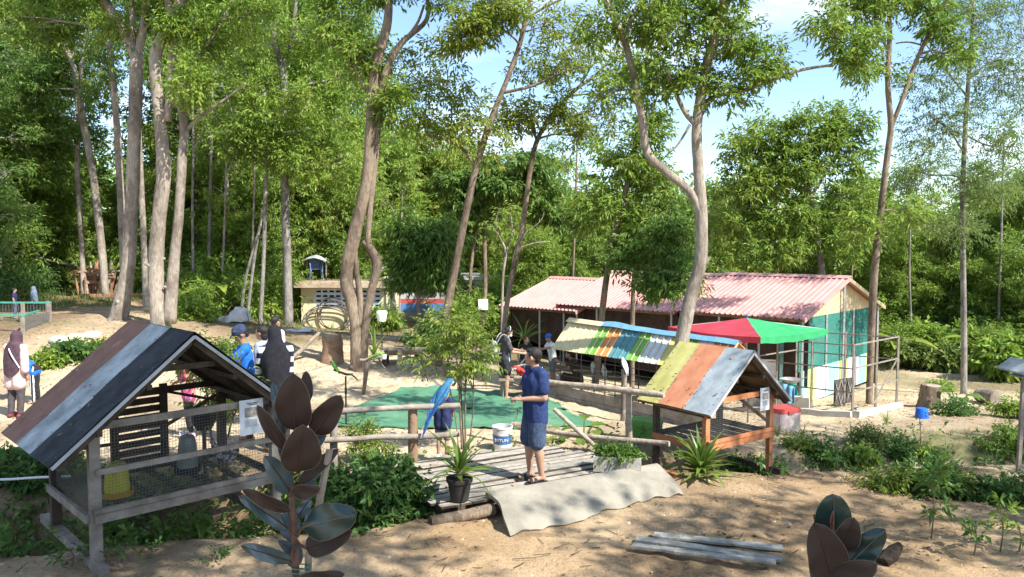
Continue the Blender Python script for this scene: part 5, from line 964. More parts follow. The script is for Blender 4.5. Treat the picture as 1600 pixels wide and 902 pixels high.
MB().box(((x0 + x1) / 2, Yh + 3.1, (zb + z1) / 2), (x1 - x0, .14, z1 - zb)).build('wall', oy, oh)
MB().box(((x0 + x1) / 2 - .1, Yh + 1.5, z1 + .10), (x1 - x0 + .5, 3.7, .2)).build('roof_slab', mat('slab_litter', (.30, .20, .13), (.50, .42, .30), scale=4, rough=.95, bump=.4), oh)
mb = MB(); r8 = random.Random(31)
for k in range(500): 
    p = Vector((r8.uniform(x0 - .2, x1 + .1), r8.uniform(Yh - .3, Yh + 3.2), z1 + .21)); a_ = r8.uniform(0, 6.3); mb.add([p, p + Vector((.09 * math.cos(a_), .09 * math.sin(a_), .02)), p + Vector((.06 * math.cos(a_ + .8), .06 * math.sin(a_ + .8), .03))], [(0, 1, 2)])
o = mb.build('leaf_litter', LM['litter']); tag(o, 'fallen leaves on the flat roof of the yellow outhouse', 'leaf litter', kind='stuff')
hm = mat('hose_grey', (.08, .075, .065), (.14, .13, .11), scale=9, rough=.7)
def coil(label, c, rx, rz_, n, r, seed):
    q = random.Random(seed); t = thing('hose_coil', label, 'hose', c)
    for k in range(n):
        dx, dz = q.uniform(-.08, .08), q.uniform(-.05, .05); pts = [(rx * (1 - .05 * k) * math.cos(a) + dx, -.03 - .02 * k + .02 * math.sin(3 * a), rz_ * (1 - .05 * k) * math.sin(a) + dz) for a in [2 * math.pi * i / 36 for i in range(37)]]
        MB().tube(pts, r, 6, cap=False).build('loop', hm, t, world=False, smooth=True)
pc = P(523, 491, Yh); coil('grey hose coiled in a ring on the outhouse wall beside the fan of loops', (pc.x, Yh - .05, pc.z), .56, .58, 3, .018, 1)
pc = P(512, 499, Yh - .1); coil('wide grey hose loops fanned over the left part of the outhouse wall', (pc.x, Yh - .14, pc.z), .85, .5, 4, .018, 2)
def chair(label, loc, rz, m):
    t = thing('plastic_chair', label, 'chair', loc, rz); b = lambda mb, n: mb.build(n, m, t, world=False)
    b(MB().grid(lambda u, v: (.44 * (u - .5), .42 * (v - .5), .43 - .02 * math.sin(u * 3.14) * math.sin(v * 3.14)), 6, 6, .012), 'seat')
    b(MB().grid(lambda u, v: (.42 * (u - .5), .2 + .10 * v + .02 * math.cos((u - .5) * 3), .44 + .40 * v), 6, 6, .012), 'backrest')
    for sx in (-1, 1):
        b(MB().tube([(sx * .24, -.2, .0), (sx * .22, -.18, .43), (sx * .24, -.17, .63), (sx * .24, .1, .65), (sx * .2, .25, .66)], .02, 6, sub=3), 'arm')
        for sy in (-1, 1): b(MB().beam((sx * .2, sy * .18, .42), (sx * .25, sy * .24, 0), .05, .03), 'leg')
    return t
cp = P(494, 437, Yh + 1.4); ch = chair('blue plastic chair standing on the outhouse roof under a grey sheet', (cp.x, Yh + 1.4, z1 + .2), R(20), mat('plastic_slate', (.12, .18, .36), (.2, .26, .44), scale=6, rough=.5))
mb = MB(); mb.grid(lambda u, v: (cp.x + .9 * (u - .5), Yh + 1.4 + .7 * (v - .5), z1 + 1.12 - .10 * abs(u - .5) * 2 - .05 * math.sin(v * 6 + u * 3) - .12 * (abs(u - .45) ** 3) * 6), 10, 8, .02); o = mb.build('sheet', felt_grey, smooth=True); tag(o, 'grey sheet laid over the chair on the outhouse roof', 'sheet')
for sx in (-.36, .36): mb = MB().beam((cp.x + sx, Yh + 1.55, z1 + .2), (cp.x + sx, Yh + 1.5, z1 + 1.06), .04, .04); o = mb.build('stick', wood_pole); tag(o, 'left stick propping the grey sheet on the outhouse roof' if sx < 0 else 'right stick propping the grey sheet on the outhouse roof', 'stick')
a, b = P(505, 428, Yh + 4), P(590, 432, Yh + 4); o = MB().grid(lambda u, v: a.lerp(b, u) + Vector((0, 2.2 * v, .35 * v + .03 * math.sin(u * 40))), 40, 3, .02).build('roof_sheet', felt_grey); tag(o, 'grey corrugated roof sheet behind the yellow outhouse', 'roof sheet')
for q_ in (.05, .95):
    p = a.lerp(b, q_); MB(); o = MB().beam((p.x, p.y + .3, gz(p.x, p.y) - .1), (p.x, p.y + .3, p.z + .02), .09, .09).build('prop', wood_dark); tag(o, 'left post under the corrugated sheet behind the outhouse' if q_ < .5 else 'right post under the corrugated sheet behind the outhouse', 'post')
Yg = 31; gb = thing('grey_building', 'grey building with a red and blue painted band, half hidden by trees', 'building', (P(660, 490, Yg).x, Yg, -.3))
xg0, xg1 = P(611, 480, Yg).x, P(772, 480, Yg).x; zz = lambda py: P(650, py, Yg).z
gw = mat('render_grey', (.36, .37, .40), (.46, .47, .50), scale=2, rough=.9); zgr = zz(500) - .4
for za, zb_, m, off in ((zz(467), zz(437), gw, 0), (zz(474), zz(467), mat('band_red', (.42, .08, .07), rough=.8), .01), (zz(488), zz(474), mat('band_blue', (.10, .20, .44), rough=.8), .012), (zgr, zz(488), mat('plinth_grey', (.20, .19, .18), (.27, .26, .25), scale=3, rough=.9), .004)):
    nm = 'wall' if m is gw else ('plinth' if za == zgr else 'painted_band'); MB().box(((xg0 + xg1) / 2, Yg + 2 , (za + zb_) / 2), (xg1 - xg0 + off * 2, 4 + off * 2, zb_ - za)).build(nm, m, gb)
MB().box(((xg0 + xg1) / 2, Yg + 2, zz(437) + .06), (xg1 - xg0 + .5, 4.6, .12)).build('roof_slab', conc, gb)
MB().box((xg0 - .5, Yg + 2.4, (zgr + zz(440)) / 2), (.98, 3.4, zz(440) - zgr)).build('side_wall', mat('render_dark', (.13, .13, .13), (.19, .19, .19), scale=3, rough=.9), gb)  # dark block added to stand for the building's dark left side face
for xc in (.35, .7):
    xx = xg0 + (xg1 - xg0) * xc; f = MB().box((xx, Yg - .03, zz(452)), (.8, .06, .5)).build('window', steel_dark, gb); MB().box((xx, Yg - .065, zz(452)), (.68, .012, .38)).build('pane', mat('glass_dark', (.03, .035, .04), rough=.1, spec=.8), f)
g = P(755, 476, 26); s = thing('crate', 'white crate on a dark stand among the trees left of the woman', 'crate', (g.x, g.y, gz(g.x, g.y))); h = g.z - gz(g.x, g.y); MB().box((0, 0, h), (.32, .3, .34)).build('body', plas_white, s, world=False); MB().box((0, 0, h / 2 - .09), (.2, .2, h - .18)).build('stand', wood_dark, s, world=False)
# ------------------------------------------------------------------ far left: green-railed pen, timber stack, cable, white sack
gp = onground(78, 503, .6); grl = mat('rail_green', (.05, .28, .21), (.09, .34, .26), scale=8, rough=.6); pen2 = thing('railed_pen', 'far green-railed wire pen at the left edge', 'pen', gp)
c1 = Vector((gp.x, gp.y, 0)); c2 = onground(36, 522, .6); c2 = Vector((c2.x, c2.y, 0)); c3 = Vector((c1.x - 3.4, c1.y + .1, 0)); c4 = Vector((c2.x - 3, c2.y + .2, 0))
ztp = P(78, 473, gp.y).z; zt2 = P(36, 493, c2.y).z
for p, z in ((c1, ztp), (c2, zt2), (c3, ztp), (c1 + Vector((-.35, .5, 0)), ztp), (c1.lerp(c3, .45), ztp), (c1 + Vector((-.65, -.1, 0)), ztp)): g = gz(p.x, p.y); MB().beam((p.x, p.y, g - .1), (p.x, p.y, z), .07, .07).build('post', wood_grey, pen2)
for a, b, za, zb_ in ((c1, c3, ztp, ztp), (c1 + Vector((-.3, 0, 0)), c2, P(62, 486, gp.y).z, zt2), (c2, c4, zt2, zt2)): MB().beam(a + Zu * za, b + Zu * zb_, .045, .045, ext=.05).build('rail', grl, pen2)
mb = MB()
for k in range(40):
    for a, b, z in ((c1, c3, ztp), (c2, c1, zt2)):
        p = a.lerp(b, k / 40); g = gz(p.x, p.y); mb.beam((p.x, p.y, g), (p.x, p.y, z - .02), .008, .008)
mb.build('wire_mesh', wire_m, pen2, kind='stuff')
redwood = mat('timber_red', (.26, .12, .07), (.40, .22, .14), scale=6, rough=.85, bump=.3); rt = random.Random(14)
ts = onground(148, 462, .9); stack = thing('timber_stack', 'stack of old reddish timber trestles behind the slim leaning trunk', 'timber stack', ts)
for k in range(34):
    a = Vector((ts.x + rt.uniform(-.5, .55), ts.y + rt.uniform(-.3, .5), gz(ts.x, ts.y) - .02)); h = rt.uniform(.6, 1.35); b = a + Vector((rt.uniform(-.25, .25), rt.uniform(-.2, .2), h))
    if k % 3 == 0: a.z += h * .8; b = a + Vector((rt.choice((-1, 1)) * rt.uniform(.5, 1.0), rt.uniform(-.3, .3), rt.uniform(-.1, .12)))
    MB().beam(a, b, .06, .07).build('timber', redwood if rt.random() < .7 else wood_pole, stack)
for k in range(5):
    a = onground(150 + 14 * k, 466, .9); MB(); o = MB().beam(a + Vector((-.9, k * .12, .05 + .06 * (k % 2))), a + Vector((.9, k * .12 + .1, .05 + .06 * (k % 2))), .09, .06).build('timber', redwood); o.parent = stack; o.matrix_parent_inverse = wmat(stack).inverted()
o = MB().tube([P(-40, 375, 27), P(30, 393, 27.5), P(80, 408, 28), P(124, 416, 28.6)], .035, 6, sub=4).build('cable', hm); tag(o, 'grey cable slung from the left edge to the timber stack', 'cable')
g = onground(362, 502, .4); sg_ = thing('sack', 'white and grey sack lying in the undergrowth left of the leaning thin trunk', 'sack', g)
MB().grid(lambda u, v: Vector(((.42 + .1 * math.sin(u * 12.6 + 1) + .06 * math.sin(u * 31)) * math.cos(u * 6.283) * math.cos(v * 1.45) ** .5, (.3 + .06 * math.sin(u * 19)) * math.sin(u * 6.283) * math.cos(v * 1.45) ** .5, .24 * math.sin(v * 1.5) * (1 + .8 * math.cos(u * 6.283)) + .02 * math.sin(u * 40 + v * 9))), 40, 10).build('bag', sack, sg_, smooth=True, world=False)
MB().grid(lambda u, v: Vector((-.7 + .8 * u, -.2 + .35 * v, .05 + .05 * math.sin(u * 9 + v * 4))), 10, 6, .012).build('flap', plas_white, sg_, smooth=True, world=False)
g = onground(467, 519, 0); o = MB().grid(lambda u, v: g + Vector((.8 * (u - .5), .5 * (v - .5), .06 + .05 * math.sin(u * 7) * math.sin(v * 5))), 10, 8, .02).build('sheet', c_white, smooth=True); tag(o, 'crumpled white sheet on the ground before the yellow outhouse', 'sheet')
mb = MB(); rr_ = random.Random(17); pts = [(110, 542), (75, 548), (40, 556), (14, 566)]
for k in range(3):
    g = onground(92 + 26 * k, 535 - 4 * k, .2); o = MB().ball(g + Zu * .05, (.24, .15, .11), 12, 7, Matrix.Rotation(.4 * k, 3, 'Z')).build('sand_bag', [mat('bag_mint', (.34, .52, .42), (.55, .64, .5), scale=8, rough=.8), mat('bag_yellow', (.52, .52, .22), (.6, .6, .34), scale=8, rough=.8), sack][k], smooth=True); tag(o, ['mint-coloured sandbag on the left bank', 'yellowish sandbag in the middle of the row on the left bank', 'grey sandbag nearest the trunks on the left bank'][k], 'sandbag', 'sandbags on the left bank')
rp_ = MB().tube([(-7.5, 8.6, .32), (-6, 8.4, .26), (-5.2, 8.35, .30), (-4.8, 8.2, .36)], .014, 6, sub=4).build('rope', plas_white); tag(rp_, 'white rope tied to the back corner of the big hutch', 'rope')
o = MB().tube([P(980, 208, 22), P(900, 203, 23), P(700, 195, 26)], .012, 5, sub=3).build('cable', wire_m); tag(o, 'thin dark line strung between the trunks at top centre', 'cable')
# ------------------------------------------------------------------ shrubs and small plants
def bush(label, base, blobs, seed, leaf='shrub', name='shrub', L=.09, Wd=.045, k=7, twig=.18, droop=.25, cat=None, stems=4, group=None, clumps=8, tight=.36, bark='brown'):
    """blobs relative to the base: (dx, dy, dz, r, rz, sprays)"""
    T = Tree(name, label, seed, BARK[bark], LM[leaf], base, cat or name.replace('_', ' '), group, L, Wd, k, twig, droop); T.pn = ('stem', 'foliage'); b = Vector(base)
    for i in range(stems):
        q = blobs[i % len(blobs)]; e = b + Vector((q[0], q[1], q[2])) + Vector((T.pr.uniform(-.4, .4) * q[3], T.pr.uniform(-.4, .4) * q[3], 0)); st = b + Vector((T.pr.uniform(-.06, .06), T.pr.uniform(-.06, .06), -.05))
        T.stem([st, st.lerp(e, .5) + Vector((0, 0, .04)), e], [.012 + .01 * q[3], .01, .005], 5, 2)
    for q in blobs: T.blob(b + Vector(q[:3]), (q[3], q[3], q[4]), q[5], clumps, tight, limb=False)
    return T.done()
g = Vector((-1.42, 8.62, -.45))
bush('dense leafy shrub growing in front of the pole fence left of the deck', g, [(-.06, .05, .50, .36, .28, 340), (-.42, .1, .42, .36, .28, 340), (.16, .05, .36, .24, .24, 180), (-.15, .1, .66, .26, .18, 130), (-.70, .15, .35, .28, .24, 220), (.0, -.15, .28, .45, .22, 300)], 61, L=.11, Wd=.06)
g = onground(505, 780, -.3); bush('small leafy shrub in the ditch just right of the big hutch', g, [(0, .1, .2, .35, .22, 300), (-.3, .2, .16, .3, .2, 220)], 62, L=.085, Wd=.045)
g = onground(560, 728, -.3); bush('upright sprig of pale weeds behind the lower fence rail', g, [(0, .1, .32, .2, .3, 130), (.22, .1, .2, .2, .2, 110)], 63, leaf='fern', L=.08, Wd=.025)
for k, (px, py, s, n_, lf, lb) in enumerate([(118, 562, .6, 200, 'shrub', 'broad green shrub on the left bank behind the bending child'), (72, 570, .42, 120, 'bright', 'green shrub on the left bank, left of the sandbags'), (163, 552, .45, 120, 'bright', 'pale green shrub on the left bank nearest the thick trunk'), (25, 745, .55, 260, 'shrub', 'low leafy weed at the left edge below the big roof'), (75, 748, .5, 220, 'shrub', 'low leafy weed behind the left legs of the big hutch'),
        (300, 500, .7, 220, 'bright', 'sunlit fern clump beside the twin trunk foot'), (355, 560, .55, 180, 'shrub', 'green shrub behind the ridge of the big hutch')]):
    g = onground(px, py, 0); bush(lb, g, [(0, 0, .3 * s, .55 * s, .3 * s, n_), (.5 * s, .1, .22 * s, .42 * s, .24 * s, n_ // 2), (-.45 * s, -.1, .2 * s, .4 * s, .22 * s, n_ // 2)], 70 + k, leaf=lf, L=.12, Wd=.055)
# undergrowth along the wood edge
UL = [(20, 455, 27, 1.5, 'shrub', 'dark'), (95, 445, 31, 1.2, 'grass', 'grassy'), (60, 440, 30, 1.3, 'grass', 'grassy'), (300, 470, 26, 1.3, 'bright', 'bright'), (345, 480, 25, 1.2, 'mid', 'mid-green'), (385, 470, 27, 1.5, 'bright', 'bright'), (350, 420, 29, 1.9, 'bright', 'tall bright'), (425, 470, 27, 1.7, 'bright', 'tall bright'), (455, 480, 29, 1.5, 'mid', 'mid-green'), (400, 420, 30, 2.2, 'mid', 'tall'), (230, 440, 30, 1.5, 'bright', 'bright'), (190, 450, 31, 1.4, 'mid', 'mid-green'), (265, 440, 32, 1.7, 'dark', 'dark'), (15, 420, 31, 2.2, 'dark', 'tall dark'), (480, 420, 33, 2.4, 'mid', 'tall'),
      (700, 500, 24, .6, 'bright', 'bright'), (715, 490, 25, 1.3, 'bright', 'bright'), (740, 470, 27, 1.5, 'mid', 'mid-green'), (775, 460, 28, 1.6, 'bright', 'bright'), (690, 520, 21.5, .8, 'shrub', 'small dark'), (805, 445, 30, 2, 'bright', 'bright'), (598, 500, 27, .7, 'mid', 'mid-green')]
def ubush(px, py, Y, s, lf, word, where, i, grp):
    x = (px - 800) / FPX * Y; z0 = gz(x, Y); rr = random.Random(i); bl = []
    for j in range(5): bl.append((rr.uniform(-.9, .9) * s * .7, rr.uniform(-.4, .4) * s, s * rr.uniform(.3, .8), s * .55, s * .42, int(105 * min(1.3, s))))
    return bush('%s %s' % (word, where), Vector((x, Y, z0)), bl, 200 + i, leaf=lf, L=.2 * (.6, 1.0, 1.45, .8)[i % 4], Wd=.09 * (.45, .8, 1.5, .7)[i % 4], twig=.34, droop=.4, group=grp, stems=5, clumps=13, tight=.26)
ULL = {(20, 455): 'dark bush above the far pair of visitors', (95, 445): 'grassy mound left of the stacked timber', (60, 440): 'grassy mound under the slung cable', (300, 470): 'bright bush at the foot of the twin trunk, right side', (345, 480): 'mid-green bush above the white sack', (385, 470): 'bright bush behind the leaning thin trunk foot', (350, 420): 'tall bright bush behind the white sack', (425, 470): 'tall bright bush between the two grey trunks', (455, 480): 'mid-green bush against the left side of the outhouse', (400, 420): 'tall bush behind the leaning thin trunk', (230, 440): 'bright bush in the gap between the two thick trunks', (190, 450): 'mid-green bush behind the thick straight trunk', (265, 440): 'dark bush behind the twin trunk', (15, 420): 'tall dark bush at the far left edge', (480, 420): 'tall bush behind the outhouse roof', (700, 500): 'low bright bush between small dark tree and leaning mossy trunk', (715, 490): 'bright bush behind the leaning mossy trunk', (740, 470): 'mid-green bush beside the white crate', (775, 460): 'bright bush at the foot of the bare white shrub', (690, 520): 'small dark bush at the foot of the leaning mossy trunk', (805, 445): 'bright bush at the left end of the sheds', (598, 500): 'low mid-green bush between outhouse and grey building'}
for i, (px, py, Y, s, lf, w) in enumerate(UL): ubush(px, py, Y, s, lf, '', '', i, 'undergrowth bushes at the wood edge')['label'] = ULL[(px, py)]
UR = [(1400, 470, 27, 1.4, 'bright', 'bright'), (1440, 520, 26.5, 1.2, 'bright', 'low bright'), (1480, 500, 27, 1.3, 'mid', 'mid-green'), (1530, 500, 26.5, 1.4, 'bright', 'bright'), (1575, 510, 25, 1.3, 'mid', 'mid-green'), (1600, 470, 27, 1.8, 'dark', 'dark'), (1550, 450, 29, 1.9, 'mid', 'mid-green'), (1450, 450, 30, 1.8, 'bright', 'bright'), (1500, 430, 31, 2, 'dark', 'dark'), (1395, 430, 31, 1.8, 'mid', 'mid-green'), (1590, 560, 23, 1.0, 'bright', 'low bright'), (1640, 520, 24, 1.5, 'mid', 'mid-green'), (1550, 560, 24, .7, 'grass', 'low grassy'), (1430, 550, 25.5, .7, 'grass', 'low grassy'), (1480, 560, 25, .6, 'grass', 'low grassy')]
URL = {(1400, 470): 'bright bush just beyond the right-hand shed gable', (1440, 520): 'low bright bush in front of the big dark taro leaves', (1480, 500): 'mid-green bush right of the taro leaves', (1530, 500): 'bright bush right of the feathery tree trunk', (1575, 510): 'mid-green bush above the roof of the bird table', (1600, 470): 'dark bush at the right edge above the bird table', (1550, 450): 'taller mid-green bush behind the ones right of the feathery tree', (1450, 450): 'bright bush behind the taro leaves', (1500, 430): 'dark bush directly behind the feathery tree trunk', (1395, 430): 'mid-green bush behind the tip of the red roof', (1590, 560): 'low bright bush on the sand by the bird table roof', (1640, 520): 'mid-green bush cut by the right edge of the picture', (1550, 560): 'low grassy bush by the sawn log end', (1430, 550): 'low grassy bush beside the tarpaulin heap', (1480, 560): 'low grassy bush behind the short brown stump'}
for i, (px, py, Y, s, lf, w) in enumerate(UR): ubush(px, py, Y, s, lf, '', '', 40 + i, 'bushes beyond the right clearing')['label'] = URL[(px, py)]
# right-hand weeds round the ditch
RB = [(1388, 768, .34, 'fern', 'feathery low shrub at the left end of the right-hand weed bed'), (1452, 776, .5, 'shrub', 'dark soft shrub in the middle of the right-hand weed bed'), (1498, 774, .4, 'fern', 'ferny shrub at the right end of the weed bed'), (1553, 786, .26, 'shrub', 'small round shrub by the bird table foot'), (1602, 792, .5, 'shrub', 'dark feathery shrub at the right edge'),
      (1290, 722, .3, 'shrub', 'weed clump right of the orange hutch'), (1345, 722, .27, 'mid', 'leafy weed clump in the ditch right of the orange hutch'), (1405, 712, .30, 'shrub', 'tall weed clump under the blue bucket'), (1362, 696, .32, 'grass', 'grassy weeds before the concrete kerb'), (1450, 722, .26, 'bright', 'bright weed on the ditch bank'), (1492, 650, .36, 'shrub', 'broad-leaved shrub at the foot of the feathery tree'), (1586, 706, .62, 'mid', 'leafy bush behind the bird table'), (1594, 652, .55, 'bright', 'bright bush on the bank at the right edge'), (1250, 704, .22, 'fern', 'thin weeds beside the red cool box'), (1470, 612, .4, 'bright', 'pale shrub sprouting behind the short brown stump'), (1200, 745, .3, 'shrub', 'grey-green weed under the orange hutch'), (1165, 745, .3, 'shrub', 'small weed left under the orange hutch')]
for i, (px, py, s, lf, lb) in enumerate(RB):
    g = onground(px, py, -.5); n_ = int(165 * s + 30); bush(lb, g, [(0, 0, .38 * s, .55 * s, .36 * s, n_), (.5 * s, .1, .26 * s, .45 * s, .26 * s, n_ // 2), (-.5 * s, .05, .26 * s, .45 * s, .26 * s, n_ // 2)], 100 + i, leaf=lf, L=.08 if lf != 'shrub' else .09, Wd=.028 if lf in ('fern', 'grass') else .042, twig=.2, clumps=15, tight=.26, stems=7)
def seedling(label, px, py, toppy, seed, leaf='strap', L=.13, Wd=.05, n=16):
    g = onground(px, py, -.3); h = P(px, toppy, g.y).z - g.z; T = Tree('seedling', label, seed, BARK['brown'], LM[leaf], g, 'seedling', None, L, Wd, 5, .1, .1); T.pn = ('stem', 'foliage')
    T.stem([g, g + Vector((.02, 0, h * .5)), g + Vector((-.02, 0, h))], [.009, .007, .004], 5)
    r_ = np.random.default_rng(seed); zz_ = r_.uniform(.3, 1, n); a = r_.uniform(0, 6.28, n); rad = .10 * (1.15 - zz_) + .02
    T.C.append(np.stack([g.x + rad * np.cos(a), g.y + rad * np.sin(a), g.z + h * zz_], 1)); T.D.append(unit(np.stack([np.cos(a), np.sin(a), .5 + 0 * a], 1)))
    for i in range(n): T.mb.tube([g + Vector((0, 0, h * zz_[i] * .95)), Vector(T.C[0][i])], .0035, 4, cap=False)
    return T.done()
seedling('leafy sapling standing in the open earth at the right, before the weed bed', 1455, 842, 728, 131, 'strap', .13, .055, 18)
seedling('spindly seedling with a bright top near the right edge', 1563, 862, 788, 132, 'bright', .12, .04, 9)
seedling('small seedling with one pale leaf, left of the spindly one', 1522, 868, 815, 133, 'shrub', .10, .045, 9)
seedling('low seedling at the extreme right edge', 1592, 862, 820, 134, 'bright', .1, .04, 10)
seedling('bare thin plant on the ditch bank under the blue bucket', 1436, 715, 648, 135, 'shrub', .07, .03, 5)
seedling('green sprout at the foot of the big hutch front leg', 112, 885, 855, 136, 'shrub', .08, .035, 12); seedling('green sprout left of the ditch mouth under the big hutch', 190, 878, 850, 137, 'shrub', .07, .03, 9); seedling('little sprout on the earth before the ditch', 235, 872, 858, 138, 'shrub', .06, .03, 9); seedling('flat green weed on the foreground earth left of the rubber plant', 330, 878, 866, 139, 'shrub', .06, .03, 9)
# strap-leaved rosettes: every blade its own part
BL = {}
def blade_mesh(kind, L, Wd, curve, m, n=9):
    key = (kind, curve)
    if key in BL: return BL[key]
    mb = MB()
    def fn(u, v): a = curve * u; w = Wd * (math.sin(min(1, u * 1.02) ** .6 * 3.14159) * .85 + .15 * (1 - u)); s = (v - .5); x = L * (math.sin(a) / curve if abs(curve) > .01 else u); z = L * ((1 - math.cos(a)) / curve if abs(curve) > .01 else 0); return Vector((x, s * w, -z + abs(s) * w * .35))
    mb.grid(fn, n, 2); me = mb.mesh('leaf', m, None, True); BL[key] = me; return me
def rosette(name, label, base, n, L, Wd, seed, m, cat='plant', pot=None, el=(.35, 1.35), curves=(.5, .9, 1.4, 1.9)):
    t = thing(name, label, cat, base); q = random.Random(seed); z = pot or 0
    for k in range(n):
        e = el[1] - (el[1] - el[0]) * (k / n) + q.uniform(-.12, .12); o = link_mesh('leaf', blade_mesh(name, L, Wd, q.choice(curves), m), t); s = q.uniform(.72, 1.1)
        o.rotation_euler = (q.uniform(-.25, .25), -e, k * 2.4 + q.uniform(-.3, .3)); o.scale = (s, s, s); o.location = (q.uniform(-.02, .02), q.uniform(-.02, .02), z + .04 + .10 * (1 - k / n) * L)
    return t
pt = G(718, 781, 0); t = rosette('potted_plant', 'strap-leaved plant in a black pot on the near edge of the deck', pt, 27, .62, .07, 5, LM['strap'], 'pot plant', pot=.22, el=(.25, 1.5), curves=(.4, .7, 1.1, 1.7))
MB().lathe([(0, .0), (.10, 0), (.135, .21), (.15, .212), (.152, .255), (.138, .257), (.128, .22), (0, .215)], n=22).build('pot', plas_black, t, smooth=True, world=False); MB().tube([(0, 0, .2), (.01, 0, .36)], .03, 8).build('stem', BARK['brown'], t, world=False)
g = Vector((2.5, 10.0, gz(2.5, 10.0))); rosette('strap_plant', 'bushy strap-leaved plant at the left foot of the orange hutch', g, 58, .66, .082, 6, LM['strap'], el=(.25, 1.5), curves=(.4, .7, 1.1, 1.6))
g = onground(585, 562, 0); rosette('strap_plant', 'dark spiky strap plant behind the twin trunk', g, 22, 1.0, .06, 7, LM['dark'], el=(.3, 1.5))
for k, (px, py, lb) in enumerate(((1215, 688, 'grass tuft beside the red cool box'), (1253, 690, 'grass tuft below the left end of the kerb'), (1385, 668, 'tall grass tuft below the right corner of the pipe frame'), (1330, 690, 'grass tuft in the weeds below the kerb'))):
    g = onground(px, py, -.6); rosette('grass_tuft', lb, g, 24, .42, .014, 20 + k, LM['grass'], 'grass tuft', el=(.7, 1.5))
g = onground(815, 500, -1) ; g = Vector((P(820, 500, 20.5).x, 20.5, gz(.3, 20.5))); rosette('strap_plant', 'pale agave-like plant between the woman and the sheds', g + Zu * .5, 18, .8, .06, 8, LM['grass'], el=(.2, 1.3), pot=.2)
# broad-leaved plants
def broadleaf(name, label, base, specs, m, cat='plant', petiole=BARK['brown']):
    """specs: (azimuth, lean, stalk length, leaf length, leaf width)"""
    t = thing(name, label, cat, base)
    for az, ln, sl_, L, Wd in specs:
        d = Vector((math.cos(az) * math.sin(ln), math.sin(az) * math.sin(ln), math.cos(ln))); tip = d * sl_
        MB().tube([(0, 0, -.03), d * sl_ * .5 + Vector((0, 0, .05 * sl_)), tip], [.014, .011, .008], 6, sub=2, cap=False).build('stalk', LM['strap'], t, world=False)
        o2 = Vector((math.cos(az), math.sin(az), .55 - ln * .9)).normalized(); sd = o2.cross(Zu).normalized(); up = sd.cross(o2).normalized()
        def fn(u, v):
            w = Wd * math.sin(min(1, (u * .96 + .04)) ** .75 * 3.1) * (1 + .06 * math.sin(u * 40)); s = v - .5
            return tip + o2 * (L * u) + sd * (w * s) + up * (abs(s) * w * .35 + .015 * math.sin(u * 38) * abs(s) - .35 * L * u * u)
        MB().grid(fn, 14, 6).build('leaf', m, t, smooth=True, world=False)
    return t
g = onground(912, 690, -.3); broadleaf('broad_leaf_plant', 'broad-leaved plant behind the deck, right of the standing man', g, [(.3, .5, .28, .42, .22), (2.8, .55, .22, .36, .2), (-.6, .6, .2, .34, .22), (1.4, .3, .34, .36, .2), (3.6, .9, .25, .34, .16), (-1.8, .8, .15, .3, .18), (.9, .9, .3, .4, .14)], LM['strap'])
g = onground(880, 692, -.3); broadleaf('broad_leaf_plant', 'yellowish leafy plant just behind the standing man', g, [(2.4, .4, .22, .32, .12), (.4, .4, .15, .3, .11), (3.6, .7, .15, .28, .12), (1.2, .2, .3, .26, .1)], LM['fern'])
g = onground(1452, 560, -1.2); broadleaf('taro_plant', 'dark blue-green taro with big leaves in the bushes at the right', g + Zu * .3, [(.4, .5, 1.0, .9, .7), (2.6, .5, 1.1, .9, .7), (4.2, .45, .9, .9, .75), (5.2, .6, .9, .85, .65), (1.4, .3, 1.3, .8, .6)], LM['dark'])
for px, Yb, lb in ((1405, 26, 'clump of broad upright leaves beside the red-roofed gable'), (1530, 25.5, 'clump of broad upright leaves right of the feathery tree'), (1590, 24.5, 'clump of broad leaves at the right edge behind the bird table'), (338, 25.5, 'clump of broad leaves by the white sack')):
    x = (px - 800) / FPX * Yb; broadleaf('broad_leaf_plant', lb, (x, Yb, gz(x, Yb)), [(a * 1.05, .25 + .1 * (a % 3), .9 + .15 * (a % 2), .95, .34) for a in range(6)], LM['bright' if px != 1590 else 'mid'])
g = onground(1497, 640, -1); broadleaf('taro_plant', 'small taro at the foot of the feathery tree', g, [(.2, .6, .35, .35, .26), (2.2, .6, .4, .36, .28), (4.4, .6, .35, .34, .26), (3.3, .4, .5, .3, .22), (5.4, .5, .4, .34, .25)], LM['shrub'])
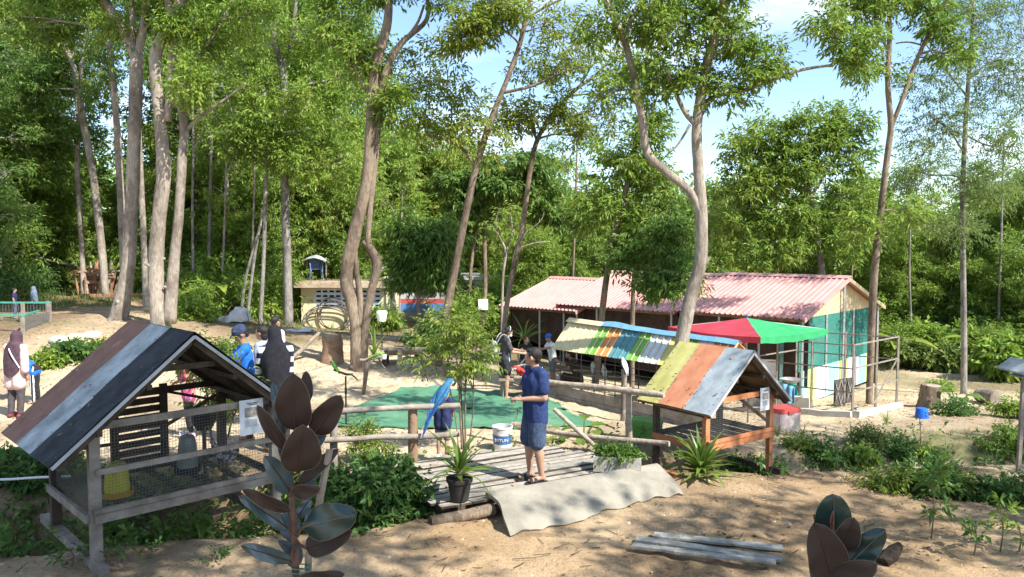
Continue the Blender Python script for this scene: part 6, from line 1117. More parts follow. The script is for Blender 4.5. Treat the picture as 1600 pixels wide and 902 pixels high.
# cane shrubs with feathery fronds
def cane_shrub(label, base, canes, blobs, seed, leaf='fern'):
    T = Tree('cane_shrub', label, seed, BARK['brown'], LM[leaf], base, 'shrub', None, .085, .03, 11, .34, .45, .25, .75); T.pn = ('cane', 'fronds')
    for pts, r in canes: T.stem([Vector(base) + Vector(p) for p in pts], [r, r * .9, r * .75, r * .5][:len(pts)], 6)
    T.mb2 = T.mb
    for b in blobs: T.blob(Vector(base) + Vector(b[:3]), (b[3], b[3], b[4]), b[5], 9, .3)
    return T.done()
g = onground(722, 702, -.25)
cane_shrub('tall cane shrub with feathery yellow-green fronds beside the blue macaw', g, [([(0, 0, 0), (-.03, 0, .7), (-.06, .02, 1.25), (-.15, 0, 1.7)], .017), ([(.05, .02, 0), (.05, .03, .8), (.06, .05, 1.4), (.04, .05, 1.9)], .016), ([(.10, -.03, 0), (.17, 0, .6), (.18, .02, 1.15), (.24, 0, 1.5)], .012), ([(-.05, -.05, 0), (-.10, -.02, .5), (-.2, 0, 1.0), (-.36, 0, 1.5)], .010), ([(.02, .06, 0), (-.02, .1, .9), (0, .1, 1.5), (.08, .1, 1.8)], .013)],
  [(-.12, 0, 1.22, .26, .09, 30), (.12, 0, 1.28, .28, .10, 38), (.18, 0, 1.42, .20, .11, 26), (-.10, 0, 1.52, .30, .12, 42), (.12, 0, 1.68, .26, .12, 38), (-.38, .1, 1.62, .26, .11, 30), (-.02, .05, 1.86, .30, .12, 38), (-.55, .1, 1.38, .24, .10, 24), (-.3, 0, 1.98, .24, .1, 22)], 81)
g = onground(330, 720, -.3); g = Vector((g.x, 10.6, gz(g.x * 10.6 / g.y, 10.6))); g.x = (330 - 800) / FPX * 10.6
cane_shrub('cane shrub with feathery fronds rising behind the big hutch', g, [([(0, 0, 0), (-.06, 0, .6), (-.1, .02, 1.1), (-.2, 0, 1.5)], .018), ([(.06, .02, 0), (.1, .03, .7), (.06, .05, 1.2), (0, .05, 1.65)], .017), ([(.12, -.03, 0), (.2, 0, .6), (.3, .02, .9), (.5, 0, 1.05)], .014)],
  [(-.25, 0, 1.55, .34, .14, 70), (-.08, 0, 1.72, .28, .12, 50), (.62, 0, .95, .24, .1, 36), (0, 0, 1.3, .3, .13, 55), (.35, .05, 1.05, .26, .12, 40), (-.05, 0, 1.0, .2, .1, 30), (-.3, 0, 1.85, .26, .1, 40)], 82)
g2 = Vector((g.x - .05, g.y - .25, gz(g.x, g.y))); s = thing('hanging_pot', 'dark round pot among the canes behind the big hutch', 'pot', g2 + Zu * .68); MB().lathe([(0, 0), (.10, .01), (.16, .12), (.17, .24), (.18, .25), (.15, .25), (0, .2)], n=16).build('pot', plas_black, s, smooth=True, world=False); MB().tube([(0, 0, -.7), (0, 0, .02)], .03, 6).build('stand', wood_dark, s, world=False)
bush('herbs growing in the pale trough on the deck', wmat(pb) @ Vector((0, 0, .15)), [(-.16, 0, .07, .13, .08, 90), (.05, 0, .08, .14, .09, 100), (.2, 0, .07, .12, .08, 80)], 91, leaf='strap', name='herb', L=.05, Wd=.028, twig=.09, cat='herbs')
# ------------------------------------------------------------------ rubber plants close to the camera
def twoside(name, top, under, rough=.28):
    m = bpy.data.materials.new(name); m.use_nodes = True; N = m.node_tree.nodes; Lk = m.node_tree.links.new; b = N['Principled BSDF']
    gm = N.new('ShaderNodeNewGeometry'); mx_ = N.new('ShaderNodeMix'); mx_.data_type = 'RGBA'; nz = N.new('ShaderNodeTexNoise'); nz.inputs['Scale'].default_value = 14; nz.inputs['Detail'].default_value = 4
    tc_ = N.new('ShaderNodeTexCoord'); Lk(tc_.outputs['Object'], nz.inputs['Vector'])
    mx_.inputs['A'].default_value = (*top, 1); mx_.inputs['B'].default_value = (*under, 1); Lk(gm.outputs['Backfacing'], mx_.inputs['Factor'])
    v = N.new('ShaderNodeMapRange'); v.inputs['To Min'].default_value = .78; v.inputs['To Max'].default_value = 1.22; Lk(nz.outputs['Fac'], v.inputs['Value'])
    mu = N.new('ShaderNodeMix'); mu.data_type = 'RGBA'; mu.blend_type = 'MULTIPLY'; mu.inputs['Factor'].default_value = 1; Lk(mx_.outputs['Result'], mu.inputs['A']); Lk(v.outputs['Result'], mu.inputs['B']); Lk(mu.outputs['Result'], b.inputs['Base Color'])
    rr = N.new('ShaderNodeMapRange'); rr.inputs['To Min'].default_value = rough; rr.inputs['To Max'].default_value = .6; Lk(gm.outputs['Backfacing'], rr.inputs['Value']); Lk(rr.outputs['Result'], b.inputs['Roughness'])
    sp_ = N.new('ShaderNodeMapRange'); sp_.inputs['To Min'].default_value = .6; sp_.inputs['To Max'].default_value = .2; Lk(gm.outputs['Backfacing'], sp_.inputs['Value']); Lk(sp_.outputs['Result'], b.inputs['Specular IOR Level']); return m
rub = twoside('rubber_leaf', (.018, .042, .033), (.054, .036, .027)); rub_rim = mat('leaf_rim', (.16, .12, .085), rough=.6); rub_rib = mat('leaf_rib', (.075, .038, .027), rough=.55); rub_red = mat('leaf_bud', (.38, .06, .04), rough=.5)
rub_blue = twoside('rubber_leaf_sky_sheen', (.05, .085, .09), (.055, .032, .023), .3)  # blue-grey top colour stands for sky mirrored in the glossy leaf
def rubber_plant(label, base, stempts, stakepts, leaves, Yc, conv, seed):
    t = thing('rubber_plant', label, 'plant', base); q = random.Random(seed)
    sp_ = [Vector(base)] + [P(*conv(*p), Yc) for p in stempts]
    MB().tube(sp_, [.014] + [.011 - .006 * i / len(stempts) for i in range(len(stempts))], 8, sub=3).build('stem', mat('stem_red', (.10, .045, .03), (.17, .09, .06), scale=20, rough=.7), t, smooth=True)
    MB().lathe([(0, 0), (.12, 0), (.15, .25), (.165, .25), (.165, .28), (.15, .28), (.14, .24), (0, .23)], base, 20).build('pot', plas_black, t, smooth=True)
    for (bx, by, tx, ty, w, face, yb, yt, bend) in leaves:
        a = P(*conv(bx, by), Yc + yb); e = P(*conv(tx, ty), Yc + yt); d = e - a; L = d.length; d.normalize(); W2 = w * CONVS / FPX * Yc
        view = ((a + e) / 2 - Vector((0, 0, EYE))).normalized(); sd = d.cross(view).normalized(); nr = sd.cross(d).normalized()   # nr points away from or towards the eye
        if nr.dot(view) > 0: nr = -nr
        tw = q.uniform(-.35, .35); sd = (sd * math.cos(tw) + nr * math.sin(tw)).normalized(); nr = sd.cross(d).normalized()
        if nr.dot(view) > 0: nr = -nr
        ph = q.uniform(0, 6.28)
        def pt_(u, s): ww = W2 * 1.1 * (max(0, math.sin(3.14159 * u ** .88)) ** .52) * (1 - .12 * u); return a + d * (L * u) + sd * (ww * s) + nr * (bend * L * math.sin(3.14 * u) * .22 - abs(s) * ww * .16 * (1 if face == 'top' else -1) + .02 * L * math.sin(u * 9 + s * 5) + .012 * L * math.sin(u * 17 + ph) * (2 * s) ** 2)
        fn = lambda u, v: pt_(u, v - .5)
        mb = MB(); mb.grid(fn, 18, 8); f = mb.f
        n0 = (mb.v[f[60][1]] - mb.v[f[60][0]]).cross(mb.v[f[60][2]] - mb.v[f[60][0]])
        want = -1 if face != 'under' else 1
        if n0.dot(view) * want < 0: mb.f = [x[::-1] for x in f]
        lf = mb.build('leaf', rub_red if face == 'bud' else rub_blue if face == 'blue' else rub, t, smooth=True)
        off = nr * .0012
        MB().tube([pt_(u / 10, 0) + off for u in range(11)], [.0028 - .0002 * u for u in range(11)], 5).build('midrib', rub_rim if face == 'top' else rub_rib, lf)
        MB().tube([pt_(u / 16, .5) for u in range(17)], .0009, 4, cap=False).build('rim', rub_rim, lf); MB().tube([pt_(u / 16, -.5) for u in range(17)], .0009, 4, cap=False).build('rim', rub_rim, lf)
        st = min(sp_, key=lambda p: (p - a).length); MB().tube([a, a.lerp(st, .5) - Zu * .01, st], .004, 5, cap=False).build('leaf_stalk', rub_red if face == 'bud' else MATS['stem_red'], lf)
    if stakepts:
        MB().tube([Vector(base) + Vector((.05, .02, .2))] + [P(*conv(*p), Yc + .03) for p in stakepts], [.011] * (len(stakepts) + 1), 8, sub=3, rough=.08, rng=q).build('stake', wood_pole, t)
        for zc in (870, 885): p = P(*conv(278, zc), Yc); MB().tube([p + Vector((.028 * math.cos(a_), .022 * math.sin(a_), .004 * a_ / 6)) for a_ in [k * .63 for k in range(11)]], .002, 4).build('tie', mat('tie_green', (.05, .22, .14), rough=.5), t)
    return t
CONVS = .4677
Z2 = lambda x, y: (340 + x * .4677, 480 + y * .4677)
LV = [(262, 412, 254, 222, 118, 'under', .02, -.03, .3), (292, 330, 296, 214, 44, 'under', .06, .08, .3), (322, 424, 414, 296, 86, 'under', .03, -.02, .3), (272, 552, 286, 394, 124, 'under', -.03, -.08, .3), (228, 476, 132, 328, 46, 'under', .0, -.05, .2), (222, 424, 184, 252, 44, 'blue', .04, .06, .2), (243, 618, 158, 498, 68, 'blue', .0, -.06, .3), (230, 520, 210, 420, 34, 'blue', .05, .05, .2), (272, 592, 404, 474, 46, 'under', .0, .05, .3), (250, 622, 342, 606, 50, 'under', -.04, -.1, .2), (240, 680, 82, 608, 44, 'under', -.03, -.12, .3), (236, 742, 72, 630, 52, 'blue', -.01, -.08, .2), (252, 780, 236, 672, 70, 'blue', .05, .08, .2), (262, 640, 330, 560, 40, 'blue', .05, .1, .2), (284, 736, 466, 692, 112, 'top', -.05, -.12, .3), (296, 806, 448, 752, 92, 'under', -.02, -.06, .3), (244, 848, 78, 796, 46, 'blue', -.04, -.1, .2), (262, 822, 204, 778, 32, 'blue', 0, -.04, .2), (262, 920, 425, 892, 54, 'under', -.05, -.1, .2), (262, 870, 240, 770, 60, 'blue', .07, .1, .1), (268, 700, 310, 640, 44, 'blue', .06, .1, .1), (325, 470, 360, 400, 40, 'blue', .06, .08, .2)]
b0 = P(462, 960, 2.2); rubber_plant('tall rubber plant with dark brown and blue-green leaves, tied to a stake at left', (b0.x, 2.2, gz(b0.x, 2.2) - .02), [(262, 900), (254, 760), (246, 620), (240, 545)], [(302, 890), (320, 770), (350, 600), (374, 478)], LV, 2.2, Z2, 1)
CONVS = .4
Z6 = lambda x, y: (960 + x * .4, 680 + y * .4)
LV2 = [(852, 400, 856, 232, 140, 'top', .06, .03, .2), (850, 375, 853, 298, 14, 'bud', .0, -.01, .05), (852, 570, 782, 342, 150, 'under', -.02, -.07, .3), (888, 452, 938, 324, 92, 'under', .02, -.02, .3), (898, 520, 1058, 368, 100, 'top', .02, -.03, .25), (850, 572, 1026, 508, 96, 'under', -.04, -.1, .25), (800, 600, 768, 470, 40, 'blue', .04, .02, .1), (900, 470, 780, 310, 50, 'top', .08, .08, .1), (840, 640, 940, 570, 90, 'top', .04, .02, .1)]
b1 = P(1300, 980, 2.4); rubber_plant('top of a rubber plant poking up at the lower right', (b1.x, 2.4, gz(b1.x, 2.4) - .02), [(852, 640), (851, 520), (851, 400)], None, LV2, 2.4, Z6, 2)
# ------------------------------------------------------------------ what nobody could count: ditch growth, litter, stones, grass
def scatter(n, xr, yr, seed, keep=None):
    r_ = np.random.default_rng(seed); x = r_.uniform(*xr, n); y = r_.uniform(*yr, n)
    if keep is not None: k = keep(x, y, r_); x, y = x[k], y[k]
    return np.stack([x, y, terrain(x, y)], 1), r_
dist = lambda x, y: seg_dist(x, y, DITCH)
def kd(x, y, r_): d, p = dist(x, y); return (d < 1.15) & (r_.uniform(size=len(x)) < np.interp(p, [0, 3.5, 4, 4.6, 9], [.95, .95, .2, .14, .12])) & ~((((x + .78) * .882 + (y - 8.28) * .471) > -.35) & (((x + .78) * .882 + (y - 8.28) * .471) < 3.2) & ((-(x + .78) * .471 + (y - 8.28) * .882) > -.9) & ((-(x + .78) * .471 + (y - 8.28) * .882) < 1.8))
C, r_ = scatter(7000, (-10, 13), (7.0, 14), 301, kd); C[:, 2] += r_.uniform(.02, .22, len(C)); D = unit(r_.normal(size=C.shape) * [1, 1, .4] + [0, 0, .7])
V = sprays(r_, C, D, 7, .095, .045, .16, .2); o = link_mesh('ditch_weeds', np_mesh('ditch_weeds', V, quads_of(V), [LM['shrub']])); tag(o, 'tangled leafy weeds filling the ditch', 'weeds', kind='stuff')
C, r_ = scatter(6500, (-9.5, -1.3), (7.3, 10.9), 311, lambda x, y, q: (seg_dist(x, y, DITCH)[0] < 1.25) & (q.uniform(size=len(x)) < .35 + .65 * (vnoise(x * 1.6, y * 1.6, 91) > .42)) & ~((((x + .78) * .882 + (y - 8.28) * .471) > -.5))); C[:, 2] += r_.uniform(.02, .42, len(C)) * (.4 + .6 * vnoise(C[:, 0] * 1.6, C[:, 1] * 1.6, 92)); D = unit(r_.normal(size=C.shape) * [1, 1, .4] + [0, 0, .6])
V = sprays(r_, C, D, 6, .13, .06, .2, .25); o = link_mesh('ditch_greenery', np_mesh('ditch_greenery', V, quads_of(V), [LM['dark']])); tag(o, 'dark leafy growth in the ditch under the big hutch', 'greenery', kind='stuff')
def kl(x, y, r_): d, p = dist(x, y); w = np.where(d < 1.2, .5, .16) + .5 * (vnoise(x * .8, y * .8, 55) > .62) + .25 * (y > 17) + .6 * ((x < -9) & (y > 16)); return r_.uniform(size=len(x)) < w
C, r_ = scatter(52000, (-22, 16), (4.5, 30), 302, kl); m_ = len(C); a = r_.uniform(0, 6.28, m_); l = r_.uniform(.025, .075, m_)[:, None]; u = np.stack([np.cos(a), np.sin(a), r_.uniform(-.1, .3, m_)], 1); w = np.stack([-np.sin(a), np.cos(a), r_.uniform(-.3, .3, m_)], 1); C[:, 2] += .012
V = np.stack([C, C + u * l * .5 + w * l * .26 + [0, 0, .006], C + u * l, C + u * l * .5 - w * l * .26 + [0, 0, .006]], 1).reshape(-1, 3); o = link_mesh('leaf_litter', np_mesh('leaf_litter', V, quads_of(V), [LM['litter']])); tag(o, 'dry fallen leaves scattered over the yard', 'leaf litter', kind='stuff')
C, r_ = scatter(12000, (-12, 13), (4.6, 20), 303, lambda x, y, q: q.uniform(size=len(x)) < .12 + .9 * (vnoise(x * 1.3, y * 1.3, 66) > .66)); m_ = len(C); s = r_.uniform(.006, .026, m_) * (1 + 1.2 * (r_.uniform(size=m_) > .96))
oct_ = np.array([(1, 0, 0), (0, 1, 0), (-1, 0, 0), (0, -1, 0), (0, 0, .7), (0, 0, -.4)]); tri = np.array([(0, 1, 4), (1, 2, 4), (2, 3, 4), (3, 0, 4), (1, 0, 5), (2, 1, 5), (3, 2, 5), (0, 3, 5)])
V = C[:, None] + (oct_[None] * r_.uniform(.6, 1.3, (m_, 6, 1))) * s[:, None, None]; T_ = (tri[None] + (np.arange(m_) * 6)[:, None, None]).reshape(-1, 3)
o = link_mesh('pebbles', np_mesh('pebbles', V.reshape(-1, 3), None, [mat('pebble', (.26, .19, .13), (.48, .40, .31), scale=2, rough=.95, island=.3)], tris=T_)); tag(o, 'clods and pebbles on the bare earth', 'pebbles', kind='stuff')
def kg(x, y, r_):
    d, p = dist(x, y); w = .4 * ((x > 4.2) & (y > 9.8) & (y < 14) & (d < 2.0) & (vnoise(x * .9, y * .9, 9) > .42)) + .95 * ((y > 25.5) & (x > 8)) * (y < 31) + .8 * ((x < -13) & (y > 25) & (y < 32)) + .35 * ((d > .8) & (d < 1.5)) * (vnoise(x * 1.5, y * 1.5, 77) > .55) + .5 * ((np.abs(x + 6) < 3) & (y > 22.5) & (y < 28) & (vnoise(x * .7, y * .7, 31) > .45))
    return r_.uniform(size=len(x)) < w
C, r_ = scatter(60000, (-24, 22), (7, 32), 304, kg); m_ = len(C); a = r_.uniform(0, 6.28, m_); h = r_.uniform(.06, .2, m_) * (1 + 1.0 * (C[:, 1] > 22)); wv = np.stack([np.cos(a), np.sin(a), 0 * a], 1) * (.006 + .006 * (C[:, 1] > 22))[:, None]; tp = C + np.stack([r_.normal(size=m_) * .4 * h, r_.normal(size=m_) * .4 * h, h], 1)
V = np.stack([C - wv, C + wv, tp], 1).reshape(-1, 3); o = link_mesh('grass', np_mesh('grass', V, None, [LM['grass']], tris=np.arange(len(V)).reshape(-1, 3))); tag(o, 'short grass and weeds along the ditch and the wood edge', 'grass', kind='stuff')

C, r_ = scatter(2600, (-14, 14), (4.8, 24), 305, lambda x, y, q: q.uniform(size=len(x)) < .15 + .8 * (vnoise(x * .9, y * .9, 88) > .6)); mb = MB(); rt2 = random.Random(6)
for p in C:
    a = rt2.uniform(0, 6.28); l = rt2.uniform(.05, .22); d = Vector((math.cos(a), math.sin(a), rt2.uniform(-.05, .12))) * l; c = Vector(p) + Zu * .012; r0 = rt2.uniform(.003, .007); sd = Vector((-d.y, d.x, 0)).normalized() * r0
    mb.add([c - sd, c + sd, c + Zu * r0 * 1.6, c + d - sd * .5, c + d + sd * .5, c + d + Zu * r0], [(0, 1, 4, 3), (1, 2, 5, 4), (2, 0, 3, 5)])
o = mb.build('fallen_twigs', wood_dark); tag(o, 'fallen twigs lying about the earth', 'twigs', kind='stuff')

rl = random.Random(41); mb = MB(); H1, H2 = [wmat(o) for o in COL.objects if o.name.startswith('animal_hutch')][:2]
def fallen(c, n): 
    n = n.normalized(); t1 = n.orthogonal().normalized(); t2 = n.cross(t1); a = rl.uniform(0, 6.28); d = t1 * math.cos(a) + t2 * math.sin(a); w = n.cross(d); l = rl.uniform(.03, .07); mb.add([c, c + d * l * .5 + w * l * .24 + n * .008, c + d * l + n * rl.uniform(0, .02), c + d * l * .5 - w * l * .24 + n * .006], [(0, 1, 2, 3)])
for k in range(70): p = A0 + eu * rl.uniform(0, 2.8) + nu * rl.uniform(-.2, 1.7); fallen(p + Zu * (.022 if (p - A0).dot(nu) > .03 else -.02), Zu)
for k in range(34): u = rl.random() ** .6; fallen(H1 @ Vector((.88 - 1.30 * u, rl.uniform(-.2, 1.5), 1.98 - 1.08 * u + .035)), (H1.to_3x3() @ Vector((-1.08, 0, 1.30))))
for k in range(18): u = rl.random() ** .6; fallen(H2 @ Vector((.737 - .9 * u, rl.uniform(-.15, 1.1), 1.376 - .776 * u + .035)), (H2.to_3x3() @ Vector((-.776, 0, .9))))
o = mb.build('fallen_leaves', LM['litter']); tag(o, 'dry leaves fallen on the deck and hutch roofs', 'leaf litter', kind='stuff')
# ------------------------------------------------------------------ people and birds: one continuous skin grown over tapered limbs
def cone(mb, a, ra, b, rb, n=12):
    a = Vector(a); b = Vector(b); L_ = (b - a).length; k = max(1, int(L_ / .05)); 
    mb.tube([a.lerp(b, i / k) for i in range(k + 1)], [ra + (rb - ra) * i / k for i in range(k + 1)], n); mb.ball(a, ra * .995, n, 8); mb.ball(b, rb * .995, n, 8); return mb
def skin(mb, name, mats, parent, voxel, it=6, fac=.5, fn=None, fold=0):
    """union of the shapes in mb as one smooth mesh, in the parent's own axes"""
    me0 = bpy.data.meshes.new('raw'); me0.from_pydata([tuple(v) for v in mb.v], [], mb.f); me0.update()
    o = bpy.data.objects.new('raw', me0); COL.objects.link(o)
    r = o.modifiers.new('r', 'REMESH'); r.mode = 'VOXEL'; r.voxel_size = voxel; r.use_smooth_shade = True
    if it: s_ = o.modifiers.new('s', 'SMOOTH'); s_.factor = fac; s_.iterations = it
    dg = bpy.context.evaluated_depsgraph_get(); me = bpy.data.meshes.new_from_object(o.evaluated_get(dg)); bpy.data.objects.remove(o); bpy.data.meshes.remove(me0)
    if fold:
        from mathutils import noise as mn
        N_ = [v.normal.copy() for v in me.vertices]
        for v, q in zip(me.vertices, N_): c_ = v.co; v.co = c_ + q * fold * (mn.noise(Vector((c_.x * 13 + c_.z * 5, c_.y * 13 - c_.z * 4, c_.z * 7))) + .5 * mn.noise(Vector((c_.x * 29, c_.y * 29, c_.z * 17 + c_.x * 9))))
    me.materials.clear()
    for m in (mats if isinstance(mats, (list, tuple)) else [mats]): me.materials.append(m)
    if fn:
        for p in me.polygons: p.material_index = fn(p.center)
    me.polygons.foreach_set('use_smooth', [True] * len(me.polygons)); me.name = name; return link_mesh(name, me, parent)
skin_m = mat('skin', (.36, .20, .13), (.42, .25, .165), scale=9, rough=.5, spec=.35); skin_d = mat('skin_tan', (.27, .145, .09), (.33, .185, .12), scale=9, rough=.5)
hair_m = mat('hair_black', (.012, .010, .009), (.03, .026, .022), scale=40, rough=.45, bump=.6, bscale=120, stretch=(1, 1, .2))
def cloth(name, c1, c2, sc=14): return mat(name, c1, c2, scale=sc, rough=.92, bump=.3, bscale=40)
eye_w = mat('eye_white', (.7, .68, .64), rough=.3); eye_d = mat('eye_dark', (.02, .014, .01), rough=.2); lip = mat('lips', (.30, .12, .09), rough=.5)
BASE = dict(pel=(0, 0, .93), waist=(0, 0, 1.08), chest=(.01, 0, 1.27), nb=(-.015, 0, 1.45), head=(.025, 0, 1.585),
            shL=(-.01, .185, 1.385), elL=(-.03, .235, 1.11), wrL=(.04, .24, .87), shR=(-.01, -.185, 1.385), elR=(-.03, -.235, 1.11), wrR=(.04, -.24, .87),
            hiL=(0, .09, .91), knL=(.02, .1, .49), anL=(-.02, .105, .085), hiR=(0, -.09, .91), knR=(.02, -.1, .49), anR=(-.02, -.105, .085), toeL=(.13, .13, .03), toeR=(.13, -.13, .03))
def vv(J): return {k: Vector(v) for k, v in J.items()}
def hand(mb, w, d, up, s, curl=.5, thumb=1, r=1.0):
    """palm, four unequal curled fingers and a thumb; d points along the palm, up is the back of the hand"""
    d = d.normalized(); up = (up - d * up.dot(d)).normalized(); sd = d.cross(up)
    pc = w + d * .045 * s
    for k in (-.026, -.009, .009, .026): cone(mb, w + d * .012 * s + sd * k * .7 * s, .014 * s * r, w + d * .085 * s + sd * k * s, .0125 * s * r, 8)
    for k, L_ in zip((-.029, -.010, .010, .028), (.066, .078, .074, .058)):
        p = w + d * .088 * s + sd * k * s; a = curl * (.75 + .25 * abs(k) / .03); dd = d
        for seg in (.45, .32, .23):
            dd = (dd * math.cos(a) - up * math.sin(a)); dd.normalize(); up2 = up; q = p + dd * L_ * seg * s; cone(mb, p, .0095 * s * r, q, .0085 * s * r, 7); p = q
            up = (up - dd * up.dot(dd)).normalized()
    t0 = w + d * .025 * s + sd * .028 * s * thumb; t1 = t0 + (d * .7 + sd * .75 * thumb - up * .3).normalized() * .042 * s; t2 = t1 + (d * .95 + sd * .2 * thumb - up * .3).normalized() * .032 * s
    cone(mb, t0, .014 * s * r, t1, .011 * s * r, 7); cone(mb, t1, .011 * s * r, t2, .009 * s * r, 7)
def head_shapes(mb, h, f, s, jaw=1.0):
    """skull, face, nose, chin and ears; h is the head centre, f the facing direction"""
    f = f.normalized(); l = Zu.cross(f).normalized(); u = f.cross(l).normalized(); M = Matrix((f, l, u)).transposed()
    at = lambda a, b, c: h + f * a * s + l * b * s + u * c * s
    mb.ball(at(-.012, 0, .022), (.098 * s, .077 * s, .098 * s), 16, 12, M); mb.ball(at(.025, 0, -.035), (.068 * s, .060 * s, .082 * s), 14, 10, M)
    mb.ball(at(.058, 0, -.092), (.026 * s, .032 * s, .022 * s), 10, 8, M); cone(mb, at(.082, 0, .012), .010 * s, at(.103, 0, -.028), .015 * s, 8)
    for k in (-1, 1):
        mb.ball(at(.094, .013 * k, -.033), (.012 * s, .009 * s, .009 * s), 8, 6, M); mb.ball(at(.072, .034 * k, .030), (.018 * s, .026 * s, .010 * s), 8, 6, M)
        mb.ball(at(-.008, .080 * k, -.008), (.020 * s, .010 * s, .032 * s), 8, 8, M)
    mb.ball(at(.088, 0, -.060), (.010 * s, .022 * s, .007 * s), 8, 6, M); mb.ball(at(.085, 0, -.073), (.010 * s, .020 * s, .007 * s), 8, 6, M)
    return M, at
def person(label, loc, rz, s, J=None, outfit=(), skinm=None, voxel=.011, face=0.0, tilt=0.0, hair='short', hands=True, curl=.5, handdir=None, eyes=True, stuff=None, group=None, fat=1.0, sandals=None, hairm=None):
    t = thing('person', label, 'person', loc, rz, group); JJ = dict(BASE); JJ.update(J or {}); J = {k: Vector(v) * s for k, v in JJ.items()}
    fdir = Vector((math.cos(face) * math.cos(tilt), math.sin(face) * math.cos(tilt), math.sin(tilt)))
    mb = MB(); g = s * fat
    for y in (-1, 1):
        S = 'L' if y > 0 else 'R'; side = (J['hiL'] - J['hiR']).normalized() * y; shs = (J['shL'] - J['shR']).normalized() * y
        cone(mb, J['pel'] + side * .065 * g, .098 * g, J['waist'] + side * .055 * g, .09 * g); cone(mb, J['waist'] + side * .055 * g, .09 * g, J['chest'] + shs * .075 * g, .098 * g)
        cone(mb, J['chest'] + shs * .075 * g, .095 * g, J['nb'] + shs * .06 * s - Zu * .06 * s, .055 * g); cone(mb, J['nb'] - Zu * .05 * s, .055 * s, J['sh' + S], .052 * g)
        cone(mb, J['sh' + S], .052 * g, J['el' + S], .040 * g); cone(mb, J['el' + S], .039 * g, J['wr' + S], .026 * s)
        cone(mb, J['hi' + S], .085 * g, J['kn' + S], .055 * g); cone(mb, J['kn' + S], .053 * g, J['kn' + S].lerp(J['an' + S], .35) - Vector((.012 * s, 0, 0)), .054 * g); cone(mb, J['kn' + S].lerp(J['an' + S], .35) - Vector((.012 * s, 0, 0)), .054 * g, J['an' + S], .034 * s)
        an, to = J['an' + S], J['toe' + S]; cone(mb, Vector((an.x - .035 * s, an.y, .035 * s + an.z - .085 * s)), .032 * s, an, .034 * s); cone(mb, an - Zu * .03 * s, .034 * s, to, .026 * s); cone(mb, to + Vector((0, .02 * s * -y, 0)), .022 * s, to + Vector((-.03 * s, .02 * s * y, 0)), .026 * s)
        if hands:
            d = (J['wr' + S] - J['el' + S]).normalized(); hd = (handdir or {}).get(S); d2 = Vector(hd[0]) if hd else d; up = Vector(hd[1]) if hd else Vector((0, y, .2)); hand(mb, J['wr' + S], d2, up, s, curl, (1 if y > 0 else -1) * (-1 if hd and len(hd) > 2 else 1))
        else: mb.ball(J['wr' + S] + (J['wr' + S] - J['el' + S]).normalized() * .05 * s, .04 * s)
    cone(mb, J['nb'] - Zu * .03 * s, .058 * s, J['head'] - Zu * .05 * s, .050 * s)
    M, at = head_shapes(mb, J['head'], fdir, s)
    body = skin(mb, 'body', skinm or skin_m, t, voxel, 3, .5)
    hm_ = hairm or hair_m
    if hair:
        hb = MB()
        if hair == 'short':
            hb.ball(at(-.028, 0, .040), (.098 * s, .083 * s, .092 * s), 16, 12, M); hb.ball(at(.022, 0, .088), (.066 * s, .066 * s, .034 * s), 12, 8, M); hb.ball(at(-.062, 0, -.02), (.046 * s, .062 * s, .06 * s), 12, 8, M)
            for k in (-1, 1): hb.ball(at(.018, .072 * k, .03), (.016 * s, .012 * s, .036 * s), 8, 8, M)
        elif hair == 'bun':
            hb.ball(at(-.022, 0, .036), (.100 * s, .085 * s, .092 * s), 16, 12, M); hb.ball(at(-.06, 0, -.01), (.05 * s, .07 * s, .075 * s), 12, 8, M); cone(hb, at(-.09, 0, 0), .035 * s, at(-.13, 0, -.06), .035 * s)
        elif hair == 'bob':
            hb.ball(at(-.025, 0, .034), (.103 * s, .088 * s, .095 * s), 16, 12, M); hb.ball(at(-.055, 0, -.05), (.06 * s, .075 * s, .095 * s), 12, 8, M)
        elif hair == 'hijab':
            pass
        if hb.v: skin(hb, 'hair', hm_, t, .009 * max(s, .8), 3)
    if eyes:
        for k in (-1, 1):
            e = MB().ball(at(.080, .031 * k, .008), .0115 * s, 10, 8).build('eye', eye_w, t, smooth=True, world=False); MB().ball(at(.0885, .032 * k, .008), .0058 * s, 8, 6).build('iris', eye_d, e, smooth=True, world=False)
            MB().tube([at(.088, .016 * k, .034), at(.090, .032 * k, .039), at(.080, .05 * k, .033)], .0045 * s, 5).build('eyebrow', hm_, t, world=False)
        MB().tube([at(.094, -.02, -.067), at(.100, 0, -.066), at(.094, .02, -.067)], .005 * s, 6).build('mouth', lip, t, world=False)
    for (nm, m, shapes, vx, it, fn) in outfit(J, s, M, at): 
        if callable(shapes): MB().grid(shapes, 40, 20, .01).build(nm, m, t, smooth=True, world=False); continue
        cb = MB()
        for q in shapes: cone(cb, q[0], q[1], q[2], q[3], 14)
        skin(cb, nm, m, t, vx, it, .5, fn, .0065 if nm in ('shirt', 'shorts', 'trousers', 'headscarf') else 0)
    return t, J, at, M
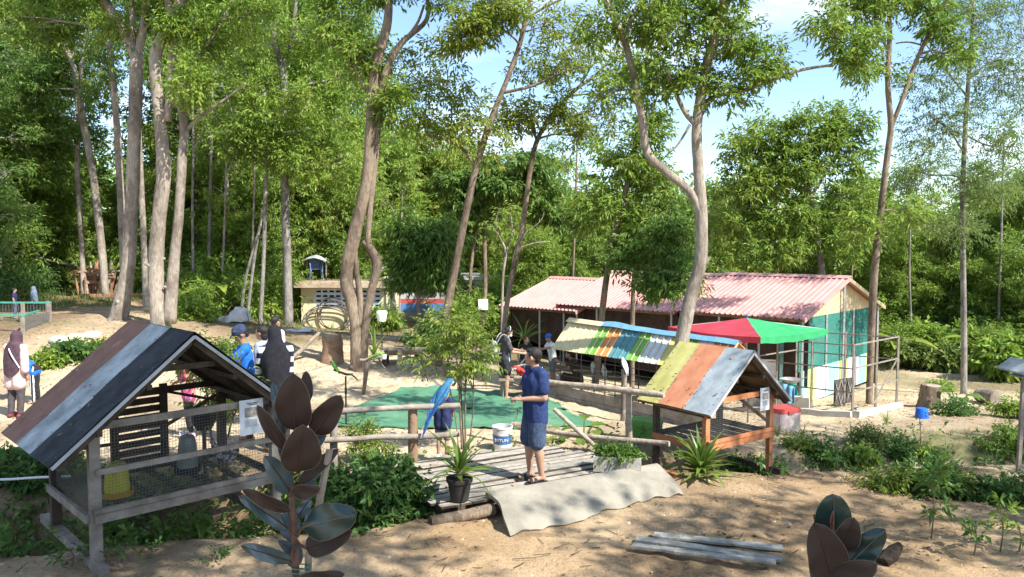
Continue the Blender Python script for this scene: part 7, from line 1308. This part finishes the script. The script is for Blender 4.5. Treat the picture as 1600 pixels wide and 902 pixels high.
# garments as (name, material, [(a, ra, b, rb)...], voxel, smoothing, material chooser)
def tee(m, J, s, g=1.0, hem=.86, slv=.62, vx=.011, fn=None, loose=1.0, it=3):
    sh = []; hz = Vector((0, 0, (hem - .93) * s)) 
    for y in (-1, 1):
        S = 'L' if y > 0 else 'R'; side = (J['hiL'] - J['hiR']).normalized() * y; shs = (J['shL'] - J['shR']).normalized() * y
        sh += [(J['chest'] + shs * .078 * g * s, .112 * g * s * loose, J['waist'] + side * .062 * g * s, .110 * g * s * loose), (J['waist'] + side * .062 * g * s, .110 * g * s * loose, J['pel'] + side * .07 * g * s + hz, .106 * g * s * loose),
               (J['chest'] + shs * .078 * g * s, .110 * g * s, J['nb'] + shs * .065 * s - Zu * .055 * s, .066 * g * s), (J['nb'] - Zu * .045 * s, .066 * s, J['sh' + S], .065 * g * s),
               (J['sh' + S], .066 * g * s, J['sh' + S].lerp(J['el' + S], slv), .062 * g * s)]
        if slv >= 1: sh += [(J['el' + S], .055 * g * s, J['el' + S].lerp(J['wr' + S], slv - 1 if slv > 1 else .01), .045 * g * s)]
    return ('shirt', m, sh, vx, it + 5, fn)
def legwear(name, m, J, s, to=.8, g=1.0, vx=.011, fn=None, r=1.0):
    """to: 0..1 down the thigh, 1..2 down the shin"""
    sh = []
    for y in (-1, 1):
        S = 'L' if y > 0 else 'R'; side = (J['hiL'] - J['hiR']).normalized() * y
        sh += [(J['waist'] - (J['waist'] - J['pel']) * .3 + side * .058 * g * s, .10 * g * s, J['pel'] + side * .066 * g * s, .108 * g * s), (J['hi' + S], .100 * g * s, J['hi' + S].lerp(J['kn' + S], min(1, to)), (.085 if to <= 1 else .070) * g * s * r)]
        if to > 1: sh += [(J['kn' + S], .070 * g * s * r, J['kn' + S].lerp(J['an' + S], to - 1), .055 * g * s * r)]
    return (name, m, sh, vx, 3, fn)
def shoe(J, s, m, sole=None, S='L', name='shoe', t=None):
    an, to = J['an' + S], J['toe' + S]; b = MB(); z0 = an.z - .085 * s; d = Vector((to.x - an.x, to.y - an.y, 0)).normalized()
    cone(b, Vector((an.x, an.y, z0 + .04 * s)) - d * .035 * s, .042 * s, Vector((to.x, to.y, z0 + .035 * s)) + d * .02 * s, .038 * s); cone(b, Vector((an.x, an.y, z0 + .04 * s)), .042 * s, an - Zu * .005 * s, .042 * s)
    return skin(b, name, m, t, .011 * s, 2)
def sandal(J, s, m, S, t):
    an, to = J['an' + S], J['toe' + S]; z0 = an.z - .085 * s; d = Vector((to.x - an.x, to.y - an.y, 0)).normalized(); n_ = Vector((-d.y, d.x, 0)); a = Vector((an.x, an.y, 0)) - d * .085 * s; e = Vector((to.x, to.y, 0)) + d * .06 * s
    mb = MB(); prof = [(0, .6), (.08, .9), (.3, .85), (.5, .85), (.75, 1.05), (.92, .9), (1, .5)]; w = .052 * s
    pl = [a.lerp(e, u) + n_ * w * k + Zu * (z0 - .022 * s) for u, k in prof] + [a.lerp(e, u) - n_ * w * k + Zu * (z0 - .022 * s) for u, k in prof[::-1]]; mb.prism(pl, (0, 0, .026 * s)); o = mb.build('sandal', m, t, world=False)
    for u in (.58, .76):
        c = a.lerp(e, u); pts = [c + n_ * (w * .98 * math.cos(q)) + Zu * (z0 + .062 * s * (1.25 - u * .45) * math.sin(q)) for q in [math.pi * i / 8 for i in range(9)]]
        for k in (-.013, 0, .013): MB().tube([p + d * k * s for p in pts], .008 * s, 6).build('strap', m, o, world=False)
navy = cloth('tee_navy', (.013, .026, .085), (.024, .045, .135)); denim = cloth('shorts_blue', (.03, .048, .095), (.06, .088, .145), 9); black_c = cloth('cloth_black', (.014, .014, .016), (.035, .034, .037)); plum = cloth('cloth_plum', (.05, .028, .038), (.085, .05, .062)); pinkc = cloth('cloth_pink', (.56, .38, .36), (.66, .48, .46)); royal = cloth('tee_royal', (.01, .11, .50), (.02, .15, .60))
charcoal = cloth('tee_charcoal', (.055, .045, .048), (.09, .075, .078)); white_c = cloth('cloth_white', (.60, .61, .63), (.72, .72, .74)); hij = cloth('hijab_black', (.008, .008, .011), (.016, .016, .021)); magenta = cloth('cloth_magenta', (.48, .03, .17), (.60, .07, .26)); blue_d = cloth('cloth_bluegrey', (.06, .09, .14), (.10, .14, .20)); khaki = cloth('shorts_grey', (.14, .145, .13), (.20, .205, .19)); grey_l = cloth('cloth_greyblue', (.22, .26, .36), (.30, .34, .44))
# the standing man: turned to the left, forearms folded in front of him
mp = G(836, 750, 0)
mJ = dict(anL=(-.05, .10, .085), toeL=(.11, .10, .03), knL=(.015, .10, .49), anR=(.02, -.13, .085), toeR=(.17, -.10, .03), knR=(.05, -.11, .49), shL=(-.015, .185, 1.385), elL=(-.03, .235, 1.10), wrL=(.215, .10, 1.075), shR=(-.015, -.185, 1.385), elR=(-.02, -.235, 1.10), wrR=(.215, -.07, 1.06), head=(.035, 0, 1.58), nb=(-.01, 0, 1.45))
def out_man(J, s, M, at):
    return [tee(navy, J, s, 1.2, .79, .70, .0105, loose=1.03), legwear('shorts', denim, J, s, .92, 1.2, .0105, r=1.14)]
man, J, at, M = person('man in a navy T-shirt, blue shorts and black sandals standing on the deck', mp, R(200), .955, mJ, out_man, voxel=.0068, face=R(-40), hair='short', curl=.42, handdir={'L': ((.75, -.62, .05), (.3, .3, .9)), 'R': ((.7, .65, .0), (.2, -.1, .95))}, fat=1.16)
for S in 'LR': sandal(J, .955, plas_black, S, man)
collar = MB().tube([J['nb'] + Vector((.066 * math.cos(a), .07 * math.sin(a), -.012 + .016 * -math.cos(a))) for a in [2 * math.pi * k / 20 for k in range(21)]], .011, 6, cap=False).build('collar', cloth('rib_navy', (.01, .025, .09), (.015, .035, .12)), man, world=False, smooth=True)
# the woman with the backpack
wp = onground(789, 623, -.36)
wJ = dict(anL=(-.05, .15, .085), toeL=(.11, .17, .03), knL=(0, .12, .49), hiL=(-.01, .1, .91), anR=(.0, -.15, .085), toeR=(.16, -.17, .03), knR=(.03, -.12, .49), elL=(.12, .24, 1.15), wrL=(.40, .18, 1.10), elR=(.12, -.23, 1.13), wrR=(.40, -.20, 1.08), nb=(.03, 0, 1.45), head=(.085, 0, 1.565), chest=(.02, 0, 1.27))
def out_w(J, s, M, at): return [tee(charcoal, J, s, 1.06, .90, .75, .012, loose=1.05), legwear('shorts', black_c, J, s, .62, 1.1, .012, r=1.12)]
wom, J, at, M = person('woman in a charcoal T-shirt and black shorts with a grey backpack, feeding a bird', wp, R(14), .905, wJ, out_w, voxel=.0095, face=R(10), tilt=R(-24), hair='bun', curl=.3, fat=1.08)
for S in 'LR': sandal(J, .905, plas_black, S, wom)
s = .905; MB().tube([at(-.02 + .02 * math.cos(a) * 0, .092 * math.cos(a), .035 + .10 * math.sin(a)) for a in [math.pi * k / 12 for k in range(13)]], .011, 6).build('hair_band', plas_white, wom, world=False, smooth=True)
mask = MB(); skin(cone(MB(), at(.075, -.03, -.055), .03, at(.075, .03, -.055), .03), 'face_mask', plas_white, wom, .01, 2)
bp_ = thing('backpack', 'small translucent grey backpack worn by the woman on the green mat', 'backpack', wmat(wom) @ Vector((-.235, .02, .98)), R(14)); bgm = mat('bag_grey', (.24, .23, .21), (.44, .43, .40), scale=9, rough=.4)
cb = MB(); cone(cb, (0, -.05, .02), .075, (0, -.04, .19), .07); cone(cb, (0, .05, .02), .075, (0, .04, .19), .07); skin(cb, 'bag', bgm, bp_, .013, 3); cb = MB(); cone(cb, (-.07, -.04, .03), .035, (-.07, .04, .03), .035); cone(cb, (-.07, -.04, .08), .035, (-.07, .04, .08), .035); skin(cb, 'pocket', bgm, bp_, .012, 3)
for y in (-.08, .08): MB().tube([(.05, y, .22), (.12, y * 1.4, .36), (.2, y * 1.6, .40), (.30, y * 1.6, .30), (.33, y * 1.5, .16), (.2, y * 1.7, .02), (.06, y, .0)], .013, 6, sub=3).build('strap', bgm, bp_, world=False)
MB().tube([(-.02, -.03, .25), (-.03, 0, .31), (-.02, .03, .25)], .009, 6, sub=2).build('handle', bgm, bp_, world=False)
ly = MB().tube([Vector((.06, -.12, 1.36)), Vector((-.02, -.155, 1.2)), Vector((.04, -.155, 1.0)), Vector((.06, -.15, .82))], .012, 6, sub=3); ly.build('lanyard', mat('strap_blue', (.45, .62, .78), rough=.7), wom, world=False)
# companion crouching beyond her, and others round the far table
def sit(J0=None):
    d = dict(pel=(0, 0, .42), waist=(.04, 0, .56), chest=(.12, 0, .74), nb=(.17, 0, .91), head=(.25, 0, 1.03), shL=(.15, .18, .85), shR=(.15, -.18, .85), elL=(.28, .22, .62), elR=(.28, -.22, .62), wrL=(.48, .12, .60), wrR=(.48, -.12, .60), hiL=(.02, .1, .40), hiR=(.02, -.1, .40), knL=(.40, .14, .48), knR=(.40, -.14, .48), anL=(.28, .12, .085), anR=(.28, -.12, .085), toeL=(.42, .14, .03), toeR=(.42, -.14, .03)); d.update(J0 or {}); return d
def stand_lean(a, J0=None):
    d = dict(BASE); c = Vector(d['pel'])
    for k in ('waist', 'chest', 'nb', 'head', 'shL', 'shR', 'elL', 'elR', 'wrL', 'wrR'):
        v = Vector(d[k]) - c; d[k] = tuple(c + Vector((v.x * math.cos(a) + v.z * math.sin(a), v.y, -v.x * math.sin(a) + v.z * math.cos(a))))
    d.update(J0 or {}); return d
def simple(sh, leg, to=1.9, hem=.86, slv=.62, shn=None, g=1.0, legname='trousers'):
    return lambda J, s, M, at: [tee(sh, J, s, g, hem, slv, .016, shn), legwear(legname, leg, J, s, to, g, .016)]
g = onground(818, 606, -.4); g = Vector((.28, 17.2, gz(.28, 17.2))); person('child in a dark top and jeans standing at the table beyond the woman', g, R(-60), .70, stand_lean(.15, dict(wrL=(.36, .1, .98), elL=(.14, .2, 1.02))), simple(black_c, blue_d), voxel=.014, hair='bob', eyes=False, curl=.3, hairm=mat('hair_brown', (.05, .02, .012), (.10, .045, .025), scale=40, rough=.5))
g = Vector((.95, 17.7, gz(.95, 17.7))); person('child in a white top and blue cap reaching out beneath the striped roof', g, R(200), .72, stand_lean(.2, dict(elL=(.2, .18, 1.28), wrL=(.42, .1, 1.25), elR=(.2, -.2, 1.2), wrR=(.42, -.15, 1.15))), lambda J, s, M, at: [tee(white_c, J, s, 1, .86, .62, .016), legwear('shorts', khaki, J, s, .9, 1, .016), ('cap', plas_blue, [(at(-.02, 0, .06), .09 * s, at(.02, 0, .06), .088 * s), (at(.06, -.03, .05), .02 * s, at(.13, -.03, .04), .012 * s), (at(.06, .03, .05), .02 * s, at(.13, .03, .04), .012 * s)], .012, 2, None)], voxel=.014, hair='short', eyes=False)
g = Vector((1.50, 17.0, gz(1.5, 17.0))); person('person in dark brown clothes crouching beneath the striped roof', g, R(165), .9, sit(dict(wrL=(.5, .1, .85), elL=(.34, .2, .8))), simple(mat('cloth_brown', (.05, .03, .022), (.085, .055, .04), scale=10, rough=.9), mat('cloth_brown', (.05, .03, .022), (.085, .055, .04))), voxel=.014, hair='bun', eyes=False)
# child behind the macaw
g = onground(692, 717, -.25); person('small child in a navy top, grey shorts and white sneakers beyond the macaw', g, R(70), .62, dict(elL=(.05, .22, 1.15), elR=(.05, -.22, 1.15), wrL=(.14, .2, .98), wrR=(.14, -.2, .98)), lambda J, s, M, at: [tee(cloth('top_navy', (.015, .022, .07), (.03, .04, .10)), J, s, 1.18, .78, .95, .012, loose=1.08), legwear('shorts', khaki, J, s, .95, 1.1, .012)], voxel=.010, hair='bob', eyes=False)
kid = [o for o in COL.objects if o.name.startswith('person') and o['label'].startswith('small child')][0]
Jk = {k: Vector(v) * .62 for k, v in BASE.items()}
for S in 'LR': shoe(Jk, .64, plas_white, None, S, 'sneaker', kid)
# man in the blue shirt and cap, woman in the black hijab and others behind the big hutch
def hijab(m, at, s, J, drop=.42, wide=1.0):
    top = at(-.02, 0, .125); hd = at(-.02, 0, .02); nk = J['nb'] + Vector((-.005, 0, .02 * s)); sh = (J['shL'] + J['shR']) / 2 + Vector((0, 0, .0)); hem = sh + Vector((-.03 * s, 0, -drop * s))
    prof = [(top, .012, .012), (at(-.02, 0, .112), .055, .05), (at(-.02, 0, .075), .092, .082), (hd, .104, .092), (at(-.025, 0, -.06), .104, .094), (nk, .115, .115), (nk.lerp(sh, .6), .135, .165), (sh - Zu * .05 * s, .150, .215), (sh.lerp(hem, .5), .165, .215), (hem, .16, .19)]
    def fn(u, v):
        a = 6.28318 * u; w = v * (len(prof) - 1); i = min(int(w), len(prof) - 2); q = w - i; p0, p1 = prof[i], prof[i + 1]; c = p0[0].lerp(p1[0], q); rx = (p0[1] + (p1[1] - p0[1]) * q) * s * wide; ry = (p0[2] + (p1[2] - p0[2]) * q) * s * wide
        f = max(0, v - .55) / .45; rp = 1 + f * (.05 * math.sin(5 * a + 1) + .03 * math.sin(9 * a + 2 + 3 * v))
        return c + Vector((math.cos(a) * rx * rp, math.sin(a) * ry * rp, -f * f * s * .16 * (.5 - .5 * math.cos(a)) + f * f * s * .10 * abs(math.sin(a))))
    return ('headscarf', m, fn, 0, 0, None)
g = P(387, 600, 12.2); g = Vector((g.x, g.y, gz(g.x, g.y)))
def cap_(m, at, s): return ('cap', m, [(at(-.02, 0, .055), .098 * s, at(.015, 0, .06), .094 * s)] + [(at(.06, k * .03, .062), .022 * s, at(.155, k * .026, .035), .010 * s) for k in (-1, 0, 1)], .010, 2, None)
top = P(388, 514, 12.2).z; sc = (top - g.z) / 1.66
person('man in a royal-blue shirt and dark cap bending over behind the big hutch', g, R(198), sc, stand_lean(.08, dict(elL=(.30, .26, 1.12), wrL=(.52, .12, 1.02), elR=(.3, -.26, 1.12), wrR=(.5, -.12, 1.05))), lambda J, s, M, at: [tee(royal, J, s, 1.08, .86, .62, .013), legwear('trousers', black_c, J, s, 1.9, 1, .014), cap_(cloth('cap_navy', (.02, .03, .07), (.04, .055, .11)), at, s)], voxel=.011, tilt=R(-30), hair='short', eyes=False, skinm=skin_d, curl=.4)
g = P(432, 600, 11.6); g = Vector((g.x, g.y, gz(g.x, g.y))); top = P(430, 511, 11.6).z; sc = (top - g.z) / 1.69
stripe = [white_c, cloth('stripe_navy', (.012, .016, .045), (.025, .03, .07))]
person('woman in a long black headscarf and a navy-and-white striped top behind the big hutch', g, R(115), sc, stand_lean(.12, dict(elL=(.12, .20, 1.12), wrL=(.30, .10, 1.05), elR=(.12, -.20, 1.12), wrR=(.30, -.10, 1.05))), lambda J, s, M, at: [tee(stripe, J, s, .88, .72, 1.6, .012, lambda c, s=sc: int((c.z / s) / .075) % 2, it=3), legwear('trousers', black_c, J, s, 1.95, 1.05, .014), hijab(hij, at, s, J, .34, wide=.88)], voxel=.013, tilt=R(-15), hair=None, eyes=False)
g = P(412, 600, 13.3); g = Vector((g.x, g.y, gz(g.x, g.y))); top = P(412, 512, 13.3).z; person('dark-haired woman in a pale blue-grey top between the man in blue and the headscarf', g, R(170), (top - g.z) / 1.67, None, simple(grey_l, black_c), voxel=.014, hair='bob', eyes=False)
g = P(431, 575, 15.4); g = Vector((g.x, g.y, gz(g.x, g.y))); top = P(431, 497, 15.4).z; person('boy in a white shirt seen above the striped woman', g, R(60), (top - g.z) / 1.67, None, simple(white_c, blue_d), voxel=.014, hair='short', eyes=False)
g = P(296, 655, 12.6); g = Vector((g.x, g.y, gz(g.x, g.y) + .0)); mixc = [magenta, cloth('print_orange', (.5, .16, .10), (.62, .30, .2)), cloth('print_violet', (.14, .05, .34), (.22, .1, .42))]
top = P(280, 545, 12.6).z
person('girl in a magenta patterned top and black trousers, seen through the big hutch', g, R(-150), max(.62, (top - g.z) / 1.72), stand_lean(.2, dict(wrL=(.34, .2, 1.0), wrR=(.34, -.2, 1.0))), lambda J, s, M, at: [tee(mixc, J, s, 1.15, .78, .8, .013, lambda c: int(abs(math.sin(c.x * 40) + math.sin(c.y * 37 + 1) + math.sin(c.z * 31)) * 1.2) % 3), legwear('trousers', black_c, J, s, 1.85, 1, .014)], voxel=.013, hair='bob', eyes=False)
gl = [o for o in COL.objects if o.name.startswith('person') and o['label'].startswith('girl in a magenta')][0]; sc = max(.62, (top - g.z) / 1.72); Jk = {k: Vector(v) * sc for k, v in BASE.items()}
for S in 'LR': shoe(Jk, sc, cloth('shoe_pink', (.58, .42, .48), (.7, .55, .6)), None, S, 'shoe', gl)
# left: girl in the plum headscarf, child bending in blue
g = onground(26, 652, -.3); top = P(20, 519, g.y).z; sc = (top - g.z) / 1.69
person('girl in a plum headscarf, pink tunic and grey trousers at the left edge', g, R(80), sc, stand_lean(.10, dict(elL=(.12, .22, 1.15), wrL=(.3, .12, 1.05))), lambda J, s, M, at: [tee(pinkc, J, s, 1.16, .66, 1.6, .013, loose=1.05), legwear('trousers', charcoal, J, s, 1.95, 1.08, .014), hijab(plum, at, s, J, .42, wide=1.0)], voxel=.012, hair=None, eyes=False)
gp_ = [o for o in COL.objects if o.name.startswith('person') and 'plum' in o['label']][0]; Jk = {k: Vector(v) * sc for k, v in BASE.items()}
for S in 'LR': shoe(Jk, sc, cloth('shoe_maroon', (.16, .03, .04), (.25, .06, .07)), None, S, 'shoe', gp_)
cw = MB().tube([Vector((.10, .13, 1.40)) * sc, Vector((-.10, .02, 1.38)) * sc, Vector((-.15, -.08, 1.25)) * sc, Vector((-.10, -.2, 1.0)) * sc], .011, 6, sub=4).build('bag_strap', plas_white, gp_, world=False)
g = onground(56, 630, -.3); g = Vector((g.x, g.y, gz(g.x, g.y))); sc = .74
tri = [black_c, white_c]
person('child in a royal-blue top and white-striped black trousers bending over at the left', g, R(185), sc, stand_lean(1.05, dict(elL=(.42, .22, .98), wrL=(.52, .15, .75), elR=(.42, -.22, .98), wrR=(.52, -.15, .75))), lambda J, s, M, at: [tee(royal, J, s, 1.15, .84, .7, .013), legwear('trousers', tri, J, s, 1.95, 1.05, .011, lambda c: 1 if (abs(abs(c.y) - .165 * sc) < .03 * sc and abs(abs(c.x + .0) - .03) < .012) else 0)], voxel=.012, hair='short', tilt=R(-40), eyes=False)
# the far pair by the green-railed pen
g = onground(24, 498, .6); top = P(24, 455, g.y).z; person('far child in a dark navy outfit at the green-railed pen', g, R(20), max(.5, (top - g.z) / 1.65), None, simple(cloth('top_navy', (.015, .022, .07), (.03, .04, .10)), blue_d), voxel=.02, hair='short', eyes=False, hands=True)
g = onground(54, 494, .6); top = P(54, 452, g.y).z; sc = max(.5, (top - g.z) / 1.68); person('far girl in a grey-blue headscarf at the green-railed pen', g, R(200), sc, None, lambda J, s, M, at: [tee(blue_d, J, s, 1.1, .75, 1.5, .018), legwear('trousers', black_c, J, s, 1.9, 1, .018), hijab(cloth('hijab_grey', (.10, .13, .17), (.16, .19, .24)), at, s, J, .5)], voxel=.02, hair=None, eyes=False)
# ------------------------------------------------------------------ birds
def parrot(name, label, base, rz, s, mats, lean=.6, tail=.5, cat='parrot', beakm=None):
    """perched bird: base is where the feet hold, facing +x, leaning forward by `lean` from upright"""
    t = thing(name, label, cat, base, rz); ax = Vector((math.sin(lean), 0, math.cos(lean))); q = lambda a, y=0, n=0: ax * a * s + Vector((0, y * s, 0)) + Vector((math.cos(lean), 0, -math.sin(lean))) * n * s
    mb = MB(); cone(mb, q(.02, 0, -.02), .055 * s, q(.13), .078 * s); cone(mb, q(.13), .078 * s, q(.24, 0, .01), .06 * s); cone(mb, q(.24, 0, .01), .056 * s, q(.31, 0, .025), .05 * s); cone(mb, q(.31, 0, .025), .05 * s, q(.33, 0, .05), .04 * s); cone(mb, q(.02, 0, -.02), .05 * s, q(-.08, 0, -.045), .025 * s)
    c0 = q(.2); dn = Vector((math.cos(lean), 0, -math.sin(lean)))
    body = skin(mb, 'body', [mats['back'], mats['front'], mats.get('head', mats['back'])], t, .009 * s, 3, .5, lambda c: 1 if (c - ax * (c.dot(ax))).dot(dn) > .022 * s and c.dot(ax) < .30 * s else (2 if c.dot(ax) > .29 * s else 0))
    for y in (-1, 1):
        w = MB(); cone(w, q(.22, .062 * y, -.005), .03 * s, q(.10, .074 * y, -.03), .034 * s); cone(w, q(.10, .074 * y, -.03), .034 * s, q(-.04, .045 * y, -.065), .016 * s); cone(w, q(-.04, .045 * y, -.065), .016 * s, q(-.16, .025 * y, -.075), .007 * s); wo = skin(w, 'wing', mats['wing'], t, .008 * s, 2)
        for k in range(5):
            f = MB(); f.tube([q(.06 - .03 * k, (.088 - .006 * k) * y, -.05 - .003 * k), q(-.02 - .04 * k, (.078 - .011 * k) * y, -.075), q(-.10 - .04 * k, (.05 - .008 * k) * y, -.085)], [.006 * s, .011 * s, .003 * s], 5); f.build('feather', mats['tail'], wo, world=False)
        cone_ = MB(); cone(cone_, q(.01, .03 * y, .02), .018 * s, Vector((.0, .03 * y * s, .012 * s)), .010 * s, 8); cone_.build('leg', mats['foot'], t, world=False)
        for k in (-1, 0, 1):
            ft = MB().tube([Vector((0, .03 * y * s, .012 * s)), Vector((.03 * s, (.03 * y + .012 * k) * s, .008 * s)), Vector((.04 * s, (.03 * y + .016 * k) * s, -.018 * s))], .006 * s, 5); ft.build('toe', mats['foot'], t, world=False)
        MB().ball(q(.335, .040 * y, .05), .0065 * s, 8, 6).build('eye', eye_d, t, world=False)
        if 'face' in mats: MB().ball(q(.322, .030 * y, .055), (.026 * s, .014 * s, .022 * s), 8, 6).build('face_patch', mats['face'], t, smooth=True, world=False)
    if tail:
        for k in range(4): MB().tube([q(-.06, (k - 1.5) * .012, -.045), q(-.06 - tail * .5, (k - 1.5) * .014, -.07 - .01 * tail), q(-.06 - tail * (1 - .12 * abs(k - 1.5)), (k - 1.5) * .008, -.06)], [.016 * s, .014 * s, .004 * s], 6, sub=2).build('tail_feather', mats['tail'], t, world=False)
    bk = mats['beak']; MB().tube([q(.335, 0, .072), q(.335, 0, .105), q(.315, 0, .125), q(.285, 0, .122)], [.024 * s, .02 * s, .013 * s, .003 * s], 8, sub=3).build('beak', bk, t, smooth=True, world=False)
    MB().tube([q(.305, 0, .075), q(.29, 0, .098), q(.29, 0, .11)], [.015 * s, .012 * s, .005 * s], 7).build('lower_beak', bk, t, smooth=True, world=False); return t
mac_b = mat('macaw_blue', (.018, .10, .20), (.04, .17, .29), scale=26, rough=.6, bump=.5, bscale=60); mac_w = mat('macaw_wing', (.014, .08, .19), (.03, .135, .27), scale=30, rough=.55, bump=.5, bscale=60); mac_y = mat('macaw_yellow', (.55, .27, .03), (.65, .36, .06), scale=26, rough=.6); mac_t = mat('macaw_tail', (.015, .06, .20), (.03, .10, .28), scale=30, rough=.55)
beak_b = mat('beak_black', (.015, .014, .014), rough=.35); foot_g = mat('foot_grey', (.10, .09, .08), rough=.6); par_g = mat('parrot_green', (.07, .22, .03), (.14, .34, .05), scale=26, rough=.6, bump=.4, bscale=60); par_y = mat('parrot_lime', (.26, .40, .08), (.38, .5, .14), scale=26, rough=.6); par_r = mat('parrot_red', (.42, .02, .02), (.52, .05, .04), scale=26, rough=.6); face_w = mat('face_white', (.7, .68, .63), rough=.5); beak_h = mat('beak_horn', (.42, .36, .28), rough=.4); bird_w = mat('bird_white', (.60, .60, .60), (.72, .72, .72), scale=26, rough=.7)
mq = fa + fd * .36 + Vector((0, -.07, .80)); parrot('macaw', 'blue and yellow macaw perched on the top rail of the pole fence', mq, R(48), 1.02, dict(back=mac_b, front=mac_y, head=mac_b, wing=mac_w, tail=mac_t, foot=foot_g, face=face_w, beak=beak_b), lean=.52, tail=.44, cat='macaw')
p_ = P(524, 577, pr1.location.y); parrot('parrot', 'small green parrot on the left end of the black perch stand', p_, R(165), .46, dict(back=par_g, front=par_g, head=par_g, wing=par_g, tail=par_g, foot=foot_g, beak=beak_b), lean=.35, tail=.16)
p_ = P(585, 558, Yp); parrot('parrot', 'light green parrot leaning towards the white cup on the post perch', p_, R(15), .62, dict(back=par_y, front=par_y, head=par_y, wing=par_g, tail=par_y, foot=foot_g, beak=beak_h), lean=1.05, tail=.18)
# table perch near the woman with a red parrot and a white bird
tb = Vector((.20, 16.2, gz(.2, 16.2))); tbl = thing('perch_table', 'low rough plank table with branch perches before the woman', 'table', tb)
MB().box((0, 0, .43), (.95, .4, .05)).build('top', wood_grey, tbl, world=False)
for x in (-.36, .36):
    for yv in (-.14, .14): MB().beam((x, yv, .41), (x * 1.1, yv * 1.2, -.03), .05, .05).build('leg', wood_pole, tbl, world=False)
MB().tube([(-.5, -.05, .56), (-.2, -.08, .66), (.0, -.06, .72), (.1, -.05, .73)], [.02, .024, .02, .014], 7, sub=3).build('perch', BARK['pale'], tbl, world=False); MB().tube([(-.45, -.02, .45), (-.5, -.05, .56)], .02, 6).build('perch_stub', BARK['pale'], tbl, world=False); MB().tube([(-.1, .1, .45), (0, .08, .75), (.12, .05, .86)], .015, 6, sub=2).build('perch', BARK['pale'], tbl, world=False)
parrot('parrot', 'red parrot hunched on the plank table in front of the woman', tb + Vector((.10, -.08, .46)), R(-150), 1.1, dict(back=par_r, front=par_r, head=par_r, wing=par_r, tail=mac_t, foot=foot_g, face=face_w, beak=beak_h), lean=.75, tail=.2)
parrot('cockatoo', 'white bird perched behind the standing man, near the red parrot', tb + Vector((.38, .08, .46)), R(60), .6, dict(back=bird_w, front=bird_w, head=bird_w, wing=bird_w, tail=bird_w, foot=foot_g, beak=beak_b), lean=.5, tail=.2, cat='bird')
for (px, py, Yb, l, sc_, rz_, lb) in ((926, 576, 16.6, .3, .45, R(80), 'white bird on a rail of the striped pen, left of the other white one'), (944, 584, 16.2, .35, .55, R(100), 'white bird hanging near the middle post of the striped pen')):
    parrot('cockatoo', lb, P(px, py, Yb), rz_, sc_, dict(back=bird_w, front=bird_w, head=bird_w, wing=bird_w, tail=bird_w, foot=foot_g, beak=beak_b), lean=l, tail=.2, cat='bird')
    o = MB().beam(P(px - 30, py + 1, Yb + .1) - Zu * .02, P(px + 30, py + 4, Yb - .1) - Zu * .02, .03, .03).build('perch_rail', wood_pole, pen)
pq = Vector((p_.x, p_.y, 0)); top_ = onground(973, 658); parrot('cockatoo', 'pale grey-white bird on top of the thick fence post', Vector((top_.x + .03, top_.y, top_.z + 1.0)), R(120), .58, dict(back=bird_w, front=bird_w, head=bird_w, wing=mat('bird_grey', (.42, .45, .48), (.54, .57, .6), scale=26, rough=.7), tail=bird_w, foot=foot_g, beak=beak_b), lean=.3, tail=.14, cat='bird')
# speckled hen and chick in the big hutch
hp = wmat([o for o in COL.objects if o.name == 'animal_hutch'][0]) @ Vector((1.50, .55, .31)); spk = mat('hen_speckled', (.06, .06, .06), (.50, .49, .47), scale=34, rough=.8, lo=.45, hi=.55); hn = thing('hen', 'speckled grey hen on the wire floor of the big hutch', 'hen', hp, R(160))
hb = MB(); cone(hb, (-.10, 0, .14), .07, (.05, 0, .15), .085); cone(hb, (-.10, 0, .15), .06, (-.2, 0, .23), .03); cone(hb, (.07, 0, .18), .05, (.13, 0, .28), .028); hb.ball((.145, 0, .295), .03, 10, 8); skin(hb, 'body', spk, hn, .011, 3)
for y in (-1, 1):
    w = MB(); cone(w, (.05, .075 * y, .17), .03, (-.12, .06 * y, .14), .02); skin(w, 'wing', spk, hn, .01, 2); MB().tube([(0, .03 * y, .08), (.01, .03 * y, 0), (.05, .035 * y, .004)], .007, 5).build('leg', plas_ochre, hn, world=False)
MB().tube([(.17, 0, .295), (.20, 0, .287)], [.01, .002], 6).build('beak', plas_ochre, hn, world=False); MB().prism([(.13, -.004, .318), (.165, -.004, .315), (.16, -.004, .345), (.145, -.004, .335), (.132, -.004, .348)], (0, .008, 0)).build('comb', plas_red, hn, world=False)
hp2 = wmat([o for o in COL.objects if o.name == 'animal_hutch'][0]) @ Vector((1.30, .22, .31)); ck = thing('chick', 'ginger chick in front of the speckled hen', 'chick', hp2, R(140)); hb = MB(); cone(hb, (-.03, 0, .05), .03, (.02, 0, .055), .034); hb.ball((.05, 0, .095), .024, 10, 8); cone(hb, (.03, 0, .06), .025, (.05, 0, .09), .02); skin(hb, 'body', mat('chick_ginger', (.38, .22, .07), (.52, .36, .16), scale=40, rough=.9), ck, .008, 2)
for y in (-1, 1): MB().tube([(0, .014 * y, .03), (.003, .014 * y, 0), (.02, .016 * y, .002)], .003, 5).build('leg', plas_ochre, ck, world=False)
MB().tube([(.07, 0, .095), (.086, 0, .09)], [.006, .001], 5).build('beak', plas_ochre, ck, world=False)
